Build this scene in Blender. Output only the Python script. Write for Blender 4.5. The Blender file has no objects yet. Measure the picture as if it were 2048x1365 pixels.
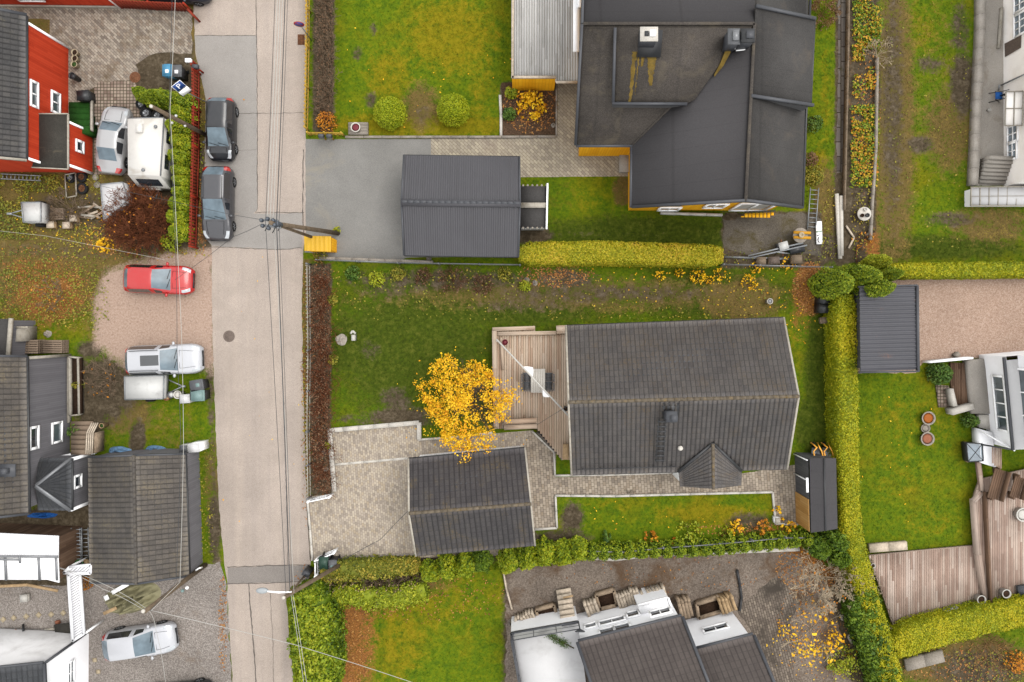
import bpy, bmesh, math, random
import numpy as np
from mathutils import Vector, Matrix
RND = random.Random(11)
NR = np.random.default_rng(5)
rad = math.radians
scene = bpy.context.scene
COL = scene.collection
# ------------------------------------------------------------------ camera, sky, sun, exposure
H = 42.0                       # flying height of the drone, metres
F = 2048 * 24.0 / 36.0         # focal length in photo pixels
CX, CY = 1040.0, 650.0         # where the plumb line meets the photo
cam_d = bpy.data.cameras.new("camera")
cam_d.lens = 24.0
cam_d.sensor_width = 36.0
cam_d.clip_start = 0.5
cam_d.clip_end = 2000.0
cam_d.shift_x = (1024.0 - CX) / 2048.0
cam_d.shift_y = -(682.5 - CY) / 2048.0
cam = bpy.data.objects.new("camera", cam_d)
COL.objects.link(cam)
cam.location = (0, 0, H)
scene.camera = cam

SUN_EL, SUN_AZ = rad(62), rad(70)          # azimuth measured from +Y towards +X
world = bpy.data.worlds.new("World")
scene.world = world
world.use_nodes = True
wn = world.node_tree
for n_ in list(wn.nodes):
	wn.nodes.remove(n_)
sky = wn.nodes.new("ShaderNodeTexSky")
sky.sky_type = 'NISHITA'
sky.sun_disc = False
sky.sun_elevation = SUN_EL
sky.sun_rotation = SUN_AZ
sky.dust_density = 3.0
hs = wn.nodes.new("ShaderNodeHueSaturation")   # an overcast sky is nearly white
hs.inputs["Saturation"].default_value = 0.08
bg = wn.nodes.new("ShaderNodeBackground")
bg.inputs["Strength"].default_value = 0.15
wo = wn.nodes.new("ShaderNodeOutputWorld")
wn.links.new(sky.outputs[0], hs.inputs["Color"])
cloud = wn.nodes.new("ShaderNodeMix")             # a closed layer of pale cloud over the clear sky
cloud.data_type = 'RGBA'
cloud.inputs[0].default_value = 0.72
cloud.inputs[7].default_value = (5.55, 5.55, 5.5, 1)
wn.links.new(hs.outputs[0], cloud.inputs[6])
wn.links.new(cloud.outputs[2], bg.inputs[0])
wn.links.new(bg.outputs[0], wo.inputs[0])
sun_d = bpy.data.lights.new("sun", 'SUN')
sun_d.energy = 0.8
sun_d.angle = rad(30)
sun_d.color = (1.0, 0.95, 0.88)
sun = bpy.data.objects.new("sun", sun_d)
COL.objects.link(sun)
sdir = Vector((math.sin(SUN_AZ) * math.cos(SUN_EL), math.cos(SUN_AZ) * math.cos(SUN_EL), math.sin(SUN_EL)))
sun.rotation_euler = sdir.to_track_quat('Z', 'Y').to_euler()
sun.location = sdir * 80
scene.view_settings.view_transform = 'Standard'
scene.view_settings.look = 'None'
scene.view_settings.gamma = 1.0
scene.view_settings.use_curve_mapping = False
scene.view_settings.exposure = 1.44

# ------------------------------------------------------------------ geometry helpers
def P(u, v, z=0.0):
	k = (H - z) / F
	return Vector(((u - CX) * k, (CY - v) * k, z))
def M(n, z=0.0):
	return n * (H - z) / F
def at(u, v, zimg, z=0.0):
	"""ground point below the thing whose picture at height zimg is (u, v)"""
	p = P(u, v, zimg)
	return Vector((p.x, p.y, z))
def hit(u, v, a, b):
	"""point on the vertical wall through world points a, b seen at (u, v)"""
	a = Vector(a); b = Vector(b)
	n = Vector((b.y - a.y, a.x - b.x, 0.0)).normalized()
	o = Vector((0, 0, H)); d = P(u, v, 0) - o
	t = (a - o).dot(n) / d.dot(n)
	return o + d * t

class MB:
	def __init__(s):
		s.ch = []
	def add(s, verts, faces, uvs=None, m=0):
		s.ch.append((np.array([tuple(v) for v in verts], dtype=np.float64), faces, uvs, m))
		return s
	def bulk(s, verts, quads, uv, m=0):
		s.ch.append((verts, quads, uv, m))
	def quad(s, a, b, c, d, uv=None, m=0):
		return s.add([a, b, c, d], [(0, 1, 2, 3)], [uv] if uv else None, m)
	def poly(s, pts, m=0):
		return s.add(pts, [tuple(range(len(pts)))], None, m)
	def box(s, c, size, rz=0.0, m=0, rot=None):
		hx, hy, hz = size[0] / 2, size[1] / 2, size[2] / 2
		vs = [Vector((x, y, z)) for z in (-hz, hz) for x, y in ((-hx, -hy), (hx, -hy), (hx, hy), (-hx, hy))]
		mt = rot if rot is not None else Matrix.Rotation(rz, 3, 'Z')
		c = Vector(c)
		vs = [c + mt @ v for v in vs]
		fs = [(3, 2, 1, 0), (4, 5, 6, 7), (0, 1, 5, 4), (1, 2, 6, 5), (2, 3, 7, 6), (3, 0, 4, 7)]
		return s.add(vs, fs, None, m)
	def prism(s, pts, z0, z1, m=0):
		n = len(pts)
		ar = sum(pts[i][0] * pts[(i + 1) % n][1] - pts[(i + 1) % n][0] * pts[i][1] for i in range(n))
		if ar < 0:
			pts = list(reversed(pts))
		z1s = z1 if isinstance(z1, (list, tuple)) else [z1] * n
		vs = [(p[0], p[1], z0) for p in pts] + [(p[0], p[1], z) for p, z in zip(pts, z1s)]
		fs = [tuple(range(n - 1, -1, -1)), tuple(range(n, 2 * n))]
		fs += [(i, (i + 1) % n, n + (i + 1) % n, n + i) for i in range(n)]
		return s.add(vs, fs, None, m)
	def bar(s, p, q, w, h, m=0, up=None):
		p = Vector(p); q = Vector(q)
		d = (q - p)
		if d.length < 1e-6:
			return s
		d.normalize()
		up = Vector(up) if up else (Vector((0, 0, 1)) if abs(d.z) < 0.9 else Vector((0, 1, 0)))
		x = d.cross(up).normalized(); y = x.cross(d).normalized()
		vs = []
		for e in (p, q):
			for a, b in ((-1, -1), (1, -1), (1, 1), (-1, 1)):
				vs.append(e + x * (a * w / 2) + y * (b * h / 2))
		fs = [(0, 1, 2, 3), (7, 6, 5, 4), (0, 4, 5, 1), (1, 5, 6, 2), (2, 6, 7, 3), (3, 7, 4, 0)]
		return s.add(vs, fs, None, m)
	def tube(s, pts, r, n=6, m=0, r1=None, cap=True):
		pts = [Vector(p) for p in pts]
		k = len(pts)
		vs = []; fs = []
		for i, p in enumerate(pts):
			d = (pts[min(i + 1, k - 1)] - pts[max(i - 1, 0)])
			d = d.normalized() if d.length > 1e-9 else Vector((0, 0, 1))
			a = Vector((0, 0, 1)) if abs(d.z) < 0.9 else Vector((1, 0, 0))
			x = d.cross(a).normalized(); y = x.cross(d)
			rr = r if r1 is None else r + (r1 - r) * i / max(1, k - 1)
			for j in range(n):
				t = 2 * math.pi * j / n
				vs.append(p + x * (math.cos(t) * rr) + y * (math.sin(t) * rr))
		for i in range(k - 1):
			for j in range(n):
				a0 = i * n + j; a1 = i * n + (j + 1) % n
				fs.append((a0, a0 + n, a1 + n, a1))
		if cap:
			fs.append(tuple(range(n))); fs.append(tuple(reversed(range((k - 1) * n, k * n))))
		return s.add(vs, fs, None, m)
	def lathe(s, c, prof, n=18, m=0, axis=None, sx=1.0, sy=1.0):
		c = Vector(c); vs = []; fs = []
		for r, z in prof:
			for j in range(n):
				t = 2 * math.pi * j / n
				v = Vector((math.cos(t) * r * sx, math.sin(t) * r * sy, z))
				if axis is not None:
					v = axis @ v
				vs.append(c + v)
		k = len(prof)
		for i in range(k - 1):
			for j in range(n):
				a0 = i * n + j; a1 = i * n + (j + 1) % n
				fs.append((a0, a1, a1 + n, a0 + n))
		fs.append(tuple(reversed(range(n)))); fs.append(tuple(range((k - 1) * n, k * n)))
		return s.add(vs, fs, None, m)
	def grid(s, rows, uvs=None, m=0):
		nr, nc = len(rows), len(rows[0])
		vs = [v for r in rows for v in r]
		fs = []; fu = []
		for i in range(nr - 1):
			for j in range(nc - 1):
				a = i * nc + j
				f = (a, a + 1, a + nc + 1, a + nc)
				fs.append(f)
				if uvs:
					fu.append([uvs[x // nc][x % nc] for x in f])
		return s.add(vs, fs, fu if uvs else None, m)

def smoothnoise(p, scale, seed=0):
	"""cheap lumpy noise in about -1..1 for an (N,3) array"""
	r = np.random.default_rng(seed)
	out = np.zeros(len(p))
	for k in range(6):
		d = r.normal(size=3); d /= np.linalg.norm(d)
		fr = scale * (0.6 + 1.6 * r.random())
		out += np.sin(p @ d * fr + r.random() * 6.28) * (1.0 / (1 + 0.25 * k))
	return out / 3.2

def obj_from(mb, name, mats, parent=None, smooth=False, center=True):
	vs = np.concatenate([c[0] for c in mb.ch]) if mb.ch else np.zeros((0, 3))
	if parent is not None:
		off = wloc(parent)
	elif center and len(vs):
		off = Vector(((vs[:, 0].min() + vs[:, 0].max()) / 2, (vs[:, 1].min() + vs[:, 1].max()) / 2, vs[:, 2].min()))
	else:
		off = Vector((0, 0, 0))
	vs = vs - np.array(off)
	li = []; ls = []; lt = []; uv = []; mi = []
	base = 0; lstart = 0
	for cv, faces, cu, m in mb.ch:
		if isinstance(faces, np.ndarray):
			k = faces.shape[1]; nf = len(faces)
			li.append((faces + base).ravel())
			ls.append(lstart + np.arange(nf) * k); lt.append(np.full(nf, k)); lstart += nf * k
			uv.append(cu.reshape(-1, 2) if cu is not None else np.zeros((nf * k, 2)))
			mi.append(np.full(nf, m))
		else:
			fl = []; st = []; tt = []
			for f in faces:
				st.append(lstart); tt.append(len(f)); lstart += len(f); fl.extend(f)
			li.append(np.array(fl) + base); ls.append(np.array(st)); lt.append(np.array(tt))
			if cu is not None:
				uv.append(np.array([q for fu in cu for q in fu], dtype=np.float64).reshape(-1, 2))
			else:
				uv.append(np.zeros((len(fl), 2)))
			mi.append(np.full(len(faces), m))
		base += len(cv)
	me = bpy.data.meshes.new(name)
	li = np.concatenate(li).astype(np.int32); ls = np.concatenate(ls).astype(np.int32)
	lt = np.concatenate(lt).astype(np.int32); uv = np.concatenate(uv); mi = np.concatenate(mi).astype(np.int32)
	me.vertices.add(len(vs)); me.vertices.foreach_set("co", vs.astype(np.float32).ravel())
	me.loops.add(len(li)); me.loops.foreach_set("vertex_index", li)
	me.polygons.add(len(ls)); me.polygons.foreach_set("loop_start", ls)
	me.polygons.foreach_set("loop_total", lt)
	me.polygons.foreach_set("material_index", mi)
	if smooth:
		me.polygons.foreach_set("use_smooth", np.ones(len(ls), dtype=bool))
	ul = me.uv_layers.new(name="UVMap")
	ul.data.foreach_set("uv", uv.astype(np.float32).ravel())
	for mt in (mats if isinstance(mats, (list, tuple)) else [mats]):
		me.materials.append(MAT[mt] if isinstance(mt, str) else mt)
	me.update(calc_edges=True)
	me.validate()
	o = bpy.data.objects.new(name, me)
	COL.objects.link(o)
	if parent is not None:
		o.parent = parent
	else:
		o.location = off
	return o
def wloc(o):
	l = Vector(o.location)
	while o.parent is not None:
		o = o.parent
		l = l + Vector(o.location)
	return l
def tag(o, label, cat, group=None):
	o["label"] = label; o["category"] = cat
	if group:
		o["group"] = group
	return o
def thing(name, label, cat, loc, group=None):
	o = bpy.data.objects.new(name, None)
	o.empty_display_size = 0.3
	COL.objects.link(o)
	o.location = loc
	return tag(o, label, cat, group)
def one(mb, name, mats, label, cat, group=None, smooth=False):
	return tag(obj_from(mb, name, mats, None, smooth), label, cat, group)
def struct(mb, name, mats, kind='structure', smooth=False):
	o = obj_from(mb, name, mats, None, smooth, center=False)
	o["kind"] = kind
	return o
def copy_tree(o, parent=None):
	c = o.copy(); COL.objects.link(c)
	if parent is not None:
		c.parent = parent
	for ch in list(o.children):
		copy_tree(ch, c)
	return c

# ------------------------------------------------------------------ materials
MAT = {}
GAIN = 2.45
def C(r, g, b, k=1.0):
	"""albedo of a surface that the photo shows as this sRGB colour in open light"""
	out = []
	for c in (r, g, b):
		c = c / 255.0
		l = c / 12.92 if c <= 0.04045 else ((c + 0.055) / 1.055) ** 2.4
		out.append(min(0.82, max(0.002, l / GAIN * k)))
	return tuple(out)
class NB:
	def __init__(s, name, rough=0.85, spec=0.25):
		s.mat = bpy.data.materials.new(name)
		s.mat.use_nodes = True
		s.nt = s.mat.node_tree
		s.b = s.nt.nodes["Principled BSDF"]
		s.b.inputs["Roughness"].default_value = rough
		s.b.inputs["Specular IOR Level"].default_value = spec
		MAT[name] = s.mat
	def n(s, t, **kw):
		x = s.nt.nodes.new("ShaderNode" + t)
		for k, v in kw.items():
			setattr(x, k, v)
		return x
	def put(s, sock, v):
		if hasattr(v, "is_output"):
			s.nt.links.new(v, sock)
		elif isinstance(v, (tuple, list)) and len(v) == 3 and sock.type == 'RGBA':
			sock.default_value = (*v, 1.0)
		else:
			sock.default_value = v
	def pos(s):
		return s.n("NewGeometry").outputs["Position"]
	def objc(s):
		return s.n("TexCoord").outputs["Object"]
	def uv(s):
		return s.n("TexCoord").outputs["UV"]
	def mapping(s, vec, scale=(1, 1, 1), rot=(0, 0, 0), loc=(0, 0, 0)):
		m = s.n("Mapping")
		s.put(m.inputs[0], vec)
		m.inputs["Location"].default_value = loc
		m.inputs["Rotation"].default_value = rot
		m.inputs["Scale"].default_value = scale
		return m.outputs[0]
	def noise(s, vec, scale, detail=3.0, rough=0.55, dist=0.0):
		x = s.n("TexNoise")
		s.put(x.inputs["Vector"], vec)
		x.inputs["Scale"].default_value = scale
		x.inputs["Detail"].default_value = detail
		x.inputs["Roughness"].default_value = rough
		x.inputs["Distortion"].default_value = dist
		return x.outputs["Fac"]
	def voro(s, vec, scale, feature='F1', out="Distance"):
		x = s.n("TexVoronoi", feature=feature)
		s.put(x.inputs["Vector"], vec)
		x.inputs["Scale"].default_value = scale
		return x.outputs[out]
	def white(s, vec):
		x = s.n("TexWhiteNoise", noise_dimensions='3D')
		s.put(x.inputs["Vector"], vec)
		return x.outputs["Value"]
	def vmath(s, op, a, b=(0, 0, 0)):
		x = s.n("VectorMath", operation=op)
		s.put(x.inputs[0], a); s.put(x.inputs[1], b)
		return x.outputs[0]
	def ramp(s, fac, stops, interp='LINEAR'):
		x = s.n("ValToRGB")
		s.put(x.inputs[0], fac)
		cr = x.color_ramp
		cr.interpolation = interp
		while len(cr.elements) < len(stops):
			cr.elements.new(0.5)
		for e, (p, c) in zip(cr.elements, stops):
			e.position = p
			e.color = (*c, 1.0) if len(c) == 3 else c
		return x.outputs[0]
	def vr(s, fac, lo, hi, a=0.0, b=1.0):
		x = s.n("MapRange")
		s.put(x.inputs[0], fac)
		for i, q in enumerate((lo, hi, a, b)):
			x.inputs[i + 1].default_value = q
		return x.outputs[0]
	def math(s, op, a, b=0.0, clamp=False):
		x = s.n("Math", operation=op, use_clamp=clamp)
		s.put(x.inputs[0], a); s.put(x.inputs[1], b)
		return x.outputs[0]
	def mix(s, fac, a, b, blend='MIX'):
		x = s.n("Mix", data_type='RGBA', blend_type=blend)
		s.put(x.inputs[0], fac); s.put(x.inputs[6], a); s.put(x.inputs[7], b)
		return x.outputs[2]
	def color(s, c):
		s.put(s.b.inputs["Base Color"], c)
		return s
	def bump(s, h, strength=0.5, dist=0.02):
		x = s.n("Bump")
		x.inputs["Strength"].default_value = strength
		x.inputs["Distance"].default_value = dist
		s.put(x.inputs["Height"], h)
		s.put(s.b.inputs["Normal"], x.outputs[0])
		return s

def plain(name, col, rough=0.6, spec=0.3, var=0.12, scale=3.0, dirt=None, metallic=0.0, grain=18.0):
	"""paint with slight unevenness, fine grain and optional dirt"""
	m = NB(name, rough, spec)
	p = m.objc()
	a = m.noise(p, scale, 4)
	g = m.noise(p, grain, 2)
	f = m.math('MULTIPLY_ADD', a, 0.7); f.node.inputs[2].default_value = 0.0
	f = m.math('ADD', f, m.math('MULTIPLY', g, 0.3))
	lo = tuple(c * (1 - var * 1.6) for c in col); hi = tuple(min(0.85, c * (1 + var * 1.3)) for c in col)
	c = m.ramp(f, [(0.3, lo), (0.7, hi)])
	if dirt:
		d = m.vr(m.noise(p, scale * 0.8, 6, 0.65, 0.4), 0.52, 0.72)
		c = m.mix(m.math('MULTIPLY', d, 0.75), c, dirt)
	m.color(c)
	m.b.inputs["Metallic"].default_value = metallic
	return m

def speckle(name, cols, scale, big=0.4, blot=0.25, rough=0.95, bump=0.4, coord='pos', second=None, streak=False):
	"""gravel, asphalt, felt: coloured grains under soft blotches"""
	m = NB(name, rough, 0.15)
	p = m.pos() if coord == 'pos' else m.objc()
	w = m.white(m.vmath('SNAP', m.mapping(p, (scale, scale, scale)), (1, 1, 1)))
	gr = m.voro(p, scale, 'F1', "Color")
	x = m.n("SeparateColor"); m.put(x.inputs[0], gr)
	n1 = m.noise(p, scale * 0.45, 3, 0.7)
	f = m.math('ADD', m.math('MULTIPLY', x.outputs[0], 0.5), m.math('MULTIPLY', n1, 0.5))
	k = len(cols)
	c = m.ramp(f, [(0.12 + 0.76 * i / max(1, k - 1), q) for i, q in enumerate(cols)])
	bl = m.noise(p, big, 5, 0.6, 0.3)
	c = m.mix(1.0, c, m.ramp(bl, [(0.28, (1 - blot,) * 3), (0.72, (1 + blot * 0.6,) * 3)]), 'MULTIPLY')
	if second:
		col2, sc2, lo, hi = second
		c = m.mix(m.vr(m.noise(p, sc2, 6, 0.7, 0.5), lo, hi), c, col2)
	if streak:      # wheel tracks along the road, drips and patches of grit
		t = m.noise(m.mapping(p, (1.5, 0.05, 1)), 1.0, 4, 0.6)
		c = m.mix(1.0, c, m.ramp(t, [(0.3, (0.9, 0.9, 0.91)), (0.7, (1.08, 1.07, 1.05))]), 'MULTIPLY')
		d = m.vr(m.noise(p, 2.4, 6, 0.8, 0.6), 0.66, 0.78)
		c = m.mix(m.math('MULTIPLY', d, 0.5), c, C(140, 128, 118))
	if name.startswith('felt'):
		q = m.n('SeparateXYZ'); m.put(q.inputs[0], m.pos())
		for ax in (1, 0):
			ln = m.vr(m.math('ABSOLUTE', m.math('SUBTRACT', m.math('FRACT', m.math('MULTIPLY', q.outputs[ax], 1.05 if ax else 0.24)), 0.5)), 0.475, 0.49)
			c = m.mix(m.math('MULTIPLY', ln, 0.22), c, C(60, 58, 58))
	m.color(c)
	m.bump(f, bump, 0.015)
	return m

def bricks(name, cols, mortar, bw, bh, rot=0.0, rough=0.9, moss=None, coord='pos', offset=0.5, mort=0.06):
	m = NB(name, rough, 0.15)
	p = m.mapping(m.pos() if coord == 'pos' else m.objc(), (1, 1, 1), (0, 0, rot))
	b = m.n("TexBrick", offset=offset)
	m.put(b.inputs["Vector"], p)
	b.inputs["Scale"].default_value = 1.0
	b.inputs["Brick Width"].default_value = bw
	b.inputs["Row Height"].default_value = bh
	b.inputs["Mortar Size"].default_value = bh * mort
	b.inputs["Mortar Smooth"].default_value = 0.3
	b.inputs["Bias"].default_value = 0.0
	b.inputs["Color1"].default_value = (0, 0, 0, 1)
	b.inputs["Color2"].default_value = (1, 1, 1, 1)
	k = len(cols)
	c = m.ramp(b.outputs["Color"], [(i / max(1, k - 1), q) for i, q in enumerate(cols)])
	nz = m.noise(p, 0.7, 5, 0.6)
	c = m.mix(1.0, c, m.ramp(nz, [(0.3, (0.9,) * 3), (0.7, (1.08,) * 3)]), 'MULTIPLY')
	g = m.noise(p, 30, 2)
	c = m.mix(1.0, c, m.ramp(g, [(0.3, (0.92,) * 3), (0.7, (1.06,) * 3)]), 'MULTIPLY')
	c = m.mix(b.outputs["Fac"], c, mortar)
	if moss:
		col2, sc2, lo, hi = moss
		c = m.mix(m.vr(m.noise(p, sc2, 6, 0.75, 0.3), lo, hi), c, col2)
	m.color(c)
	m.bump(m.math('SUBTRACT', 1.0, b.outputs["Fac"]), 0.5, 0.01)
	return m

def tilemat(name, cols, moss=None, rough=0.75, weather=0.25, groove=0.0, edge=None, bright=1.0):
	"""roof tiles: every tile a shade of its own (UV counts tiles)"""
	m = NB(name, rough, 0.3)
	uv = m.uv()
	fl = m.vmath('FLOOR', uv)
	w = m.white(fl)
	p = m.objc()
	nz = m.noise(p, 0.6, 5, 0.6)
	f = m.math('ADD', m.math('MULTIPLY', w, 0.26), m.math('MULTIPLY', nz, 0.74))
	cols = [tuple(min(.8, q * bright) for q in x) for x in cols]
	k = len(cols)
	c = m.ramp(f, [(0.15 + 0.7 * i / max(1, k - 1), q) for i, q in enumerate(cols)])
	g = m.noise(p, 14, 3, 0.7)
	c = m.mix(1.0, c, m.ramp(g, [(0.3, (1 - weather,) * 3), (0.7, (1 + weather * 0.8,) * 3)]), 'MULTIPLY')
	if moss:
		col2, sc2, lo, hi = moss
		mm = m.vr(m.noise(p, sc2, 6, 0.75, 0.3), lo, hi)
		mm = m.math('MULTIPLY', mm, m.vr(m.noise(p, 9.0, 3, 0.7), 0.42, 0.6))
		c = m.mix(mm, c, col2)
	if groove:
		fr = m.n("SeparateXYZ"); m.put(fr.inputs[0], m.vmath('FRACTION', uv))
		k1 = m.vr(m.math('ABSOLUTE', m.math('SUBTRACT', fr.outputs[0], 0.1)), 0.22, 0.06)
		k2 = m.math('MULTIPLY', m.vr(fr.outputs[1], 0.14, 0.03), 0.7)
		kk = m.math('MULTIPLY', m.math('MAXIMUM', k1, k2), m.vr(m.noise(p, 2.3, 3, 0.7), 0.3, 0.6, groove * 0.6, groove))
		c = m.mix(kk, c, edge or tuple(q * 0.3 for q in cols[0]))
	m.color(c)
	m.bump(g, 0.25, 0.01)
	return m

def boardmat(name, cols, rough=0.8, grain=0.3, stain=None):
	"""boards: UV x counts boards, UV y runs along the grain in metres"""
	m = NB(name, rough, 0.2)
	uv = m.uv()
	sx = m.n("SeparateXYZ"); m.put(sx.inputs[0], uv)
	fx = m.math('FLOOR', sx.outputs[0])
	seg = m.math('FLOOR', m.math('ADD', m.math('MULTIPLY', sx.outputs[1], 0.33), m.math('MULTIPLY', fx, 0.37)))
	cx = m.n("CombineXYZ"); m.put(cx.inputs[0], fx); m.put(cx.inputs[1], seg)
	w = m.white(cx.outputs[0])
	gr = m.noise(m.mapping(uv, (3.0, 0.7, 1)), 3.0, 4, 0.65)
	f = m.math('ADD', m.math('MULTIPLY', w, 0.6), m.math('MULTIPLY', gr, 0.4))
	k = len(cols)
	c = m.ramp(f, [(0.12 + 0.76 * i / max(1, k - 1), q) for i, q in enumerate(cols)])
	big = m.noise(m.objc(), 0.5, 5, 0.6)
	c = m.mix(1.0, c, m.ramp(big, [(0.3, (1 - grain,) * 3), (0.7, (1 + grain * 0.5,) * 3)]), 'MULTIPLY')
	if stain:
		c = m.mix(m.vr(m.noise(m.mapping(uv, (0.9, 0.4, 1)), 1.0, 4, 0.6), stain[1], stain[2]), c, stain[0])
	fr = m.math('FRACT', sx.outputs[0])          # the groove between two boards
	c = m.mix(m.math('MULTIPLY', m.vr(fr, 0.84, 0.92), 0.45), c, tuple(q * 0.45 for q in cols[0]))
	m.color(c)
	return m

def leafmat(name, cols, rough=0.6, trans=0.0):
	"""leaves: UV x is each leaf's own shade, UV y the shade of its clump"""
	m = NB(name, rough, 0.2)
	sx = m.n("SeparateXYZ"); m.put(sx.inputs[0], m.uv())
	f = m.math('ADD', m.math('MULTIPLY', sx.outputs[0], 0.5), m.math('MULTIPLY', sx.outputs[1], 0.5))
	k = len(cols)
	c = m.ramp(f, [(0.1 + 0.8 * i / max(1, k - 1), q) for i, q in enumerate(cols)])
	m.color(c)
	return m

# ---- the palette
speckle("road_asphalt", [C(168, 154, 144), C(206, 191, 179), C(224, 211, 200)], 55, 0.35, 0.12, bump=0.25, second=(C(184, 171, 160), 0.5, 0.5, 0.85), streak=True)
speckle("road_patch", [C(158, 153, 149), C(180, 174, 168), C(198, 192, 186)], 55, 0.5, 0.12, bump=0.2)
speckle("road_patch_dark", [C(140, 132, 126), C(162, 154, 148), C(180, 172, 166)], 55, 0.5, 0.12, bump=0.2)
speckle("drive_asphalt", [C(138, 136, 134), C(158, 156, 152), C(176, 172, 166)], 50, 0.28, 0.22, bump=0.25, second=(C(176, 166, 148), 0.35, 0.56, 0.8))
speckle("pink_gravel", [C(160, 130, 112), C(203, 172, 152), C(228, 204, 186)], 22, 0.25, 0.12, bump=0.6)
speckle("grey_gravel", [C(120, 112, 106), C(162, 152, 145), C(208, 200, 192)], 22, 0.35, 0.2, bump=0.8, second=(C(140, 118, 96), 0.5, 0.55, 0.8))
speckle("yard_gravel", [C(110, 98, 88), C(146, 132, 120), C(174, 160, 146)], 16, 0.3, 0.3, bump=0.8, second=(C(108, 84, 62), 0.4, 0.5, 0.68))
speckle("concrete", [C(188, 179, 168), C(208, 200, 190), C(222, 215, 206)], 40, 0.4, 0.18, bump=0.2, second=(C(150, 128, 98), 0.45, 0.55, 0.8))
speckle("kerb_stone", [C(210, 203, 192, 1.2), C(228, 222, 212, 1.2), C(238, 233, 225, 1.2)], 30, 0.9, 0.2, bump=0.2, coord='obj')
speckle("kerb_grey", [C(160, 150, 138), C(184, 174, 162), C(204, 194, 182)], 30, 0.9, 0.2, bump=0.2, coord='obj')
speckle("mossy_concrete", [C(92, 84, 72), C(116, 108, 98), C(136, 128, 116)], 28, 0.5, 0.35, bump=0.4, second=(C(86, 76, 30), 0.7, 0.5, 0.7))
speckle("soil", [C(66, 50, 38), C(100, 78, 60), C(132, 106, 84)], 20, 0.6, 0.25, bump=0.9)
speckle("stone", [C(120, 110, 100), C(150, 140, 128), C(178, 168, 156)], 24, 1.2, 0.3, bump=0.4, coord='obj')
speckle("felt", [C(74, 72, 71), C(89, 87, 86), C(104, 101, 99)], 45, 0.5, 0.16, bump=0.25, coord='obj', second=(C(112, 103, 94), 0.7, 0.56, 0.85))
speckle("felt_clean", [C(80, 78, 80), C(88, 86, 88), C(96, 94, 96)], 45, 0.5, 0.05, bump=0.15, coord='obj')
speckle("felt_dirty", [C(72, 67, 63), C(92, 86, 81), C(116, 109, 102)], 40, 0.6, 0.22, bump=0.3, coord='obj', second=(C(124, 114, 98), 0.9, 0.52, 0.8))
speckle("felt_old", [C(58, 56, 52), C(76, 73, 68), C(92, 88, 80)], 40, 0.6, 0.25, bump=0.3, coord='obj', second=(C(126, 116, 96), 0.9, 0.6, 0.75))
plain("felt_moss", C(130, 108, 52), 0.9, 0.1, 0.3, 3.0, C(92, 84, 66))
bricks("paver_beige", [C(176, 163, 150), C(202, 188, 172), C(220, 206, 186), C(200, 182, 158)], C(146, 134, 120), 0.2, 0.135, rad(90 - 4.5), moss=(C(120, 108, 94), 0.8, 0.62, 0.85))
bricks("paver_dark", [C(158, 145, 132), C(188, 173, 156), C(206, 191, 172), C(172, 155, 136)], C(100, 90, 76), 0.26, 0.18, rad(90 - 4.5), moss=(C(78, 70, 56), 1.1, 0.58, 0.75))
bricks("paver_herring", [C(178, 166, 150), C(200, 188, 168), C(214, 202, 178)], C(128, 116, 96), 0.32, 0.16, rad(45), moss=(C(150, 132, 120), 0.5, 0.55, 0.8))
bricks("paver_old", [C(140, 128, 118), C(174, 162, 148), C(200, 188, 172), C(160, 142, 126)], C(100, 88, 74), 0.28, 0.14, rad(45), moss=(C(122, 104, 82), 0.6, 0.52, 0.75))
bricks("paver_square", [C(150, 128, 116), C(178, 158, 144), C(196, 178, 160)], C(92, 84, 66), 0.2, 0.2, 0.0, offset=0.0, mort=0.12)
bricks("cobble", [C(120, 108, 98), C(146, 133, 121), C(168, 154, 138)], C(96, 86, 76), 0.3, 0.15, rad(75), moss=(C(84, 76, 68), 0.6, 0.45, 0.65), mort=0.14)
bricks("flagstone", [C(100, 92, 86), C(118, 110, 104), C(134, 126, 118)], C(64, 54, 44), 0.9, 0.42, rad(90), mort=0.08, moss=(C(76, 70, 40), 1.0, 0.58, 0.75))
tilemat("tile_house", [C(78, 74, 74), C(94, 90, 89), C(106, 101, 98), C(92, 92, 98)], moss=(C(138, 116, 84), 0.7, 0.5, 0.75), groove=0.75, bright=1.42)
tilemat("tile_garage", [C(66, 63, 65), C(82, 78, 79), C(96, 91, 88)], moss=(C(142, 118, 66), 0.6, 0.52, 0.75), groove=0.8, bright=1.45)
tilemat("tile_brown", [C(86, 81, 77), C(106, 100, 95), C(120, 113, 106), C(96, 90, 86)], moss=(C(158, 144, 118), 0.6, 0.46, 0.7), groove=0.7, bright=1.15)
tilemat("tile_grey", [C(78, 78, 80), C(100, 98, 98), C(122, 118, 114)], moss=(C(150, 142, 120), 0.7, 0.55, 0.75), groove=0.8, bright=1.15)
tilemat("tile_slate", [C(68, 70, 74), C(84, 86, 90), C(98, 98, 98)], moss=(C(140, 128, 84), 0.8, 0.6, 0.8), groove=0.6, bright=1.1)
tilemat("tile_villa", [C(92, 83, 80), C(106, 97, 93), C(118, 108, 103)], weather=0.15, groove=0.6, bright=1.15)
tilemat("ribbed_metal", [C(80, 79, 83), C(86, 85, 90), C(92, 91, 96)], rough=0.5, weather=0.08)
tilemat("ribbed_black", [C(70, 70, 77), C(76, 76, 84), C(82, 82, 90)], rough=0.5, weather=0.1, moss=(C(160, 104, 70), 0.8, 0.6, 0.8))
tilemat("yellow_sheet", [C(236, 178, 20), C(250, 196, 40), C(255, 206, 60)], rough=0.5, weather=0.08)
tilemat("white_sheet", [(.46, .46, .48), (.5, .5, .52), (.54, .54, .55)], rough=0.5, weather=0.05)
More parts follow.
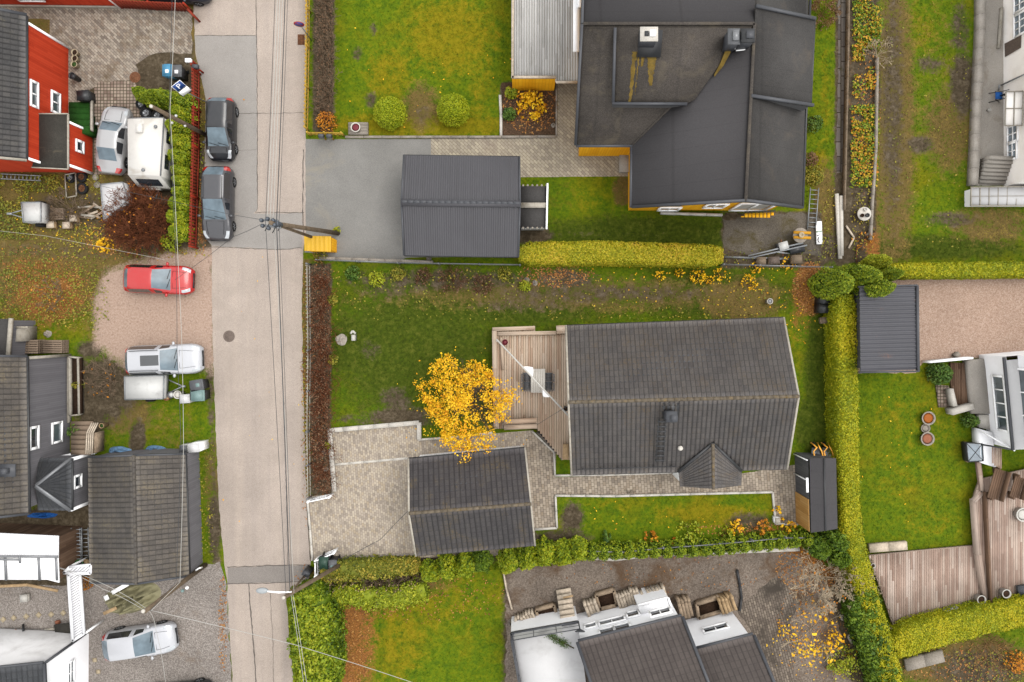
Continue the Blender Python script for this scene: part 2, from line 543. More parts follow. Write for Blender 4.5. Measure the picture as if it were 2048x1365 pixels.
boardmat("deck_new", [C(200, 166, 140), C(222, 194, 168), C(234, 212, 190), C(226, 198, 168)], stain=(C(160, 118, 86), 0.6, 0.8), grain=0.12)
boardmat("deck_old", [C(168, 138, 122), C(198, 170, 154), C(216, 193, 177), C(230, 210, 197)], stain=(C(130, 104, 90), 0.6, 0.78))
boardmat("deck_dark", [C(104, 78, 60), C(138, 108, 86), C(160, 130, 108)], stain=(C(90, 68, 54), 0.56, 0.75))
boardmat("deck_white", [C(184, 182, 178, 1.12), C(210, 208, 205, 1.12), C(224, 222, 219, 1.12), C(198, 195, 189, 1.12)], grain=0.12, stain=(C(164, 160, 148), 0.58, 0.8))
boardmat("boards_red", [C(178, 52, 22, 1.55), C(194, 62, 30, 1.55), C(204, 70, 38, 1.55)], grain=0.1)
boardmat("boards_darkred", [C(140, 50, 30), C(166, 62, 40), C(186, 76, 50)], grain=0.2)
boardmat("boards_yellow", [C(236, 168, 14, 1.6), C(246, 178, 22, 1.6), C(252, 190, 34, 1.6)], grain=0.08)
boardmat("boards_grey", [C(108, 106, 110, 1.5), C(116, 114, 118, 1.5), C(122, 120, 124, 1.5)], grain=0.06)
boardmat("boards_dark", [C(84, 84, 86, 1.3), C(94, 94, 96, 1.3), C(104, 104, 106, 1.3)], grain=0.06)
boardmat("boards_white", [(.6, .6, .61), (.68, .68, .69), (.74, .74, .74)], grain=0.06)
boardmat("boards_tan", [C(206, 152, 80), C(222, 170, 98), C(232, 184, 116)], grain=0.12)
boardmat("boards_weathered", [C(128, 106, 88), C(164, 142, 122), C(188, 168, 146)], grain=0.25)
plain("white_paint", (.74, .74, .75), 0.5, 0.3, 0.05)
plain("render_white", (.72, .72, .74), 0.85, 0.2, 0.05, 0.8)
plain("render_cream", (.74, .71, .68), 0.85, 0.2, 0.06, 0.8, (.6, .55, .5))
plain("membrane_white", C(232, 231, 232, 1.2), 0.7, 0.2, 0.04, 0.7, C(212, 210, 208))
plain("grey_metal", C(150, 152, 156), 0.4, 0.5, 0.1, 4, metallic=0.3)
plain("galvanised", C(178, 182, 186), 0.4, 0.5, 0.14, 6, metallic=0.4)
plain("dark_metal", C(52, 53, 56), 0.45, 0.4, 0.1)
plain("slate_trim", C(84, 86, 92), 0.5, 0.35, 0.08)
plain("trim_brown", C(150, 132, 112), 0.8, 0.2, 0.2, 5)
plain("moss_trim", C(128, 117, 102), 0.9, 0.1, 0.25, 5, C(158, 132, 84))
plain("pale_trim", C(206, 198, 184), 0.7, 0.2, 0.12, 5, C(168, 154, 130))
plain("red_paint", C(186, 58, 30), 0.7, 0.2, 0.1)
plain("yellow_paint", C(240, 174, 24), 0.6, 0.3, 0.08)
plain("orange_paint", (.75, .36, .05), 0.5, 0.4, 0.1)
plain("terracotta", C(176, 112, 84), 0.8, 0.2, 0.12)
plain("maroon", C(128, 34, 50), 0.6, 0.3, 0.2, 8)
plain("cream_pot", C(214, 196, 164), 0.7, 0.2, 0.1)
plain("white_pot", C(232, 228, 220), 0.6, 0.3, 0.1)
plain("dark_soil", C(70, 52, 40), 0.95, 0.1, 0.4, 12)
plain("black_plastic", C(46, 47, 50), 0.5, 0.4, 0.1)
plain("grey_plastic", C(110, 112, 116), 0.55, 0.4, 0.1)
plain("dark_green_plastic", C(44, 82, 66), 0.5, 0.4, 0.1)
plain("teal_plastic", C(140, 170, 168), 0.5, 0.4, 0.08)
plain("blue_plastic", C(88, 168, 210), 0.5, 0.4, 0.08)
plain("blue_fabric", C(40, 110, 196), 0.8, 0.2, 0.1)
plain("blue_tarp", C(120, 160, 200), 0.6, 0.3, 0.3, 6)
plain("green_plastic", C(60, 140, 66), 0.5, 0.4, 0.1)
plain("astroturf", C(46, 92, 34), 0.95, 0.1, 0.2, 6)
plain("green_tarp", C(170, 164, 128), 0.75, 0.2, 0.16, 1.6, C(138, 132, 98))
plain("wood_pole", C(136, 118, 98), 0.85, 0.15, 0.25, 3)
plain("raw_wood", C(208, 176, 134), 0.8, 0.2, 0.15, 6)
plain("old_wood", C(184, 162, 138, 1.1), 0.85, 0.15, 0.3, 5)
plain("grey_wood", C(214, 198, 178, 1.25), 0.85, 0.15, 0.22, 5)
plain("firewood", C(190, 112, 40), 0.85, 0.15, 0.35, 9)
plain("bark", C(112, 96, 80), 0.95, 0.1, 0.3, 6)
plain("twig_grey", C(152, 130, 108), 0.95, 0.1, 0.25, 3)
plain("twig_brown", C(122, 86, 62), 0.95, 0.1, 0.35, 2)
plain("twig_red", C(142, 86, 58), 0.95, 0.1, 0.35, 2)
plain("twig_tan", C(170, 134, 90), 0.95, 0.1, 0.3, 2)
plain("yellow_wash", C(226, 184, 76), 0.8, 0.2, 0.15)
plain("twig_pale", C(222, 202, 172), 0.95, 0.1, 0.3, 2)
plain("rubber", C(40, 40, 41), 0.85, 0.2, 0.15)
plain("rim", C(178, 180, 184), 0.35, 0.5, 0.08, metallic=0.6)
plain("rusty", C(140, 96, 70), 0.9, 0.1, 0.3, 8)
plain("wire_dark", C(74, 76, 80), 0.6, 0.3, 0.05)
plain("wire_pale", C(214, 212, 206), 0.5, 0.3, 0.05)
plain("insulator", C(96, 104, 116), 0.35, 0.5, 0.2, 9)
plain("sign_blue", C(44, 92, 178), 0.5, 0.4, 0.04)
plain("sign_red", C(208, 40, 48), 0.5, 0.4, 0.04)
plain("tar", C(112, 104, 98), 0.8, 0.2, 0.15, 4)
plain("iron", C(128, 112, 102), 0.7, 0.3, 0.2, 8)
plain("caravan_white", (.46, .445, .42), 0.45, 0.4, 0.05, 1.0, (.26, .22, .17))
plain("trailer_white", C(226, 226, 224, 1.15), 0.5, 0.3, 0.06, 1.2, C(176, 174, 172))
plain("lamp_head", C(186, 192, 196), 0.4, 0.4, 0.05)
plain("rock", C(186, 176, 164), 0.9, 0.2, 0.2, 5)
def glassmat(name, col, rough=0.06):
	m = NB(name, rough, 0.8)
	m.color(m.ramp(m.noise(m.objc(), 1.5, 2), [(0.3, tuple(c * 0.7 for c in col)), (0.7, tuple(c * 1.3 for c in col))]))
	m.b.inputs["Coat Weight"].default_value = 0.6 if rough < .1 else 0.0
	m.b.inputs["Specular IOR Level"].default_value = 0.8 if rough < .1 else 0.2
	m.b.inputs["Coat Roughness"].default_value = 0.03
glassmat("glass", C(104, 116, 122))
glassmat("glass_dark", C(58, 66, 74))
glassmat("glass_pale", C(140, 158, 172))
glassmat("car_glass", C(128, 146, 158), 0.18)  # pale blue grey base colour stands in for the sky's reflection in windscreens
glassmat("car_glass_dark", C(44, 48, 54))
glassmat("lens_white", C(214, 220, 226))
glassmat("lens_red", C(206, 40, 34))
def carpaint(name, col, metallic=0.35, rough=0.32):
	m = NB(name, rough, 0.5)
	p = m.objc()
	c = m.ramp(m.noise(p, 140, 1), [(0.3, tuple(x * 0.92 for x in col)), (0.7, tuple(min(.85, x * 1.06) for x in col))])
	dust = m.vr(m.noise(p, 1.6, 5, 0.6), 0.45, 0.8)
	c = m.mix(m.math('MULTIPLY', dust, 0.06), c, C(170, 164, 156))
	m.color(c)
	m.b.inputs["Metallic"].default_value = metallic
	m.b.inputs["Coat Weight"].default_value = 0.3
	m.b.inputs["Coat Roughness"].default_value = 0.08
carpaint("paint_silver", (.25, .25, .255), 0.15)
carpaint("paint_white_silver", (.3, .305, .325), 0.15)
carpaint("paint_red", C(214, 30, 32), 0.0)
carpaint("paint_grey", C(88, 88, 93), 0.3)
carpaint("paint_black", C(42, 44, 50), 0.2)
carpaint("paint_navy", C(40, 46, 62), 0.2)
LK = 1.25
leafmat("leaf_trim", [C(112, 132, 14, LK), C(158, 164, 14, LK), C(190, 182, 18, LK), C(210, 190, 34, LK)])
leafmat("leaf_trim_gold", [C(122, 136, 18, LK), C(172, 168, 24, LK), C(200, 180, 40, LK), C(210, 168, 60, LK)])
leafmat("leaf_thuja", [C(58, 82, 14, LK), C(106, 132, 20, LK), C(150, 164, 26, LK), C(178, 180, 44, LK)])
leafmat("leaf_thuja_dark", [C(40, 66, 14, LK), C(78, 108, 18, LK), C(112, 138, 28, LK), C(140, 156, 40, LK)])
leafmat("leaf_thuja_bright", [C(62, 88, 12, LK), C(116, 140, 16, LK), C(158, 168, 22, LK), C(196, 188, 42, LK)])
leafmat("leaf_ball", [C(100, 122, 10, 1.6), C(130, 146, 14, 1.6), C(156, 162, 18, 1.6), C(174, 170, 30, 1.6)])
leafmat("leaf_yellow", [C(226, 146, 10, 1.3), C(248, 184, 12, 1.3), C(255, 202, 24, 1.3), C(255, 212, 50, 1.3)])
leafmat("leaf_amber", [C(170, 92, 20, 1.2), C(214, 134, 26, 1.2), C(238, 168, 40, 1.2)])
leafmat("leaf_litter", [C(120, 76, 42), C(172, 108, 52), C(208, 142, 70), C(222, 172, 96)])
leafmat("leaf_lime", [C(110, 130, 24, LK), C(160, 170, 34, LK), C(206, 196, 50, LK)])
leafmat("leaf_green", [C(50, 82, 28, LK), C(84, 116, 40, LK), C(126, 150, 60, LK)])
leafmat("leaf_brown", [C(104, 74, 54), C(142, 106, 78), C(172, 134, 100)])
leafmat("leaf_groundcover", [C(52, 88, 16, LK), C(86, 122, 22, LK), C(122, 146, 28, LK), C(206, 166, 40, LK), C(216, 128, 40, LK)])
leafmat("leaf_weed", [C(74, 88, 26, LK), C(122, 128, 36, LK), C(160, 150, 50, LK), C(190, 160, 60, LK)])
# ------------------------------------------------------------------ ground
def ground_material():
	m = NB("ground_mix", 0.95, 0.1)
	p = m.pos()
	A = m.n("VertexColor", layer_name="mask_a").outputs["Color"]
	B = m.n("VertexColor", layer_name="mask_b").outputs["Color"]
	sa = m.n("SeparateColor"); m.put(sa.inputs[0], A)
	sb = m.n("SeparateColor"); m.put(sb.inputs[0], B)
	n_big = m.noise(p, 0.35, 5, 0.6, 0.3)
	n_mid = m.noise(p, 1.7, 5, 0.65, 0.2)
	n_fine = m.noise(p, 9.0, 4, 0.7)
	n_vf = m.noise(p, 32.0, 2, 0.6)
	grain = m.math('ADD', m.math('MULTIPLY', n_fine, 0.55), m.math('MULTIPLY', n_vf, 0.45))
	n_tuft = m.noise(p, 4.6, 4, 0.7, 0.3)
	g = m.math('ADD', m.math('MULTIPLY', n_mid, 0.35), m.math('ADD', m.math('MULTIPLY', n_tuft, 0.4), m.math('MULTIPLY', grain, 0.25)))
	green = m.ramp(g, [(0.36, C(66, 94, 6)), (0.47, C(98, 124, 8)), (0.56, C(122, 138, 12)), (0.68, C(156, 154, 36))])
	yellow = m.ramp(g, [(0.36, C(104, 104, 10)), (0.5, C(142, 134, 16)), (0.66, C(176, 154, 34))])
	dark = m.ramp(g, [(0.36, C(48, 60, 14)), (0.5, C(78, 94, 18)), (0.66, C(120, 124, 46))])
	weeds = m.ramp(m.math('ADD', m.math('MULTIPLY', grain, 0.65), m.math('MULTIPLY', n_mid, 0.35)),
                   [(0.3, C(78, 74, 34)), (0.44, C(120, 112, 48)), (0.52, C(124, 100, 64)), (0.6, C(164, 146, 62)), (0.72, C(180, 156, 96))])
	soil = m.ramp(g, [(0.34, C(54, 45, 34)), (0.5, C(96, 84, 66)), (0.68, C(146, 132, 112))])
	sand = m.ramp(grain, [(0.3, C(150, 122, 102)), (0.5, C(200, 172, 154)), (0.7, C(226, 204, 188))])
	litter = m.ramp(grain, [(0.32, C(96, 70, 44)), (0.46, C(142, 96, 52)), (0.56, C(186, 124, 62)), (0.7, C(210, 164, 96))])
	mm = m.math('ADD', m.math('MULTIPLY', n_mid, 0.6), m.math('MULTIPLY', n_fine, 0.4))
	def wt(ch, amp=0.9):
		x = m.math('MULTIPLY_ADD', m.math('SUBTRACT', mm, 0.5), amp * 2.0)
		m.put(x.node.inputs[2], ch)
		return m.vr(x, 0.34, 0.66)
	c = m.mix(m.vr(n_big, 0.5, 0.8), green, yellow)
	c = m.mix(wt(sa.outputs[1]), c, yellow)
	c = m.mix(wt(sb.outputs[0]), c, dark)
	c = m.mix(wt(sb.outputs[2]), c, weeds)
	c = m.mix(wt(sa.outputs[0]), c, soil)
	c = m.mix(wt(sb.outputs[1], 0.6), c, sand)
	c = m.mix(wt(sa.outputs[2]), c, litter)
	m.color(c)
	m.bump(grain, 0.3, 0.02)
ground_material()

ELL = [  # channel, u, v, ru, rv, strength   (0 soil 1 yellow 2 litter 3 dark 4 sand 5 weeds)
	(1, 900, 70, 90, 80, .7), (1, 960, 150, 30, 110, .5), (1, 780, 150, 50, 60, .6), (1, 850, 250, 200, 24, .8),
	(0, 715, 108, 12, 14, .68), (0, 748, 58, 8, 14, .62), (0, 742, 200, 12, 16, .7), (5, 842, 215, 34, 46, .8), (0, 845, 228, 20, 22, .45),
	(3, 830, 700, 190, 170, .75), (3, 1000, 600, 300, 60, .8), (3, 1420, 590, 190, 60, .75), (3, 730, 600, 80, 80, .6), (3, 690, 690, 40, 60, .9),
	(0, 900, 560, 200, 24, .6), (0, 1200, 588, 260, 20, .55), (5, 1150, 590, 420, 36, .6), (0, 1050, 610, 120, 18, .5), (0, 780, 575, 60, 26, .5), (0, 1130, 560, 60, 22, .75),
	(0, 790, 800, 30, 24, .7), (0, 800, 835, 60, 20, .85), (0, 960, 800, 50, 60, .6), (0, 720, 840, 60, 12, .5), (0, 740, 700, 24, 20, .5),
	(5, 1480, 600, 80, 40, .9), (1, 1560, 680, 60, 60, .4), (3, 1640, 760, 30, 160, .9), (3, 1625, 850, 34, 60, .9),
	(2, 1622, 578, 30, 42, 1.1), (2, 1600, 640, 20, 40, .5),
	(0, 1145, 1035, 22, 26, .9), (0, 1120, 1075, 60, 16, .7), (1, 1420, 1030, 110, 26, .7), (1, 1250, 1010, 90, 20, .4), (0, 1500, 1045, 44, 20, .7),
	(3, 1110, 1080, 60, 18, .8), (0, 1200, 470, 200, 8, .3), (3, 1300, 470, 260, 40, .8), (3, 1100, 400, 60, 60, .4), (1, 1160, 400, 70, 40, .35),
	(5, 1245, 382, 16, 26, 1.2), (0, 1060, 470, 40, 16, 1.1),
	(2, 100, 590, 80, 60, .62), (2, 60, 540, 60, 30, .5), (5, 100, 560, 200, 90, .75), (1, 60, 640, 70, 40, .6), (5, 60, 420, 130, 90, .9),
	(0, 140, 420, 90, 50, .6), (0, 280, 450, 90, 60, .9), (0, 200, 500, 260, 22, .45), (2, 220, 490, 60, 22, .45), (5, 300, 510, 160, 22, .7),
	(5, 400, 600, 30, 60, .8), (5, 200, 660, 40, 60, .5), (0, 180, 700, 26, 16, .9), (0, 205, 780, 60, 60, 1.0), (5, 300, 860, 120, 60, .4),
	(0, 185, 830, 30, 50, .9), (0, 275, 880, 14, 34, 1.1), (5, 255, 830, 60, 40, .7), (5, 425, 960, 20, 90, .6), (0, 430, 1050, 14, 70, .8), (1, 330, 830, 60, 40, .3),
	(5, 1850, 120, 120, 160, .35), (1, 1830, 60, 60, 60, .5), (5, 1900, 260, 60, 90, .7), (0, 1785, 200, 24, 250, .62), (5, 1790, 240, 40, 300, .85),
	(0, 1920, 60, 20, 60, .6), (0, 1925, 170, 24, 60, .9), (0, 1860, 130, 30, 20, .6), (0, 1840, 290, 26, 16, .8), (5, 1980, 450, 90, 40, .7), (0, 1900, 440, 60, 16, .6),
	(3, 1870, 495, 200, 26, .8), (1, 1640, 340, 16, 50, .8), (1, 1650, 200, 10, 130, .5), (5, 1650, 430, 24, 90, 1.0), (0, 1660, 500, 50, 30, .9),
	(1, 1800, 950, 70, 60, .4), (1, 1850, 840, 80, 80, .4), (1, 1780, 830, 40, 40, .45), (1, 1860, 1040, 70, 40, .4),
	(2, 700, 1290, 50, 130, .72), (2, 690, 1220, 30, 40, .8), (2, 740, 1210, 50, 18, .6), (1, 860, 1200, 130, 70, .5), (1, 800, 1280, 60, 90, .6), (1, 960, 1260, 60, 90, .3),
	(2, 1625, 1120, 56, 40, 1.0), (2, 1600, 1180, 40, 50, .6), (5, 1700, 1240, 40, 80, 1.0), (0, 1690, 1290, 40, 90, .9), (5, 1930, 1330, 120, 50, 1.0), (0, 1960, 1340, 90, 40, .8),
	(2, 1700, 150, 8, 120, .3), (0, 1735, 180, 22, 60, 1.2), (5, 1735, 430, 26, 100, .9), (2, 1745, 495, 14, 30, .8),
	(0, 900, 1110, 90, 20, 1.1), (5, 740, 1165, 130, 30, 1.0), (1, 1090, 40, 60, 60, .3), (2, 1060, 215, 50, 40, .7),
	(0, 160, 1040, 110, 30, 1.2), (2, 440, 1250, 10, 90, .9), (0, 420, 1180, 14, 60, .6), (0, 1570, 640, 30, 16, .3), (5, 406, 340, 12, 150, 1.0), (2, 404, 430, 10, 60, .6),
]
POLYM = [  # channel, feather px, strength, polygon
	(5, 10, 1.0, [(-80, -40), (390, -40), (412, 200), (404, 520), (190, 520), (-80, 520)]), (0, 12, .9, [(180, 80), (390, 80), (390, 170), (260, 190), (190, 350), (130, 350), (140, 150)]),
	(5, 6, 1.0, [(384, -60), (398, -60), (416, 200), (416, 480), (400, 480), (400, 200)]),
	(0, 6, 1.3, [(628, -60), (668, -60), (666, 230), (664, 268), (628, 268)]),
	(0, 6, 1.2, [(618, 528), (662, 528), (660, 860), (668, 990), (622, 992)]),
	(5, 8, 1.1, [(603, 520), (622, 520), (620, 760), (624, 990), (610, 990), (604, 700)]),
	(4, 26, 1.15, [(215, 545), (330, 512), (424, 500), (426, 740), (250, 730), (195, 690), (190, 600)]),
	(0, 14, 1.1, [(400, 300), (414, 300), (426, 500), (426, 1120), (446, 1170), (468, 1400), (455, 1400), (412, 700), (400, 500)]),
	(0, 16, 1.2, [(1010, 1130), (1180, 1105), (1620, 1105), (1740, 1200), (1760, 1420), (1010, 1420)]),
	(0, 6, 1.4, [(1003, 165), (1112, 165), (1112, 272), (1003, 272)]),
	(0, 8, 1.2, [(1445, 425), (1640, 425), (1650, 535), (1445, 535)]),
	(0, 6, 1.2, [(1672, -60), (1756, -60), (1750, 520), (1668, 530)]),
	(0, 20, 1.0, [(262, 108), (385, 112), (398, 500), (330, 500), (240, 380), (255, 260)]),
	(5, 20, .8, [(-60, 350), (210, 350), (210, 500), (420, 505), (190, 560), (-60, 560)]),
	(3, 12, .45, [(655, 545), (1640, 545), (1650, 640), (1570, 640), (1130, 650), (985, 655), (985, 850), (660, 855)]),
	(0, 5, 1.4, [(-80, 1020), (178, 1020), (180, 1180), (-80, 1180)]),
]
def sd_poly(u, v, poly):
	d = np.full(u.shape, 1e9); inside = np.zeros(u.shape, bool)
	n = len(poly)
	for i in range(n):
		ax, ay = poly[i]; bx, by = poly[(i + 1) % n]
		ex, ey = bx - ax, by - ay
		t = np.clip(((u - ax) * ex + (v - ay) * ey) / (ex * ex + ey * ey + 1e-9), 0, 1)
		d = np.minimum(d, np.hypot(u - ax - t * ex, v - ay - t * ey))
		c = ((ay > v) != (by > v)) & (u < (bx - ax) * (v - ay) / ((by - ay) if by != ay else 1e-9) + ax)
		inside ^= c
	return np.where(inside, -d, d)
def masks(u, v):
	w = np.zeros((6,) + u.shape)
	for ch, a, b, ru, rv, s in ELL:
		q = np.sqrt(((u - a) / ru) ** 2 + ((v - b) / rv) ** 2)
		w[ch] = np.maximum(w[ch], s * np.clip(1.45 - 0.85 * q, 0, 1))
	for ch, fe, s, poly in POLYM:
		q = sd_poly(u, v, poly)
		w[ch] = np.maximum(w[ch], s * np.clip(0.5 - q / (2 * fe), 0, 1))
	return np.clip(w, 0, 1)
def set_masks(me, u, v):
	w = masks(u, v)
	for nm, i in (("mask_a", 0), ("mask_b", 3)):
		at_ = me.color_attributes.new(nm, 'FLOAT_COLOR', 'POINT')
		c = np.ones((len(u), 4), dtype=np.float32)
		c[:, :3] = w[i:i + 3].T
		at_.data.foreach_set("color", c.ravel())
gu = np.concatenate([[-40000, -9000, -2500, -700, -260], np.arange(-100, 2161, 8), [2300, 2800, 4600, 12000, 42000]]).astype(float)
gv = np.concatenate([[-40000, -9000, -2500, -700, -260], np.arange(-80, 1450, 8), [1600, 2100, 4000, 11000, 42000]]).astype(float)
GU, GV = np.meshgrid(gu, gv)
uu, vv = GU.ravel(), GV.ravel()
vs = np.stack([(uu - CX) * H / F, (CY - vv) * H / F, np.zeros_like(uu)], 1)
nc = len(gu); nr_ = len(gv)
ii, jj = np.meshgrid(np.arange(nr_ - 1), np.arange(nc - 1), indexing='ij')
a0 = (ii * nc + jj).ravel()
qd = np.stack([a0 + nc, a0 + nc + 1, a0 + 1, a0], 1)
mb = MB(); mb.bulk(vs, qd, None)
gr = struct(mb, "ground", "ground_mix")
set_masks(gr.data, uu, vv)

# ---- sheets laid on the ground
HARD = []
def dense(poly, step=14, closed=True):
	out = []
	n = len(poly)
	for i in range(n if closed else n - 1):
		a = poly[i]; b = poly[(i + 1) % n]
		L = math.hypot(b[0] - a[0], b[1] - a[1])
		k = max(1, int(L / step))
		for j in range(k):
			t = j / k
			out.append((a[0] + (b[0] - a[0]) * t, a[1] + (b[1] - a[1]) * t))
	if not closed:
		out.append(poly[-1])
	return out
def sheet(name, poly, z, mat, jit=1.2, hard=True, step=10, kind='structure'):
	if hard:
		HARD.append(poly)
	pts = [(u + RND.uniform(-jit, jit), v + RND.uniform(-jit, jit)) for u, v in dense(poly, step)] if jit > 0 else poly
	mb = MB()
	w = [P(u, v, 0) for u, v in pts]
	ar = sum(w[i].x * w[(i + 1) % len(w)].y - w[(i + 1) % len(w)].x * w[i].y for i in range(len(w)))
	if ar < 0:
		w.reverse()
	bm = bmesh.new()
	f = bm.faces.new([bm.verts.new((p.x, p.y, z)) for p in w])
	f.normal_update()
	bmesh.ops.triangulate(bm, faces=[f], ngon_method='EAR_CLIP')
	mb.add([tuple(x.co) for x in bm.verts], [tuple(q.index for q in g.verts) for g in bm.faces] if not bm.verts.index_update() else [])
	bm.free()
	return struct(mb, name, mat, kind)
ROAD = [(384, -500), (386, 0), (392, 110), (412, 195), (410, 300), (412, 478), (424, 484), (424, 620), (428, 760), (437, 1000), (447, 1110), (454, 1165), (458, 1250), (468, 1400), (490, 1800),
		(610, 1800), (590, 1400), (580, 1290), (572, 1195), (583, 1172), (616, 1165), (622, 1128), (613, 990), (606, 760), (604, 600), (606, 500), (612, 470), (611, 280), (616, 0), (620, -500)]
sheet("road", ROAD, 0.012, "road_asphalt", 1.0)
sheet("road_patch", [(389, 72), (513, 71), (515, 420), (505, 428), (412, 428), (411, 250), (412, 200), (393, 112)], 0.016, "road_patch", 0.6)
sheet("road_patch", [(411, 429), (604, 427), (604, 495), (590, 498), (560, 500), (425, 492), (413, 478)], 0.018, "road_patch", 1.2)
sheet("road_patch", [(455, 1137), (540, 1132), (619, 1131), (616, 1160), (560, 1165), (455, 1168)], 0.016, "road_patch_dark", 0.8)
def crack(poly, w=1.6, z=0.021, jit=.8):
	pts = [(u + RND.uniform(-jit, jit), v + RND.uniform(-jit, jit)) for u, v in dense(poly, 7, False)]
	mb = MB()
	W = [P(u, v, 0) for u, v in pts]
	L = []; R_ = []
	for i, p in enumerate(W):
		d = (W[min(i + 1, len(W) - 1)] - W[max(0, i - 1)]).normalized()
		n = Vector((-d.y, d.x, 0)) * (M(w) * RND.uniform(0.25, 0.6))
		L.append((p.x + n.x, p.y + n.y, z)); R_.append((p.x - n.x, p.y - n.y, z))
	mb.grid([R_, L])
	return mb
mb = MB()
for pl, w in (([(512, -30), (514, 100), (515, 250), (515, 418), (511, 425), (607, 426)], 1.5), ([(390, 72), (512, 72)], 1.2), ([(412, 227), (470, 228), (611, 226)], 1.0),
              ([(497, 1168), (505, 1260), (514, 1390)], 2.4), ([(540, 1180), (546, 1290), (548, 1390)], 1.0), ([(418, 494), (560, 500), (604, 496)], 1.3),
              ([(455, 1135), (540, 1131), (620, 1130)], 1.8), ([(453, 1168), (560, 1166), (600, 1163)], 1.6), ([(607, 300), (606, 430), (607, 470)], 2.0),
              ([(568, 800), (572, 960), (576, 1130)], 1.2), 
              ([(411, 300), (450, 304), (512, 300)], .6)):
	mb.ch += crack(pl, w).ch
struct(mb, "road_seams", "tar")
sheet("driveway", [(609, 279), (862, 278), (864, 306), (1030, 310), (1030, 512), (812, 516), (802, 521), (655, 521), (640, 508), (609, 505)], 0.008, "drive_asphalt", 0.5)
sheet("paved_yard", [(862, 275), (1003, 274), (1112, 272), (1112, 166), (1165, 166), (1165, 293), (1275, 293), (1275, 353), (1042, 355), (862, 340)], 0.012, "paver_herring", 0.3)
sheet("paved_yard", [(-120, 12), (383, 16), (384, 108), (345, 106), (312, 108), (290, 120), (272, 128), (276, 148), (262, 158), (215, 166), (196, 166), (165, 190), (150, 240), (100, 240), (100, 40), (-120, 40)], 0.012, "paver_old", 2.5)
sheet("paved_strip", [(188, 160), (268, 160), (284, 200), (286, 240), (262, 350), (190, 350), (186, 250)], 0.010, "paver_square", 1.5)
CP = [(657, 862), (838, 845), (842, 879), (1065, 861), (1112, 905), (1111, 955), (1230, 951), (1360, 947), (1480, 948), (1590, 930), (1600, 1050), (1549, 1050), (1545, 985), (1112, 992), (1113, 1058), (1068, 1062), (1060, 1110), (830, 1116), (640, 1122), (620, 1122), (612, 994), (664, 988)]
sheet("paved_driveway", CP, 0.012, "paver_beige", 0.3)
sheet("paved_path", [(1050, 880), (1065, 862), (1112, 905), (1111, 955), (1113, 1058), (1066, 1062)], 0.016, "paver_dark", 0.0)
sheet("paved_path", [(1112, 955), (1230, 951), (1360, 947), (1480, 948), (1590, 930), (1599, 1048), (1550, 1048), (1545, 984), (1113, 991)], 0.016, "paver_dark", 0.0)
sheet("gravel_yard", [(1700, 556), (2400, 552), (2400, 713), (1960, 716), (1846, 725), (1832, 746), (1700, 746)], 0.008, "pink_gravel", 2.0)
sheet("gravel_yard", [(-300, 1172), (130, 1172), (180, 1160), (376, 1152), (402, 1132), (440, 1124), (452, 1168), (458, 1250), (468, 1400), (480, 1600), (-300, 1600)], 0.008, "grey_gravel", 3.0)
sheet("gravel_yard", [(1012, 1140), (1080, 1132), (1180, 1114), (1300, 1112), (1460, 1100), (1600, 1108), (1660, 1180), (1690, 1300), (1720, 1420), (1760, 1700), (1012, 1700)], 0.006, "yard_gravel", 3.0)
sheet("cobbled_strip", [(1470, 1215), (1500, 1190), (1560, 1150), (1590, 1200), (1590, 1420), (1540, 1420), (1510, 1280)], 0.010, "cobble", 4.0)
sheet("patio_slab", [(1446, 440), (1600, 424), (1640, 440), (1642, 512), (1560, 500), (1500, 512), (1446, 500)], 0.008, "mossy_concrete", 3.0)
sheet("concrete_yard", [(1958, -300), (2400, -300), (2400, 372), (1944, 372), (1950, 200)], 0.008, "concrete", 1.0)
sheet("stepping_path", [(1675, -300), (1698, -300), (1694, 180), (1690, 345), (1672, 345), (1676, 120)], 0.010, "flagstone", 1.6)
sheet("flower_bed", [(1003, 166), (1112, 166), (1112, 271), (1003, 271)], 0.008, "soil", 1.5)

# ---- manhole covers and drains set into the road
def manhole(u, v, r, label, mat="iron", z=0.022):
	mb = MB(); c = P(u, v, z); R0 = M(r)
	mb.lathe((c.x, c.y, z), [(R0, 0.0), (R0, 0.006), (R0 * .9, 0.006), (R0 * .88, .002), (R0 * .8, .002), (R0 * .78, 0.006), (0.01, 0.007)], 28)
	for k in range(-3, 4):
		y = k * R0 * .2; xx = math.sqrt(max(0, (R0 * .7) ** 2 - y * y))
		mb.box((c.x, c.y + y, z + .009), (2 * xx, R0 * .06, .006))
	one(mb, "manhole_cover", mat, label, "manhole cover")
manhole(458, 673, 11.5, "round iron manhole cover in the middle of the grey road")
manhole(270, 155, 11, "reddish round cover beside the paved yard of the red house", "rusty", 0.016)
mb = MB(); c = P(602.5, 80)
mb.box((c.x, c.y, .02), (M(14), M(21), .012))
for k in range(-4, 5):
	mb.box((c.x, c.y + k * M(2), .03), (M(10), M(.8), .012))
one(mb, "drain_grate", "rusty", "square rusty drain grate at the road edge by the yellow fence", "drain")

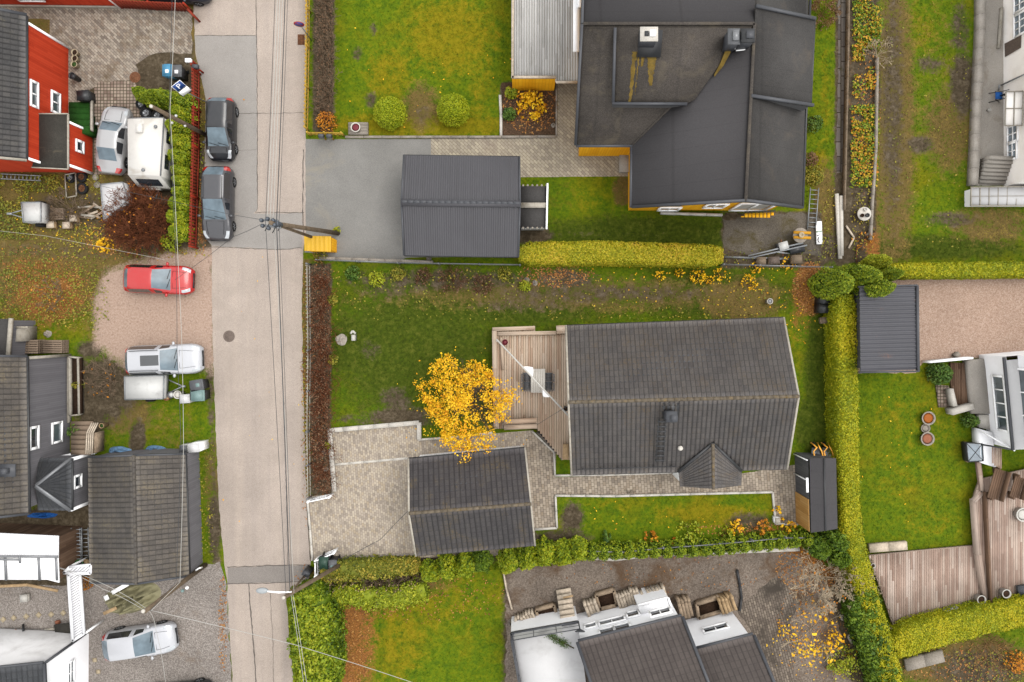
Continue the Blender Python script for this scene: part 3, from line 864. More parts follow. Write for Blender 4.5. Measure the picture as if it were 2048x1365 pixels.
# ---- grass blades and fallen leaves
def sample_px(n, u0, u1, v0, v1):
	return NR.uniform(u0, u1, n), NR.uniform(v0, v1, n)
def hard_free(u, v):
	ok = np.ones(len(u), bool)
	for poly in HARD:
		ok &= sd_poly(u, v, poly) > 2
	return ok
def flat_leaves(u, v, size, z, jit=0.5, tilt=0.35, vary=0.5):
	"""little leaf-shaped quads lying about at photo positions u, v"""
	n = len(u)
	x = (u - CX) * H / F; y = (CY - v) * H / F
	c = np.stack([x, y, np.full(n, z) + NR.uniform(0, .03, n)], 1)
	a = NR.uniform(0, 6.283, n)
	t = np.stack([np.cos(a), np.sin(a), NR.uniform(-tilt, tilt, n)], 1)
	b = np.stack([-np.sin(a), np.cos(a), NR.uniform(-tilt, tilt, n)], 1)
	s = size * (1 + NR.uniform(-vary, vary, n))[:, None]
	vs = np.stack([c - t * s, c + b * s * .6, c + t * s, c - b * s * .6], 1).reshape(-1, 3)
	vs[:, 2] = np.maximum(vs[:, 2], z - .01)
	q = np.arange(4 * n).reshape(n, 4)
	uv = np.repeat(np.stack([NR.random(n), NR.random(n)], 1), 4, axis=0)
	return vs, q, uv
def grass():
	u, v = sample_px(230000, -40, 2090, -30, 1400)
	ok = hard_free(u, v)
	u, v = u[ok], v[ok]
	w = masks(u, v)
	keep = NR.random(len(u)) > np.maximum(np.maximum(w[0], w[2]), w[4]) * 0.9
	u, v = u[keep], v[keep]
	n = len(u)
	x = (u - CX) * H / F; y = (CY - v) * H / F
	a = NR.uniform(0, 6.283, n)
	s = NR.uniform(.03, .07, n)
	hgt = NR.uniform(.015, .05, n)
	lean = NR.uniform(-.13, .13, (n, 2))
	d = np.stack([np.cos(a) * s, np.sin(a) * s], 1)
	z0 = np.full(n, .003)
	vs = np.stack([np.stack([x - d[:, 0], y - d[:, 1], z0], 1), np.stack([x + d[:, 0], y + d[:, 1], z0], 1),
                   np.stack([x + lean[:, 0], y + lean[:, 1], hgt], 1)], 1).reshape(-1, 3)
	mb = MB(); mb.bulk(vs, np.arange(3 * n).reshape(n, 3), None)
	o = struct(mb, "grass", "ground_mix", 'stuff')
	set_masks(o.data, np.repeat(u, 3), np.repeat(v, 3))
grass()
def litter(name, spots, n_each, size, mat, z=.02, rnd=0.75):
	U = []; V = []
	for (u, v, ru, rv, k) in spots:
		r = np.sqrt(NR.random(int(n_each * k))) ** (1 / rnd); a = NR.uniform(0, 6.283, len(r))
		U.append(u + ru * r * np.cos(a)); V.append(v + rv * r * np.sin(a))
	mb = MB()
	mb.bulk(*flat_leaves(np.concatenate(U), np.concatenate(V), size, z))
	return struct(mb, name, mat, 'stuff')
litter("fallen_leaves", [(1622, 578, 38, 54, 1.6), (100, 590, 90, 66, .6), (700, 1290, 44, 120, .8), (740, 1210, 80, 30, .4), (1620, 1130, 70, 60, 1.3), (1640, 1260, 90, 100, .5),
                         (1060, 215, 56, 54, .9), (300, 460, 130, 70, .15), (220, 480, 60, 40, .2), (1735, 200, 26, 200, .4), (1110, 550, 80, 26, .6), (446, 1250, 9, 100, .25),
                         (60, 560, 120, 70, .5), (870, 1190, 140, 60, .35), (404, 430, 12, 80, .3), (640, 760, 26, 240, .3), (1330, 1150, 200, 40, .12), (1930, 1330, 130, 50, .5),
                         (1500, 1060, 110, 14, .35), (640, 1180, 60, 60, .3), (610, 800, 8, 260, .2)], 900, .05, "leaf_litter")
litter("fallen_leaves", [(930, 820, 150, 130, .5), (1640, 1290, 110, 70, .35), (1360, 545, 240, 20, .15), (1500, 600, 120, 60, .08), (190, 470, 60, 40, .2), (60, 400, 120, 130, .3),
                         (1600, 620, 50, 70, .1), (850, 150, 200, 130, .06), (1300, 1040, 250, 40, .06), (1800, 900, 90, 180, .05), (520, 700, 90, 640, .04), (1400, 590, 320, 50, .08)], 420, .05, "leaf_yellow")
# ------------------------------------------------------------------ building helpers
def slope(mb, e0, e1, r0, r1, tw=0.3, ch=0.34, amp=0.022, step=0.03, mode='tile', m=0, thick=0.08, mu=1, slab=True):
	e0, e1, r0, r1 = Vector(e0), Vector(e1), Vector(r0), Vector(r1)
	n = (e1 - e0).cross((r0 + r1) / 2 - (e0 + e1) / 2)
	if n.z < 0:
		e0, e1, r0, r1 = e1, e0, r1, r0
		n = -n
	n.normalize()
	W = max((e1 - e0).length, (r1 - r0).length); L = ((r0 + r1) / 2 - (e0 + e1) / 2).length
	ncol = max(2, round(W / tw)); nrow = max(1, round(L / ch)) if mode == 'tile' else 1
	if mode == 'tile':
		prof = [(0, 0), (.16, .3), (.34, 1), (.5, 1), (.66, .3), (.84, 0)]
	elif mode == 'rib':
		prof = [(0, 0), (.5, 0), (.6, 1), (.9, 1)]
	else:
		prof = [(0, 0)]
	us = [(c + a, b) for c in range(ncol) for a, b in prof] + [(ncol, prof[0][1])]
	rows = []; uvs = []
	for j in range(nrow):
		for e in ((0, 1) if True else ()):
			v = (j + e) / nrow
			off = step * (1 - e) if mode == 'tile' else 0.0
			row = []; ur = []
			for uq, w in us:
				t = uq / ncol
				p = (e0.lerp(e1, t)).lerp(r0.lerp(r1, t), v) + n * (off + amp * w + 0.004)
				row.append(p); ur.append((uq, j + e * 0.98 + .01))
			rows.append(row); uvs.append(ur)
	mb.grid(rows, uvs, m)
	if not slab:
		return
	a = [p for p in (e0, e1, r1, r0)]
	lo = [p - n * thick for p in a]
	mb.add(a + lo, [(0, 1, 2, 3), (7, 6, 5, 4), (0, 4, 5, 1), (1, 5, 6, 2), (2, 6, 7, 3), (3, 7, 4, 0)], None, mu)
def wall(mb, a, b, z0, za, zb=None, bw=0.15, m=0):
	"""upright wall from a to b (outward side to the right of a->b is not enforced)"""
	zb = za if zb is None else zb
	L = math.hypot(b[0] - a[0], b[1] - a[1])
	mb.quad((a[0], a[1], z0), (b[0], b[1], z0), (b[0], b[1], zb), (a[0], a[1], za),
			[(0, z0), (L / bw, z0), (L / bw, zb), (0, za)], m)
def walls(mb, pts, z0, tops, bw=0.15, m=0):
	n = len(pts)
	for i in range(n):
		wall(mb, pts[i], pts[(i + 1) % n], z0, tops[i], tops[(i + 1) % n], bw, m)
def ridge_cap(mb, a, b, r=0.1, seg=0.36):
	a = Vector(a); b = Vector(b); L = (b - a).length; k = max(1, round(L / seg))
	for i in range(k):
		p = a.lerp(b, i / k); q = a.lerp(b, (i + 1.08) / k)
		mb.tube([p, q], r * 1.08, 8, 0, r * .92)
def part(mb, name, mats, parent, smooth=False, label=None):
	o = obj_from(mb, name, mats, parent, smooth)
	if label:
		o["label"] = label
	return o
def gutter(root, a, b, mat="dark_metal", r=0.06, drop=0.06):
	mb = MB(); a = Vector(a); b = Vector(b)
	mb.tube([a - Vector((0, 0, drop)), b - Vector((0, 0, drop))], r, 8)
	return part(mb, "gutter", mat, root)
def verge(root, pts, mat, w=0.1, h=0.18):
	mb = MB()
	for a, b in zip(pts, pts[1:]):
		mb.bar(Vector(a) + Vector((0, 0, -.02)), Vector(b) + Vector((0, 0, -.02)), w, h)
	return part(mb, "verge_board", mat, root)
def gable(name, label, N0, N1, R0, R1, S0, S1, roofm, wallm, inset=0.3, verge_mat="slate_trim", cap_mat=None, gutter_mat="dark_metal",
          tw=.3, ch=.34, mode='tile', amp=.022, step=.03, cat="house", bw=.15, group=None):
	N0, N1, R0, R1, S0, S1 = map(Vector, (N0, N1, R0, R1, S0, S1))
	c = (N0 + N1 + S0 + S1) / 4
	root = thing(name, label, cat, (c.x, c.y, 0), group)
	mb = MB()
	slope(mb, N0, N1, R0, R1, tw, ch, amp, step, mode)
	slope(mb, S0, S1, R0, R1, tw, ch, amp, step, mode)
	roof = part(mb, "roof", [roofm, "slate_trim"], root)
	mb = MB(); ridge_cap(mb, R0 + Vector((0, 0, .03)), R1 + Vector((0, 0, .03)))
	part(mb, "ridge_cap", cap_mat or roofm, roof, True)
	gutter(roof, N0, N1, gutter_mat); gutter(roof, S0, S1, gutter_mat)
	verge(roof, [N0, R0, S0], verge_mat); verge(roof, [N1, R1, S1], verge_mat)
	def ins(p, q, r):       # corner p pulled in along the eave and along the gable
		d = (q - p).normalized() * inset; e = (r - p).normalized() * inset
		return p + d + e + Vector((0, 0, -.14))
	n0, n1 = ins(N0, N1, R0), ins(N1, N0, R1)
	s0, s1 = ins(S0, S1, R0), ins(S1, S0, R1)
	r0 = R0 + (R1 - R0).normalized() * inset + Vector((0, 0, -.14)); r1 = R1 + (R0 - R1).normalized() * inset + Vector((0, 0, -.14))
	mb = MB()
	pts = [n0, n1, r1, s1, s0, r0]
	walls(mb, pts, 0.0, [p.z for p in pts], bw)
	part(mb, "wall", wallm, root)
	return root, roof
def window(root, a, b, corners, nx=2, ny=1, frame="white_paint", glass="glass", fw=0.09, out=0.05):
	"""framed window on the wall through a, b; corners are four photo points"""
	a = Vector((a[0], a[1], 0)); b = Vector((b[0], b[1], 0))
	q = [hit(u, v, a, b) for u, v in corners]
	t = (b - a).normalized()
	n = Vector((t.y, -t.x, 0))
	if n.dot(-Vector((a.x, a.y, 0))) < 0:
		n = -n                                   # the side that looks towards the plumb line is the one in view
	s = [(p - a).dot(t) for p in q]; z = [p.z for p in q]
	s0, s1, z0, z1 = min(s), max(s), min(z), max(z)
	def W(x, y, o):
		return a + t * x + Vector((0, 0, y)) + n * o
	mb = MB()
	for x in (s0, s1):
		mb.bar(W(x, z0, out), W(x, z1, out), fw, .09, up=n)
	for y in (z0, z1):
		mb.bar(W(s0 - fw / 2, y, out + .004), W(s1 + fw / 2, y, out + .004), .09, fw, up=(0, 0, 1))
	for i in range(1, nx):
		x = s0 + (s1 - s0) * i / nx
		mb.bar(W(x, z0, out - .005), W(x, z1, out - .005), fw * .55, .06, up=n)
	for j in range(1, ny):
		y = z0 + (z1 - z0) * j / ny
		mb.bar(W(s0, y, out - .008), W(s1, y, out - .008), .06, fw * .55, up=(0, 0, 1))
	f = part(mb, "window", frame, root)
	mb = MB(); mb.quad(W(s0, z0, .012), W(s1, z0, .012), W(s1, z1, .012), W(s0, z1, .012))
	part(mb, "pane", glass, f)
	return f
def corner_board(root, p, z1, mat="white_paint", w=.12, z0=0.0):
	mb = MB(); mb.bar((p[0], p[1], z0), (p[0], p[1], z1), w, w)
	part(mb, "corner_board", mat, root)
def boards(mb, poly, z, ang, bw=0.14, gap=0.012, th=0.03, m=0):
	"""deck boards filling a world polygon (xy), running at angle ang"""
	ca, sa = math.cos(ang), math.sin(ang)
	loc = [(p[0] * ca + p[1] * sa, -p[0] * sa + p[1] * ca) for p in poly]
	y0 = min(q[1] for q in loc); y1 = max(q[1] for q in loc)
	k = int((y1 - y0) / bw) + 1
	for i in range(k):
		y = y0 + (i + .5) * bw
		xs = []
		for j in range(len(loc)):
			(xa, ya), (xb, yb) = loc[j], loc[(j + 1) % len(loc)]
			if (ya > y) != (yb > y):
				xs.append(xa + (xb - xa) * (y - ya) / (yb - ya))
		xs.sort()
		for xa, xb in zip(xs[::2], xs[1::2]):
			h = (bw - gap) / 2; zz = z + RND.uniform(-.003, .003)
			c = [(xa, y - h), (xb, y - h), (xb, y + h), (xa, y + h)]
			top = [(x * ca - yy * sa, x * sa + yy * ca) for x, yy in c]
			vs = [(*t, zz) for t in top] + [(*t, zz - th) for t in top]
			s0 = i + RND.random() * 3
			uvt = [(i + .05, xa + i * 7.3), (i + .05, xb + i * 7.3), (i + .78, xb + i * 7.3), (i + .78, xa + i * 7.3)]
			mb.add(vs, [(0, 1, 2, 3), (0, 4, 5, 1), (1, 5, 6, 2), (2, 6, 7, 3), (3, 7, 4, 0)], [uvt, uvt, uvt, uvt, uvt], m)
def pw(poly, z):
	return [tuple(P(u, v, z))[:2] for u, v in poly]
def grid_roof(mb, quad, z_list, n=1, m=0):
	pass

# ------------------------------------------------------------------ the house in the middle of the picture
ZE, ZR = 2.8, 4.7
mn0, mn1 = P(1132, 652, ZE), P(1567, 636, ZE)
mr0, mr1 = P(1137, 805, ZR), P(1597, 793, ZR)
ms0, ms1 = P(1143, 950, ZE), P(1574, 938, ZE)
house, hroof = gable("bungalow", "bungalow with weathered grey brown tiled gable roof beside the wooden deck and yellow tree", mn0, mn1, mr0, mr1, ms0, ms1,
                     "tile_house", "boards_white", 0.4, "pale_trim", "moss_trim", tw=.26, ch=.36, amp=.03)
# cross gable over the entrance
pr0, pr1 = P(1426, 892, 3.75), P(1428, 977, 3.35)
pa = [P(1358, 942, 2.72), P(1360, 972, 2.5), P(1482, 938, 2.72), P(1482, 970, 2.5)]
mb = MB()
slope(mb, P(1357, 946, 2.95), P(1360, 973, 2.6), P(1426, 888, 3.62), P(1427, 978, 3.4), .26, .3, .025, .03, slab=False)
slope(mb, P(1483, 944, 2.95), P(1482, 971, 2.6), P(1426, 888, 3.62), P(1427, 978, 3.4), .26, .3, .025, .03, slab=False)
pg = part(mb, "porch_roof", ["tile_house", "slate_trim"], house)
mb = MB(); ridge_cap(mb, P(1426, 888, 3.66), P(1427, 978, 3.44), .09)
part(mb, "ridge_cap", "moss_trim", pg, True)
mb = MB(); mb.bar(P(1426, 887, 3.64), P(1356, 945, 3.0), .16, .05); mb.bar(P(1426, 887, 3.64), P(1484, 943, 3.0), .16, .05)
part(mb, "valley_flashing", "dark_metal", pg)
mb = MB()
for a, b, zz in (((1364, 940), (1364, 968), 2.5), ((1364, 968), (1478, 966), 2.5), ((1478, 966), (1478, 938), 2.5)):
	wall(mb, P(a[0], a[1], zz), P(b[0], b[1], zz), 0, zz)
mb.add([P(1364, 969, 2.5), P(1478, 967, 2.5), P(1427, 970, 3.25)], [(0, 1, 2)])
part(mb, "porch_wall", "boards_white", house)
# chimney, vent, roof ladder, snow guard
mb = MB(); c = P(1340, 832, 4.9)
mb.box((c.x, c.y, 4.75), (.5, .5, 1.1)); part_c = part(mb, "chimney", "slate_trim", hroof)
mb = MB(); mb.box((c.x, c.y, 5.33), (.58, .58, .07)); mb.box((c.x + .08, c.y - .04, 5.48), (.26, .28, .24)); mb.box((c.x + .08, c.y - .04, 5.62), (.34, .36, .05))
part(mb, "chimney_cap", "slate_trim", part_c)
mb = MB(); f0 = P(1340, 826, 4.45)
mb.box((f0.x, f0.y + .12, 4.43), (1.0, 1.0, .05), rot=Matrix.Rotation(rad(24), 3, 'X')); part(mb, "flashing", "dark_metal", part_c)
mb = MB(); c = P(1361, 897, 3.6)
mb.lathe((c.x, c.y, 3.25), [(.11, 0), (.11, .26), (.14, .28), (.14, .36), (.08, .42), (.01, .43)], 14); part(mb, "roof_vent", "kerb_stone", hroof, True)
mb = MB()
t0, t1 = P(1324, 838, 4.42), P(1318, 925, 3.2)
for s in (-.2, .2):
	mb.bar(t0 + Vector((s, 0, .1)), t1 + Vector((s, 0, .1)), .04, .05)
for i in range(9):
	p = t0.lerp(t1, (i + .5) / 9); mb.bar(p + Vector((-.26, 0, .12)), p + Vector((.26, 0, .12)), .1, .03)
part(mb, "roof_ladder", "dark_metal", hroof)
mb = MB()
g0, g1 = P(1155, 938, 2.99), P(1352, 932, 2.99)
mb.tube([g0 + Vector((0, 0, .16)), g1 + Vector((0, 0, .16))], .022, 6)
for i in range(6):
	p = g0.lerp(g1, (i + .3) / 5.6); mb.bar(p, p + Vector((0, 0.02, .18)), .04, .06)
part(mb, "snow_guard", "dark_metal", hroof)

# ------------------------------------------------------------------ its garage
GE, GR = 2.5, 3.6
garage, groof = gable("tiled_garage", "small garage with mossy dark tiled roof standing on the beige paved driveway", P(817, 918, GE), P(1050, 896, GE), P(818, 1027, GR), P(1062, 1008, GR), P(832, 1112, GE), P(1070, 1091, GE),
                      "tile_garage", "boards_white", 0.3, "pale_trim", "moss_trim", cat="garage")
# garden shed by the hedge
zs = 2.3
root = thing("garden_shed", "dark roofed garden shed with pale wooden doors beside the long yellow hedge", "shed", at(1637, 985, 1.2))
q = [P(1619, 917, 2.05), P(1672, 917, 2.05), P(1675, 1058, 2.05), P(1622, 1066, 2.05)]
mb = MB()
ra, rb = P(1648, 917, 2.35), P(1651, 1062, 2.35)
slope(mb, q[0], q[3], ra, rb, 1.0, 1.0, 0, 0, 'flat'); slope(mb, q[1], q[2], ra, rb, 1.0, 1.0, 0, 0, 'flat')
rf = part(mb, "roof", ["felt_clean", "slate_trim"], root)
mb = MB(); mb.bar(ra + Vector((0, 0, .02)), rb + Vector((0, 0, .02)), .09, .05); part(mb, "ridge_cap", "dark_metal", rf)
w = [P(1617, 918, 2.0), P(1671, 919, 2.0), P(1674, 1057, 2.0), P(1621, 1064, 2.0)]
w = [Vector((p.x * .999, p.y, 0)) for p in w]
mb = MB(); walls(mb, w, 0, [2.02] * 4, .14); part(mb, "wall", "boards_dark", root)
mid = w[0].lerp(w[3], .56)
def panel(root, name, a, b, z0, z1, mat, off, th=.04, bw=.14):
	a = Vector((a[0], a[1], 0)); b = Vector((b[0], b[1], 0)); t = (b - a).normalized(); n = Vector((t.y, -t.x, 0))
	if n.dot(-a) < 0: n = -n
	mb = MB()
	p = a + n * off; q2 = b + n * off
	wall(mb, p, q2, z0, z1, None, bw)
	for e in (a, b):
		mb.quad((e.x, e.y, z0), (e + n * off)[:2] + (z0,) if False else (e.x + n.x * off, e.y + n.y * off, z0), (e.x + n.x * off, e.y + n.y * off, z1), (e.x, e.y, z1))
	mb.quad((a.x, a.y, z1), (b.x, b.y, z1), (q2.x, q2.y, z1), (p.x, p.y, z1))
	return part(mb, name, mat, root)
dA = panel(root, "door", mid, mid.lerp(w[3], .5), .05, 1.95, "boards_tan", .05)
dB = panel(root, "door", mid.lerp(w[3], .51), w[3], .05, 1.95, "boards_tan", .05)
mb = MB()
for t in (.02, .3):
	p = w[0].lerp(w[3], t); mb.bar((p.x - .06, p.y, .02), (p.x - .06, p.y, 2.0), .06, .05)
	part(mb, "trim", "white_paint", root); mb = MB()
p0, p1 = w[0].lerp(w[3], .26), w[0].lerp(w[3], .46); mb.bar((p0.x - .1, p0.y, 2.0), (p1.x - .1, p1.y, 2.0), .12, .08)
part(mb, "trim", "white_paint", root)

# ------------------------------------------------------------------ big dark-roofed yellow house
ZR1 = 7.0
yh = thing("yellow_house", "large yellow house under a sprawling dark felt roof with two chimney groups", "house", at(1400, 220, 4))
rw, re = P(1165, 48, ZR1), P(1509, 48, ZR1)
sw, se = P(1152, 290, 3.6), P(1265, 290, 3.6)
nwv, nev = P(1172, -170, 3.9), P(1512, -170, 3.9)
r2s = P(1491, 402, ZR1)
we_s, we_n = P(1264, 415, 3.6), P(1265, 290, 3.6)
ee_s, ee_n = P(1604, 416, 4.2), P(1622, -170, 4.2)
val = re
mb = MB()
def flat(mb, pts, m=0, th=.1):
	up = [Vector(p) for p in pts]; n = len(up)
	nn = (up[1] - up[0]).cross(up[-1] - up[0])
	if nn.z < 0:
		up.reverse()
	lo = [p - Vector((0, 0, th)) for p in up]
	fs = [tuple(range(n)), tuple(range(2 * n - 1, n - 1, -1))] + [(i, n + i, n + (i + 1) % n, (i + 1) % n) for i in range(n)]
	mb.add(up + lo, fs, None, m)
# main ridge: north and south slopes, wing: west and east slopes
flat(mb, [sw, se, re, rw], 1)
flat(mb, [rw, re, nev, nwv], 0)
flat(mb, [we_s, r2s, re, we_n], 0)
em = P(1616, 40, 4.2)
flat(mb, [ee_s, em, re, r2s], 2); flat(mb, [em, P(1622, -170, 4.2), nev, re], 2)
roof = part(mb, "roof", ["felt_clean", "felt_dirty", "felt"], yh)
mb = MB()
for a, b in ((rw, re), (re, r2s)):
	mb.bar(a + Vector((0, 0, .03)), b + Vector((0, 0, .03)), .16, .04)
part(mb, "ridge_strip", "felt_dirty", roof)
mb = MB(); mb.bar(we_n + Vector((.0, 0, .02)), re + Vector((0, 0, .02)), .12, .04); part(mb, "valley_flashing", "felt_dirty", roof)
mb = MB(); mb.bar(P(1398, 193, 5.45), P(1499, 178, 6.86), .07, .05); part(mb, "seam", "dark_metal", roof)
verge(roof, [we_s + Vector((0, .02, 0)), r2s + Vector((0, .02, 0)), ee_s + Vector((0, .02, 0))], "slate_trim", .14, .2)
gutter(roof, we_s + Vector((-.06, 0, 0)), we_n + Vector((-.06, 0, 0)), "slate_trim", .08)
gutter(roof, ee_s + Vector((.06, 0, 0)), P(1619, 0, 4.2) + Vector((.06, 0, 0)), "dark_metal", .08)
gutter(roof, sw + Vector((0, -.05, 0)), se + Vector((0, -.05, 0)), "slate_trim", .08)
verge(roof, [sw + Vector((-.03, 0, 0)), rw + Vector((-.03, 0, 0)), nwv + Vector((-.03, 0, 0))], "slate_trim", .14, .2)
# raised dormer roof on the main slope, and its mossy streaks
da, db_, dc, dd = P(1232, 56, 7.02), P(1228, 206, 5.5), P(1374, 207, 5.5), P(1462, 88, 6.75)
de = P(1390, 199, 5.5)
mb = MB(); flat(mb, [da, db_, dc, de, P(1466, 92, 6.66), P(1480, 56, 7.02)], 0, .12)
for a, b, zl in ((da, db_, 0), (db_, dc, 0)):
	lo_a = Vector((a.x, a.y, a.z - .12)); lo_b = Vector((b.x, b.y, b.z - .12))
	ga = 7.0 - (rw.y - a.y) * 0.66; gb = 7.0 - (rw.y - b.y) * .66
	mb.quad(lo_a, lo_b, (b.x, b.y, min(gb, b.z) - .1), (a.x, a.y, min(ga, a.z) - .14), None, 1)
dr = part(mb, "dormer_roof", ["felt_dirty", "boards_dark"], roof)
mb = MB(); mb.bar(da + Vector((-.05, 0, .02)), db_ + Vector((-.05, 0, .02)), .14, .16); mb.bar(db_ + Vector((-.1, -.05, .02)), dc + Vector((0, -.05, .02)), .14, .16)
part(mb, "dormer_trim", "slate_trim", dr)
def on_dormer(u, v, lift=.012):
	# point of the dormer plane seen at (u, v)
	n = (db_ - da).cross(dc - db_).normalized(); o = Vector((0, 0, H)); d = P(u, v, 0) - o
	return o + d * ((da - o).dot(n) / d.dot(n)) + Vector((0, 0, lift))
mb = MB()
def streak(u0, u1, v0, v1, x0, x1):
	rows = []; k = 26
	for i in range(k + 1):
		t = i / k; v = v0 + (v1 - v0) * t
		a = u0 + (x0 - u0) * t + RND.uniform(-1.4, 1.4); b = u1 + (x1 - u1) * t + RND.uniform(-1.6, 1.6) - 3 * t
		rows.append([on_dormer(a, v), on_dormer(b, v)])
	mb.grid([[r[0] for r in rows], [r[1] for r in rows]][::-1])
streak(1265, 1274, 104, 206, 1257, 1265); streak(1276, 1281, 104, 190, 1270, 1273); streak(1294, 1315, 104, 172, 1298, 1306); streak(1283, 1291, 104, 134, 1282, 1288)
part(mb, "moss_streak", "felt_moss", dr)
mb = MB()
ma, mb2 = P(1461, 92, 6.9), P(1434, 130, 6.1)
mb.grid([[P(1452, 98, 6.72), P(1441, 126, 6.35), P(1428, 150, 6.05)], [P(1462, 104, 6.72), P(1447, 132, 6.3), P(1429, 154, 6.03)]])
part(mb, "moss_streak", "felt_moss", dr)
# east dormer
ea, eb, ec, ed = P(1512, 15, 7.0), P(1630, 40, 5.6), P(1622, 210, 5.6), P(1502, 191, 7.0)
mb = MB(); flat(mb, [ea, eb, ec, ed], 0, .12)
lowz = lambda p: 7.0 - (p.x - re.x) * 0.68 - .1
for a, b in ((ea, eb), (ec, ed), (eb, ec)):
	mb.quad((a.x, a.y, a.z - .12), (b.x, b.y, b.z - .12), (b.x, b.y, min(b.z - .13, lowz(b))), (a.x, a.y, min(a.z - .13, lowz(a))), None, 1)
er = part(mb, "dormer_roof", ["felt", "boards_dark"], roof)
mb = MB()
mb.bar(ea + Vector((0, .04, .03)), eb + Vector((0, .04, .03)), .16, .16); part(mb, "dormer_trim", "slate_trim", er); mb = MB(); mb.bar(ed + Vector((0, -.04, .03)), ec + Vector((.1, -.04, .03)), .16, .16)
part(mb, "dormer_trim", "slate_trim", er)
gutter(er, eb, ec, "dark_metal", .07)
# chimneys
def chimney(u, v, z, w, h, cap, mat="slate_trim", flash=None):
	mb = MB(); c = P(u, v, z)
	mb.box((c.x, c.y, z - .45), (w[0], w[1], 1.1)); o = part(mb, "chimney", mat, roof)
	mb = MB(); mb.box((c.x, c.y, z + .13), (w[0] + .1, w[1] + .1, .07)); part(mb, "chimney_cap", cap, o)
	return o, c
o, c = chimney(1297, 71, 7.5, (.8, .62), 1, "kerb_stone", "slate_trim")
mb = MB(); mb.box((c.x - .13, c.y, 7.69), (.2, .24, .1)); part(mb, "flue", "black_plastic", o)
mb = MB(); mb.box((c.x + .17, c.y, 7.74), (.28, .28, .18)); part(mb, "flue_cover", "white_paint", o)
mb = MB(); f0 = P(1300, 88, 6.78); mb.box((f0.x, f0.y, 6.78), (1.2, 1.3, .06), rot=Matrix.Rotation(rad(24), 3, 'X')); part(mb, "flashing", "dark_metal", o)
o, c = chimney(1466, 76, 7.5, (.52, .7), 1, "grey_plastic")
mb = MB(); mb.box((c.x + .05, c.y, 7.78), (.3, .5, .14)); part(mb, "flue_cover", "grey_metal", o)
o, c = chimney(1494, 74, 7.6, (.6, .6), 1, "dark_metal")
mb = MB(); mb.box((c.x + .06, c.y, 7.85), (.36, .36, .12)); part(mb, "flue_cover", "slate_trim", o)
mb = MB(); mb.bar(P(1476, 82, 7.0), P(1472, 99, 6.7), .18, .04); mb.bar(P(1472, 99, 6.66), P(1497, 96, 6.8), .2, .04); part(mb, "flashing", "white_paint", roof); mb = MB(); mb.bar(P(1455, 78, 7.05), P(1456, 88, 6.9), .08, .04)
part(mb, "flashing", "white_paint", roof)
# walls
mb = MB()
gA, gB, gC = P(1270, 430, 0), P(1490, 430, 0), P(1600, 424, 0)
wx0, wx1 = we_s.x + .35, ee_s.x - .3; wy = we_s.y + .42
walls(mb, [(wx0, wy), (r2s.x, wy), (wx1, wy), (wx1, P(0, -170, 3.9).y - .35), (P(1180, 0, 3.6).x, P(0, -170, 3.9).y - .35), (P(1168, 0, 3.6).x, sw.y + .25), (wx0, sw.y + .25)], 0,
      [3.75, 6.8, 4.3, 4.3, 3.8, 3.62, 3.62], .16)
part(mb, "wall", "boards_yellow", yh)
A_, B_ = (wx0, wy), (wx1, wy)
for (u0, u1, v0, v1) in ((1322, 1355, 412, 418), (1418, 1444, 405, 413), (1484, 1528, 404, 418)):
	window(yh, A_, B_, [(u0, v0), (u1, v0), (u1, v1), (u0, v1)], 2, 1, fw=.1, glass='white_pot', out=.1)
mb = MB()                                        # balcony under the gable
pa, pb, pc, pd = P(1490, 427, 1.6), P(1549, 425, 1.6), P(1541, 436, 1.5), P(1483, 435, 1.5)
boards(mb, [tuple(p)[:2] for p in (pa, pb, pc, pd)], 1.55, rad(90), .22, .05, .04)
part(mb, "balcony", "boards_yellow", yh)
mb = MB(); mb.bar(P(1488, 424, 2.3), P(1550, 422, 2.3), .06, .06)
for i in range(12):
	t = i / 11; mb.bar(P(1488, 424, 2.3).lerp(P(1550, 422, 2.3), t), P(1488, 425, 1.6).lerp(P(1550, 424, 1.6), t), .03, .03)
part(mb, "railing", "dark_metal", yh)
mb = MB(); mb.box(tuple(P(1252, 322, .12)), (M(27), M(46), .3)); part(mb, "doorstep", "concrete", yh)
for i in range(9):
	pass
# raised terrace west of the yellow house
root = thing("raised_terrace", "raised terrace of silvery white planks with a yellow south fascia beside the yellow house", "terrace", at(1090, 60, 2))
zt = 2.3
mb = MB()
poly = [(1026, -200), (1167, -200), (1157, 164), (1112, 164), (1112, 157), (1024, 157)]
boards(mb, pw(poly, zt), zt, rad(90), .15, .012, .04)
part(mb, "deck_board", "deck_white", root)
mb = MB()
a, b = P(1024, 158, zt), P(1112, 158, zt)
wall(mb, (a.x, a.y - .02), (b.x, b.y - .02), 1.75, zt + .05, None, .2); wall(mb, (a.x, a.y + .1), (b.x, b.y + .1), .0, 1.75, None, .2)
part(mb, "fascia", "boards_yellow", root)
mb = MB()
mb.bar(P(1024, 155, zt + .06), P(1112, 155, zt + .06), .14, .1); mb.bar(P(1025, 157, zt + .06), P(1027, -200, zt + .06), .14, .1); mb.bar(P(1112, 165, zt), P(1156, 165, zt), .12, .12)
part(mb, "edge_board", "grey_wood", root)
mb = MB(); wall(mb, P(1028, -200, zt), P(1026, 155, zt), 0, zt - .05)
part(mb, "side_wall", "boards_yellow", root)
mb = MB(); mb.box(tuple(P(1152, 52, 2.9)), (M(12, 2.9), M(104, 2.9), .1)); mb.box(tuple(P(1159, 0, 3.0)), (M(8, 3), M(30, 3), .1))
one(mb, "roof_panel", "white_paint", "white panel lying along the wall above the silvery terrace", "panel")

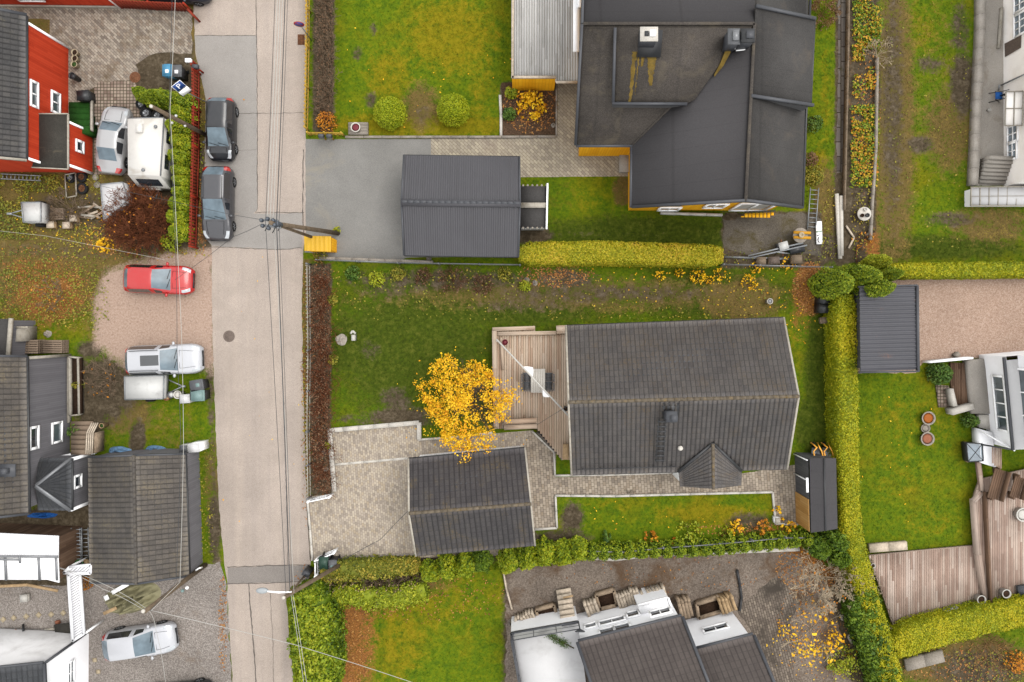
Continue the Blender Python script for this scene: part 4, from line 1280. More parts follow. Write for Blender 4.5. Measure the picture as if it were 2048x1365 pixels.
# ------------------------------------------------------------------ ribbed metal garage with lean-to
garage2, groof2 = gable("ribbed_garage", "dark grey ribbed metal garage at the end of the asphalt driveway", P(808, 311, 2.6), P(1039, 314, 2.6), P(803, 404, 3.4), P(1040, 407, 3.4), P(808, 511, 2.6), P(1037, 514, 2.6),
						"ribbed_metal", "boards_grey", .3, "slate_trim", "slate_trim", tw=.13, mode='rib', amp=.022, cat="garage")
mb = MB(); mb.bar(P(803, 405, 3.47), P(1040, 408, 3.47), .38, .05); part(mb, "ridge_strip", "ribbed_metal", groof2)
root = thing("lean_to", "small lean to with two grey felt panels and a white edge against the ribbed garage", "lean-to", at(1068, 414, 2))
mb = MB()
flat(mb, [P(1041, 372, 2.0), P(1093, 373, 2.0), P(1093, 406, 2.2), P(1041, 406, 2.2)], 0, .06); flat(mb, [P(1041, 417, 2.2), P(1093, 417, 2.2), P(1093, 456, 2.0), P(1041, 456, 2.0)], 0, .06)
part(mb, "roof", ["felt"], root)
mb = MB(); mb.bar(P(1041, 411, 2.24), P(1094, 411, 2.24), .3, .07); part(mb, "ridge_board", "pale_trim", root)
mb = MB(); mb.bar(P(1095, 368, 2.1), P(1094, 412, 2.3), .1, .18); mb.bar(P(1094, 412, 2.3), P(1093, 459, 2.1), .1, .18); part(mb, "verge_board", "white_paint", root)
mb = MB()
for k in range(6):
	for v in (371, 456):
		c = P(1046 + k * 9.4, v, 2.02); mb.lathe((c.x, c.y, 1.97), [(.065, 0), (.065, .04), (.01, .045)], 12)
part(mb, "scalloped_edge", "kerb_grey", root)
mb = MB(); walls(mb, [tuple(P(u, v, 1.9))[:2] for u, v in ((1043, 378), (1090, 378), (1090, 452), (1043, 452))], 0, [1.95] * 4); part(mb, "wall", "boards_white", root)

# ------------------------------------------------------------------ yellow waste shelter by the pole
root = thing("waste_shelter", "bright yellow shelter with ribbed yellow roof at the driveway corner under the pole", "shelter", at(638, 488, .8))
mb = MB(); slope(mb, P(609, 502, 1.35), P(662, 504, 1.35), P(608, 472, 1.5), P(662, 473, 1.5), .25, 1, .03, 0, 'rib'); part(mb, "roof", ["yellow_sheet", "yellow_paint"], root)
mb = MB()
wp = [tuple(P(u, v, 1.35))[:2] for u, v in ((611, 474), (661, 475), (661, 501), (611, 500))]
walls(mb, wp, 0, [1.42, 1.42, 1.3, 1.3], .12); part(mb, "wall", "boards_yellow", root)
mb = MB(); a, b = P(669, 479, 0), P(668, 501, 0)
mb.bar((a.x, a.y, .05), (a.x - .15, a.y, 1.25), .06, .06); mb.bar((b.x, b.y, .05), (b.x - .15, b.y, 1.25), .06, .06)
wall(mb, (wp[1][0] + .02, wp[1][1]), (wp[2][0] + .02, wp[2][1]), .02, 1.25); part(mb, "door", "boards_yellow", root)

# ------------------------------------------------------------------ black metal carport on the right
cz = 2.3
root = thing("black_carport", "black ribbed metal shed roof between the thuja clump and the pink gravel yard", "carport", at(1774, 658, 2))
mb = MB(); slope(mb, P(1719, 745, cz + .1), P(1718, 590, cz + .1), P(1834, 740, cz + .3), P(1829, 572, cz + .3), .12, 1, .025, 0, 'rib') if False else None
slope(mb, P(1830, 573, cz + .05), P(1834, 740, cz + .05), P(1719, 576, cz + .25), P(1721, 743, cz + .25), .24, 1, .03, 0, 'rib')
rf = part(mb, "roof", ["ribbed_black", "slate_trim"], root)
mb = MB(); mb.bar(P(1834, 571, cz + .08), P(1836, 744, cz + .08), .14, .14); mb.bar(P(1718, 745, cz + .2), P(1836, 743, cz + .1), .1, .14); mb.bar(P(1716, 574, cz + .28), P(1834, 571, cz + .08), .1, .14)
part(mb, "edge_trim", "slate_trim", rf)
mb = MB(); walls(mb, [tuple(P(u, v, cz))[:2] for u, v in ((1724, 582), (1826, 582), (1829, 736), (1726, 738))], 0, [cz + .12, cz, cz, cz + .12]); part(mb, "wall", "boards_dark", root)
# ------------------------------------------------------------------ red house, upper left
X0 = P(137, 0, 0).x
root = thing("red_house", "red timber house with grey tiled roof and white framed windows by the paved yard", "house", (X0 - 3, P(0, 220, 0).y, 0))
mb = MB()
def two_slopes(mb, e0, e1, r0, r1):
	slope(mb, e0, e1, r0, r1, .3, .34)
	slope(mb, Vector((2 * r0.x - e0.x, e0.y, e0.z)), Vector((2 * r1.x - e1.x, e1.y, e1.z)), r0, r1, .3, .34)
two_slopes(mb, P(52, 33, 3.6), P(52, 318, 3.6), P(-75, 7, 5.2), P(-75, 306, 5.2))
rf = part(mb, "roof", ["tile_grey", "slate_trim"], root)
gutter(rf, P(53, 32, 3.6), P(53, 319, 3.6), "dark_metal", .07, .04)
verge(rf, [P(53, 30, 3.6), P(-75, 4, 5.2)], "slate_trim", .16, .14); verge(rf, [P(53, 321, 3.6), P(-75, 309, 5.2)], "pale_trim", .12, .2)
y0, y1 = P(0, 97, 0).y, P(0, 345, 0).y
def left_half(z0, zr, ra, rb, mat, bw):
	xr = ra.x; xw = 2 * xr - X0; tops = [z0, z0, zr - .15, z0, z0, zr - .15]
	mb = MB(); walls(mb, [(X0, y1), (X0, y0), (xr, y0), (xw, y0), (xw, y1), (xr, y1)], 0, tops, bw); part(mb, "wall", mat, root)
left_half(3.5, 5.2, P(-75, 7, 5.2), P(-75, 306, 5.2), "boards_red", .14)
corner_board(root, (X0 + .02, y0), 3.5); corner_board(root, (X0 + .02, y1), 3.5)
window(root, (X0, y0), (X0, y1), [(60, 163), (74, 168), (74, 215), (60, 210)], 2, 1, fw=.12)
window(root, (X0, y0), (X0, y1), [(102, 184), (118, 190), (118, 228), (102, 222)], 2, 1, fw=.12)
# its porch wing with an old felt roof
ex = P(185, 0, 0).x; ey0, ey1 = P(0, 267, 0).y, P(0, 347, 0).y
mb = MB(); walls(mb, [(X0 - .1, ey1), (ex, ey1), (ex, ey0), (X0 - .1, ey0)], 0, [2.28] * 4, .14); pw_ = part(mb, "porch_wall", "boards_red", root)
corner_board(root, (ex + .02, ey0 + .02), 2.25); corner_board(root, (ex + .02, ey1 - .02), 2.25)
mb = MB(); flat(mb, [P(72, 229, 2.6), P(135, 229, 2.4), P(135, 337, 2.4), P(64, 334, 2.6), P(71, 300, 2.6)], 0, .1); pr = part(mb, "porch_roof", ["felt_old"], root)
verge(pr, [P(136, 228, 2.38), P(136, 338, 2.38)], "pale_trim", .08, .1); verge(pr, [P(72, 228, 2.6), P(136, 228, 2.4)], "pale_trim", .06, .1); verge(pr, [P(63, 335, 2.6), P(136, 339, 2.4)], "pale_trim", .06, .1)
window(root, (ex, ey0), (ex, ey1), [(151, 281), (165, 286), (165, 306), (151, 301)], 1, 1, fw=.12, glass="glass_dark")
# outbuilding cut by the top edge
a, b = P(-100, 11, 0), P(240, 15, 0)
root = thing("red_outbuilding", "red timber building at the top left edge with a white foundation strip", "outbuilding", ((a.x + b.x) / 2, a.y + 2, 0))
mb = MB(); walls(mb, [tuple(a)[:2], tuple(b)[:2], (b.x, b.y + 5), (a.x, a.y + 5)], 0, [2.6] * 4, .16); part(mb, "wall", "boards_red", root)
mb = MB(); mb.bar((a.x, a.y - .05, .12), (b.x, b.y - .05, .12), .06, .24); part(mb, "foundation_strip", "pale_trim", root)
corner_board(root, (b.x + .02, b.y), 2.5, w=.16)
mb = MB(); mb.prism([(a.x - .3, a.y + .2), (b.x + .2, b.y + .2), (b.x + .2, b.y + 5), (a.x - .3, a.y + 5)], 2.6, 2.75); part(mb, "roof", "felt", root)
window(root, a, b, [(40, 0), (80, 1), (76, -8), (36, -9)], 2, 1)

# ------------------------------------------------------------------ grey house and garage, left
X0 = P(140, 0, 0).x
root = thing("grey_house", "grey timber house with brown tiled roof and a hipped porch on the left edge", "house", (X0 - 3, P(0, 860, 0).y, 0))
mb = MB(); two_slopes(mb, P(53, 714, 3.9), P(57, 1026, 3.9), P(-90, 713, 5.6), P(-90, 1042, 5.6)); rf = part(mb, "roof", ["tile_brown", "slate_trim"], root)
gutter(rf, P(54, 713, 3.9), P(58, 1027, 3.9), "dark_metal", .07, .04)
verge(rf, [P(54, 713, 3.9), P(-90, 711, 5.6)], "slate_trim", .12, .14); verge(rf, [P(58, 1028, 3.9), P(-90, 1045, 5.6)], "slate_trim", .12, .14)
y0, y1 = P(0, 712, 0).y, P(0, 985, 0).y
left_half(3.8, 5.6, P(-90, 713, 5.6), P(-90, 1042, 5.6), "boards_grey", .12)
mb = MB(); mb.bar((X0 + .03, y0 + .04, .05), (X0 + .03, y0 + .04, 3.8), .16, .16); mb.bar((X0 + .06, y0, .15), (X0 + .06, P(0, 845, 0).y, .15), .12, .3); part(mb, "trim", "pale_trim", root)
window(root, (X0, y0), (X0, y1), [(58, 857), (75, 855), (75, 895), (58, 898)], 1, 1, fw=.14, glass="glass_dark")
window(root, (X0, y0), (X0, y1), [(103, 848), (122, 845), (122, 882), (103, 887)], 1, 1, fw=.12)
ap = P(72, 972, 3.5); h1, h2, h3, h4 = P(78, 917, 2.6), P(143, 917, 2.4), P(143, 1021, 2.4), P(76, 1020, 2.6)
mb = MB()
slope(mb, h2, h3, ap, ap + Vector((0, -.02, 0)), .3, .3, .02, .03); slope(mb, h1, h2, ap + Vector((-.02, 0, 0)), ap, .3, .3, .02, .03); slope(mb, h3, h4, ap, ap + Vector((-.02, 0, 0)), .3, .3, .02, .03)
pr = part(mb, "porch_roof", ["tile_slate", "slate_trim"], root)
mb = MB(); mb.bar(ap + Vector((0, 0, .05)), h2 + Vector((0, 0, .06)), .16, .1); mb.bar(ap + Vector((0, 0, .05)), h3 + Vector((0, 0, .06)), .2, .1); part(mb, "hip_cap", "grey_metal", pr)
gutter(pr, h2 + Vector((.04, 0, 0)), h3 + Vector((.04, 0, 0)), "dark_metal", .06, .03)
px1 = P(190, 0, 0).x; py0, py1 = P(0, 905, 0).y, P(0, 1000, 0).y
mb = MB(); walls(mb, [(px1, py1), (px1, py0), (X0, py0), (X0, py1)], 0, [2.3] * 4, .12); part(mb, "porch_wall", "boards_grey", root)
window(root, (px1, py0), (px1, py1), [(147, 954), (161, 952), (161, 972), (147, 975)], 1, 1, fw=.12, glass="glass_dark")
corner_board(root, (px1 + .02, py0), 2.3, w=.16); corner_board(root, (px1 + .02, py1), 2.3, w=.16)
mb = MB(); mb.bar(P(118, 917, 1.0), P(190, 903, .6), .3, .1); part(mb, "canopy", "white_paint", root)
mb = MB(); c = P(12, 942, 4.7); mb.box(tuple(c), (.3, .3, .5)); mb.box((c.x, c.y, c.z - .1), (.9, .7, .06)); part(mb, "chimney", "slate_trim", rf)
# tiled garage
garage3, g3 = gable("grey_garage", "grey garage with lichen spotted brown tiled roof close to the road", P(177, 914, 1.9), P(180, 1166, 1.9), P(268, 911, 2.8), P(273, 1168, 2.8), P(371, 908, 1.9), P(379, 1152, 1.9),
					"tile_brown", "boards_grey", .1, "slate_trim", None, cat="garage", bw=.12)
xe = P(396, 0, 0).x
mb = MB(); a, b = (xe, P(0, 902, 0).y), (xe + .1, P(0, 1140, 0).y)
wall(mb, b, a, 0, 1.75, None, .12); part(mb, "side_wall", "boards_grey", garage3)
corner_board(garage3, (a[0], a[1]), 1.75, w=.14); corner_board(garage3, (b[0], b[1]), 1.75, w=.14)
# little flat roof shed at the left edge
root = thing("flat_shed", "small dark flat roofed shed with a white edge north of the grey house", "shed", at(0, 676, 2))
mb = MB(); flat(mb, [P(-80, 639, 2.3), P(20, 638, 2.3), P(14, 715, 2.3), P(-80, 716, 2.3)], 0, .12); rf = part(mb, "roof", ["felt"], root)
verge(rf, [P(22, 637, 2.3), P(16, 716, 2.3)], "pale_trim", .2, .16)
mb = MB(); walls(mb, [tuple(P(u, v, 2.2))[:2] for u, v in ((-80, 642), (18, 641), (12, 712), (-80, 713))], 0, [2.2] * 4); part(mb, "wall", "boards_grey", root)
# white roofed conservatory
root = thing("conservatory", "white roofed conservatory with grey glazing bars at the lower left edge", "conservatory", at(50, 1118, 2))
zc = 2.3
mb = MB(); slope(mb, P(-90, 1062, zc), P(117, 1072, zc), P(-90, 1114, zc + .4), P(116, 1115, zc + .4), .14, 1, .02, 0, 'rib'); rf = part(mb, "roof", ["white_sheet", "white_paint"], root)
mb = MB(); flat(mb, [P(-90, 1115, zc + .42), P(116, 1116, zc + .42), P(118, 1166, zc + .1), P(95, 1160, zc + .1), P(-90, 1160, zc + .1)], 0, .08); part(mb, "glazed_roof", ["white_paint"], root)
mb = MB()
for u in (10, 77, 112):
	mb.bar(P(u, 1114, zc + .47), P(u + 2, 1161, zc + .17), .12, .06)
mb.bar(P(-90, 1113, zc + .48), P(116, 1114, zc + .48), .12, .05); mb.bar(P(-20, 1119, zc + .5), P(38, 1120, zc + .5), .1, .05); mb.bar(P(39, 1112, zc + .52), P(40, 1127, zc + .45), .1, .05)
part(mb, "glazing_bar", "grey_metal", root)
mb = MB(); walls(mb, [tuple(P(u, v, zc))[:2] for u, v in ((-90, 1068), (115, 1076), (116, 1160), (-90, 1156))], 0, [zc] * 4); part(mb, "wall", "deck_dark", root)
mb = MB(); mb.bar(P(-60, 1176, 1.0), P(55, 1170, 1.3), .16, .08); mb.bar(P(55, 1170, 1.3), P(116, 1182, 1.0), .16, .08); part(mb, "timber_rail", "raw_wood", root)
# white house, lower left corner
root = thing("white_house", "white rendered house with dark roof corner at the bottom left corner", "house", at(80, 1350, 1))
gx = P(178, 0, 0).x
A_, B_ = (gx, P(0, 1268, 0).y), (gx - .05, P(0, 1460, 0).y)
na, nr = hit(170, 1267, (*A_, 0), (*B_, 0)), hit(89, 1325, (*A_, 0), (*B_, 0))
mb = MB()
mb.add([(A_[0], A_[1], 0), (B_[0], B_[1], 0), (B_[0], B_[1], 3.2), tuple(nr), tuple(na)], [(0, 1, 2, 3, 4)]); part(mb, "wall", "render_white", root)
mb = MB()
flat(mb, [na + Vector((.05, .05, .02)), nr + Vector((.05, 0, .06)), nr + Vector((-8, -.5, .06)), na + Vector((-8, .4, .02))], 0, .08); part(mb, "annex_roof", ["membrane_white"], root)
mb = MB(); mb.bar(na + Vector((.08, 0, .03)), nr + Vector((.08, 0, .07)), .1, .12); mb.bar(P(-10, 1312, 1.2), P(34, 1282, .9), .08, .08); part(mb, "gutter", "slate_trim", root)
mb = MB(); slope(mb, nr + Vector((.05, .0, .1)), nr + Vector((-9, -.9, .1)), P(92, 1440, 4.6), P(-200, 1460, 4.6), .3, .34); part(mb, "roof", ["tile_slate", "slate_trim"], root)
mb = MB(); mb.bar(nr + Vector((.1, 0, .14)), P(94, 1440, 4.65), .12, .14); mb.bar(nr + Vector((0, .05, .12)), nr + Vector((-9, -.85, .12)), .1, .1); part(mb, "verge_board", "slate_trim", root)
window(root, A_, B_, [(134, 1328), (146, 1322), (146, 1362), (134, 1372)], 2, 2, fw=.08)
mb = MB(); mb.bar(P(-5, 1324, 1.8), P(54, 1320, 1.8), .35, .05); mb.bar(P(-5, 1330, 1.85), P(30, 1328, 1.85), .06, .06); part(mb, "roof_rail", "white_paint", root)

# ------------------------------------------------------------------ white villa at the bottom
root = thing("white_villa", "white villa with brown tiled roof and a flat white terrace at the bottom edge", "house", at(1300, 1310, 2))
ez = 4.2
e1, e2 = P(1156, 1284, ez), P(1363, 1233, ez)
e3, e4 = P(1392, 1299, ez), P(1506, 1270, ez)
dn = Vector(((P(1206, 1420, ez) - e1).x, (P(1206, 1420, ez) - e1).y, 0)).normalized()
mb = MB()
L1 = 6.2; up = Vector((0, 0, .36))
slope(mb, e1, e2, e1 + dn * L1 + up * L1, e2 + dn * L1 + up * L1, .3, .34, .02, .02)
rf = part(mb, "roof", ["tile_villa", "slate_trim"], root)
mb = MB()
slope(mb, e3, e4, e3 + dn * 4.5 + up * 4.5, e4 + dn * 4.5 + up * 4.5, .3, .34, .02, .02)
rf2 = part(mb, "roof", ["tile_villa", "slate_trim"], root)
for q, (a, b) in ((rf, (e1, e2)), (rf2, (e3, e4))):
	gutter(q, a + Vector((0, .05, 0)), b + Vector((0, .05, 0)), "slate_trim", .08, .04)
	verge(q, [b + Vector((.05, 0, .05)), b + dn * 6.2 + up * 6.2 + Vector((.05, 0, .05))], "slate_trim", .16, .16)
verge(rf, [e1 + Vector((-.05, 0, .05)), e1 + dn * 6.2 + up * 6.2 + Vector((-.05, 0, .05))], "slate_trim", .16, .16)
tn = (e2 - e1).normalized()
w1, w2 = e1 + dn * .3 + tn * .1, e2 + dn * .3 - tn * .1
w3, w4 = e3 + dn * .3 - tn * .3, e4 + dn * .3 - tn * .1
mb = MB()
wall(mb, w1, w2, 0, ez - .02); wall(mb, w2, w2 + dn * 2.2, 0, ez); wall(mb, w3, w4, 0, ez - .02); wall(mb, w4, w4 + dn * 6, 0, ez + .1, ez + 2)
wall(mb, w1, w1 + dn * 6, 0, ez + .1, ez + 2)
part(mb, "wall", "render_white", root)
for a, b, wins in ((w1, w2, [((1169, 1252), (1192, 1246), (1194, 1254), (1171, 1260), 1), ((1198, 1247), (1248, 1233), (1250, 1241), (1200, 1254), 2), ((1254, 1229), (1276, 1222), (1278, 1231), (1256, 1238), 1),
                             ((1200, 1262), (1227, 1255), (1228, 1266), (1201, 1273), 1), ((1230, 1254), (1258, 1247), (1259, 1258), (1231, 1265), 1)]),
                   (w3, w4, [((1406, 1260), (1452, 1247), (1456, 1256), (1410, 1269), 2), ((1422, 1289), (1470, 1276), (1471, 1280), (1423, 1292), 2)])):
	for c in wins:
		window(root, a, b, c[:4], c[4], 1, fw=.1, glass="glass_dark")
# projecting bay
b0, b1, b2 = P(1297, 1214, 3.0), P(1345, 1203, 3.0), P(1360, 1232, 3.0)
bp = [w1.lerp(w2, .66), w1.lerp(w2, .66) - dn * .6, w1.lerp(w2, .98) - dn * .6, w1.lerp(w2, .98)]
mb = MB(); walls(mb, [tuple(p)[:2] for p in bp], 0, [2.1] * 4); part(mb, "bay_wall", "render_white", root)
mb = MB(); flat(mb, [(p.x, p.y, 2.16) for p in bp], 0, .06); mb.bar((bp[1].x, bp[1].y, 2.2), (bp[2].x, bp[2].y, 2.2), .12, .1); mb.bar((bp[2].x, bp[2].y, 2.2), (bp[3].x, bp[3].y, 2.2), .12, .1); part(mb, "bay_roof", ["white_paint"], root)
window(root, bp[1], bp[2], [(1301, 1226), (1338, 1216), (1340, 1226), (1303, 1236)], 2, 1, fw=.1, glass="glass_dark")
# flat terrace
zt = 2.2
tq = [P(1022, 1266, zt), P(1156, 1243, zt), P(1180, 1430, zt), P(1052, 1430, zt)]
mb = MB(); flat(mb, tq, 0, .16); ter = part(mb, "terrace", ["membrane_white"], root)
mb = MB(); walls(mb, [tuple(p)[:2] for p in tq], 0, [zt - .16] * 4); part(mb, "terrace_wall", "render_white", root)
mb = MB()
for a, b in ((tq[0], tq[1]), (tq[0], tq[3])):
	mb.bar(a + Vector((0, 0, .08)), b + Vector((0, 0, .08)), .12, .16)
	mb.tube([a + Vector((0, 0, 1.0)), b + Vector((0, 0, 1.0))], .03, 6); mb.tube([a + Vector((0, 0, .55)), b + Vector((0, 0, .55))], .015, 5)
	k = int((b - a).length / 1.1)
	for i in range(k + 1):
		p = a.lerp(b, i / k); mb.tube([p, p + Vector((0, 0, 1.0))], .02, 6)
part(mb, "terrace_railing", "slate_trim", ter)
mb = MB()
a, b = tq[0].lerp(tq[1], .05), tq[0].lerp(tq[1], .75)
mb.quad(a + Vector((0, 0, .2)), b + Vector((0, 0, .2)), b + Vector((0, 0, .95)), a + Vector((0, 0, .95))); part(mb, "wind_screen", "trailer_white", ter)
mb = MB(); c = P(1160, 1258, 3.2); mb.tube([c + Vector((0, 0, -1.0)), c + Vector((0, 0, .4))], .03, 6); mb.lathe(c, [(.02, .0), (.24, .1), (.3, .16), (.28, .17), (.02, .06)], 16, axis=Matrix.Rotation(rad(70), 3, 'X')); part(mb, "satellite_dish", "slate_trim", ter)

# ------------------------------------------------------------------ cream villa at the upper right
wx = P(2006, 0, 0).x
A_, B_ = (wx - .02, P(0, -250, 0).y), (wx + .05, P(0, 374, 0).y)
root = thing("cream_villa", "cream rendered villa with white windows at the upper right edge", "house", (wx + 3, P(0, 80, 0).y, 0))
mb = MB(); walls(mb, [A_, B_, (B_[0] + 8, B_[1]), (A_[0] + 8, A_[1])], 0, [5] * 4, .3); part(mb, "wall", "render_cream", root)
mb = MB(); mb.prism([(A_[0] - .2, A_[1]), (B_[0] - .2, B_[1] - .2), (B_[0] + 8, B_[1] - .2), (A_[0] + 8, A_[1])], 5.0, 5.2); part(mb, "roof", "felt", root)
for c in (((2030, -12), (2062, -24), (2062, 8), (2030, 16)), ((2030, 34), (2062, 22), (2062, 58), (2030, 66))):
	window(root, A_, B_, c, 3, 3, fw=.1, glass="glass_pale")
for c in (((2017, 256), (2037, 252), (2037, 280), (2017, 284)), ((2017, 290), (2035, 286), (2035, 316), (2017, 320))):
	window(root, A_, B_, c, 2, 2, fw=.1, glass="glass_pale")
mb = MB(); q = [hit(u, v, (*A_, 0), (*B_, 0)) for u, v in ((2010, 88), (2044, 70), (2043, 96), (2011, 115))]
mb.quad(*[p + Vector((-.04, 0, 0)) for p in q]); part(mb, "wall_panel", "iron", root)
mb = MB(); mb.tube([hit(2000, 172, (wx - .1, 0, 0), (wx - .1, 1, 0)), hit(2060, 144, (wx - .1, 0, 0), (wx - .1, 1, 0))], .05, 8); mb.tube([P(1999, 170, .3), P(1997, 181, .1)], .05, 8); part(mb, "downpipe", "galvanised", root)
mb = MB()
ca = [P(2011, 184, 1.6), P(2046, 183, 1.9), P(2044, 252, 1.9), P(2009, 252, 1.6)]
flat(mb, ca, 0, .03)
cn = part(mb, "canopy", ["render_cream"], root)
mb = MB()
for i in range(4):
	mb.bar(ca[i] + Vector((0, 0, .03)), ca[(i + 1) % 4] + Vector((0, 0, .03)), .05, .05)
mb.bar(ca[0].lerp(ca[3], .5) + Vector((0, 0, .03)), ca[1].lerp(ca[2], .5) + Vector((0, 0, .03)), .05, .05); mb.bar(ca[0].lerp(ca[1], .5) + Vector((0, 0, .03)), ca[2].lerp(ca[3], .5) + Vector((0, 0, .03)), .05, .05)
part(mb, "canopy_frame", "pale_trim", cn)

# ------------------------------------------------------------------ white villa with a big window at the right
root = thing("glazed_villa", "white villa with tall panes and dark gutters beside the grass lawn at right", "house", at(2030, 810, 2))
g0, g1 = P(2009, 722, 2.4), P(2027, 900, 2.4)
mb = MB()
b0, b1 = (g0.x + .12, g0.y + .25), (g1.x + .12, g1.y)
walls(mb, [b1, b0, (b0[0] + 9, b0[1] + .8), (b1[0] + 9, b1[1] + .4)], 0, [2.38] * 4, .3); part(mb, "wall", "render_white", root)
window(root, b0, b1, [(1993, 752), (2009, 757), (2011, 862), (1996, 856)], 4, 1, fw=.12, glass="glass")
mb = MB(); flat(mb, [g0, g1, g1 + Vector((9, .4, .1)), g0 + Vector((9, 1.0, .1))], 0, .1); rf = part(mb, "lower_roof", ["membrane_white"], root)
gutter(rf, g0 + Vector((-.05, .2, .02)), g1 + Vector((-.05, 0, .02)), "slate_trim", .09, .0)
mb = MB(); mb.tube([g1, P(1966, 890, .9)], .05, 6); part(mb, "downpipe", "slate_trim", root)
u0, u1 = (g0.x + .75, g0.y + .3), (g1.x + .75, g1.y + .1)
mb = MB(); walls(mb, [u1, u0, (u0[0] + 8, u0[1] + .7), (u1[0] + 8, u1[1] + .3)], 2.4, [5.2] * 4, .3); part(mb, "upper_wall", "render_white", root)
window(root, u0, u1, [(2034, 742), (2060, 740), (2064, 880), (2038, 872)], 3, 1, fw=.12, glass="glass")
mb = MB(); flat(mb, [P(1958, 858, .8), P(1985, 866, .8), P(1992, 936, .8), P(1962, 926, .8)], 0, .7); mb.bar(P(1958, 860, .85), P(2030, 902, 2.2), .08, .08); part(mb, "stair_wall", ["render_white"], root)
mb = MB(); flat(mb, [P(1935, 722, .5), P(1968, 718, .5), P(1984, 828, .5), P(1944, 828, .5)], 0, .5); mb.add([], []) if False else None
part(mb, "ledge", ["concrete"], root)
mb = MB(); flat(mb, [P(1958, 830, .4), P(1984, 830, .4), P(1988, 862, .4), P(1960, 856, .4)], 0, .4); part(mb, "plinth", ["kerb_stone"], root)
# ------------------------------------------------------------------ kerbs, fences, low walls, decks
def kerb(name, label, pts, w=.14, h=.12, mat="kerb_stone", cat="kerb", z0=0.0):
	mb = MB()
	W = [P(u, v, h) for u, v in pts]
	for a, b in zip(W, W[1:]):
		L = (b - a).length; k = max(1, round(L / 1.0)); d = (b - a).normalized()
		for i in range(k):
			p = a.lerp(b, i / k); q = a.lerp(b, (i + 1) / k) - d * .012
			j = RND.uniform(-.006, .006)
			mb.bar((p.x, p.y, h / 2 + j), (q.x, q.y, h / 2 + j), w, h)
	return one(mb, name, mat, label, cat)
def fence(name, label, pts, h, matp, mats, spacing=.14, sw=.09, post=2.0, lean=0.0, cat="fence", group=None, rails=True, mode='vert', postmat=None):
	"""fence along ground photo points: posts are parts, the slats one panel"""
	W = [P(u, v, 0) for u, v in pts]
	root = thing(name, label, cat, W[0].lerp(W[-1], .5), group)
	mp = MB()
	for a, b in zip(W, W[1:]):
		L = (b - a).length; d = (b - a) / L
		n = Vector((d.y, -d.x, 0))
		if mode == 'vert':
			for i in range(int(L / spacing)):
				p = a + d * ((i + .5) * spacing) + n * .03
				mp.box((p.x, p.y, .08 + h / 2), (sw, .05 if sw > .1 else .025, h), math.atan2(d.y, d.x) + RND.uniform(-.04, .04))
		elif mode == 'mesh':
			for i in range(int(L / spacing)):
				p = a + d * ((i + .5) * spacing); mp.bar((p.x, p.y, .05), (p.x, p.y, h), .008, .008)
			for z in np.arange(.1, h, .22):
				mp.bar((a.x, a.y, z), (b.x, b.y, z), .008, .008)
		if rails:
			for z in ((.3, h - .1) if mode == 'vert' else (h,)):
				mp.bar((a.x, a.y, z), (b.x, b.y, z), .05, .08)
	part(mp, "fence_panel", mats, root)
	pos = []
	for a, b in zip(W, W[1:]):
		k = max(1, round((b - a).length / post))
		pos += [a.lerp(b, i / k) for i in range(k)]
	pos.append(W[-1])
	for p in pos:
		mb = MB(); mb.box((p.x, p.y, (h + .08) / 2), (.09, .09, h + .08)); part(mb, "post", postmat or matp, root)
	return root
fence("slat_fence", "long dark red slat fence standing along the thuja row beside the parked black cars", [(397, 133), (402, 150), (402, 300), (396, 497)], 1.05, "red_paint", "boards_darkred", .2, .13, 3.0)
fence("slat_fence", "short dark red slat fence at the top of the old paved yard", [(245, 17), (385, 24)], 1.1, "red_paint", "boards_darkred", .2, .13, 2.2)
kerb("gate_post_base", "rusty red stub of fence closing the paved yard by the roadside", [(374, 18), (387, 32)], .12, .9, "boards_darkred", "fence")
fence("picket_fence", "yellow picket fence standing along the road beside a bare brown hedge", [(622, -120), (621, 100), (618, 262)], .9, "yellow_wash", "yellow_wash", .24, .1, 2.4)
fence("picket_fence", "short yellow picket fence at the driveway corner carrying two mailboxes", [(621, 271), (688, 272)], .7, "yellow_wash", "yellow_wash", .24, .1, 1.1)
fence("picket_fence", "long white picket fence between the road verge and the dry brown hedge", [(622, 530), (624, 700), (622, 860), (624, 991)], .9, "grey_metal", "pale_trim", .24, .05, 2.4)
fence("wire_fence", "low grey rail fence along the north border of the central garden", [(640, 522), (800, 528), (1040, 532)], .8, "grey_metal", "grey_metal", .5, .03, 2.6, mode='mesh')
fence("wire_fence", "grey rail fence ending at the thuja clump behind the junk patio", [(1440, 531), (1652, 537)], .8, "grey_metal", "grey_metal", .5, .03, 2.6, mode='mesh')
fence("wire_fence", "sagging grey wire fence above the row of small thujas", [(1166, 1092), (1240, 1094), (1320, 1086), (1430, 1078), (1560, 1066), (1610, 1066)], 1.0, "grey_metal", "grey_metal", .3, .03, 2.4, mode='mesh')
kerb("low_wall", "thin concrete edging between the asphalt driveway and the north fence", [(636, 516), (770, 521), (866, 524)], .16, .2, "kerb_grey", "edging")
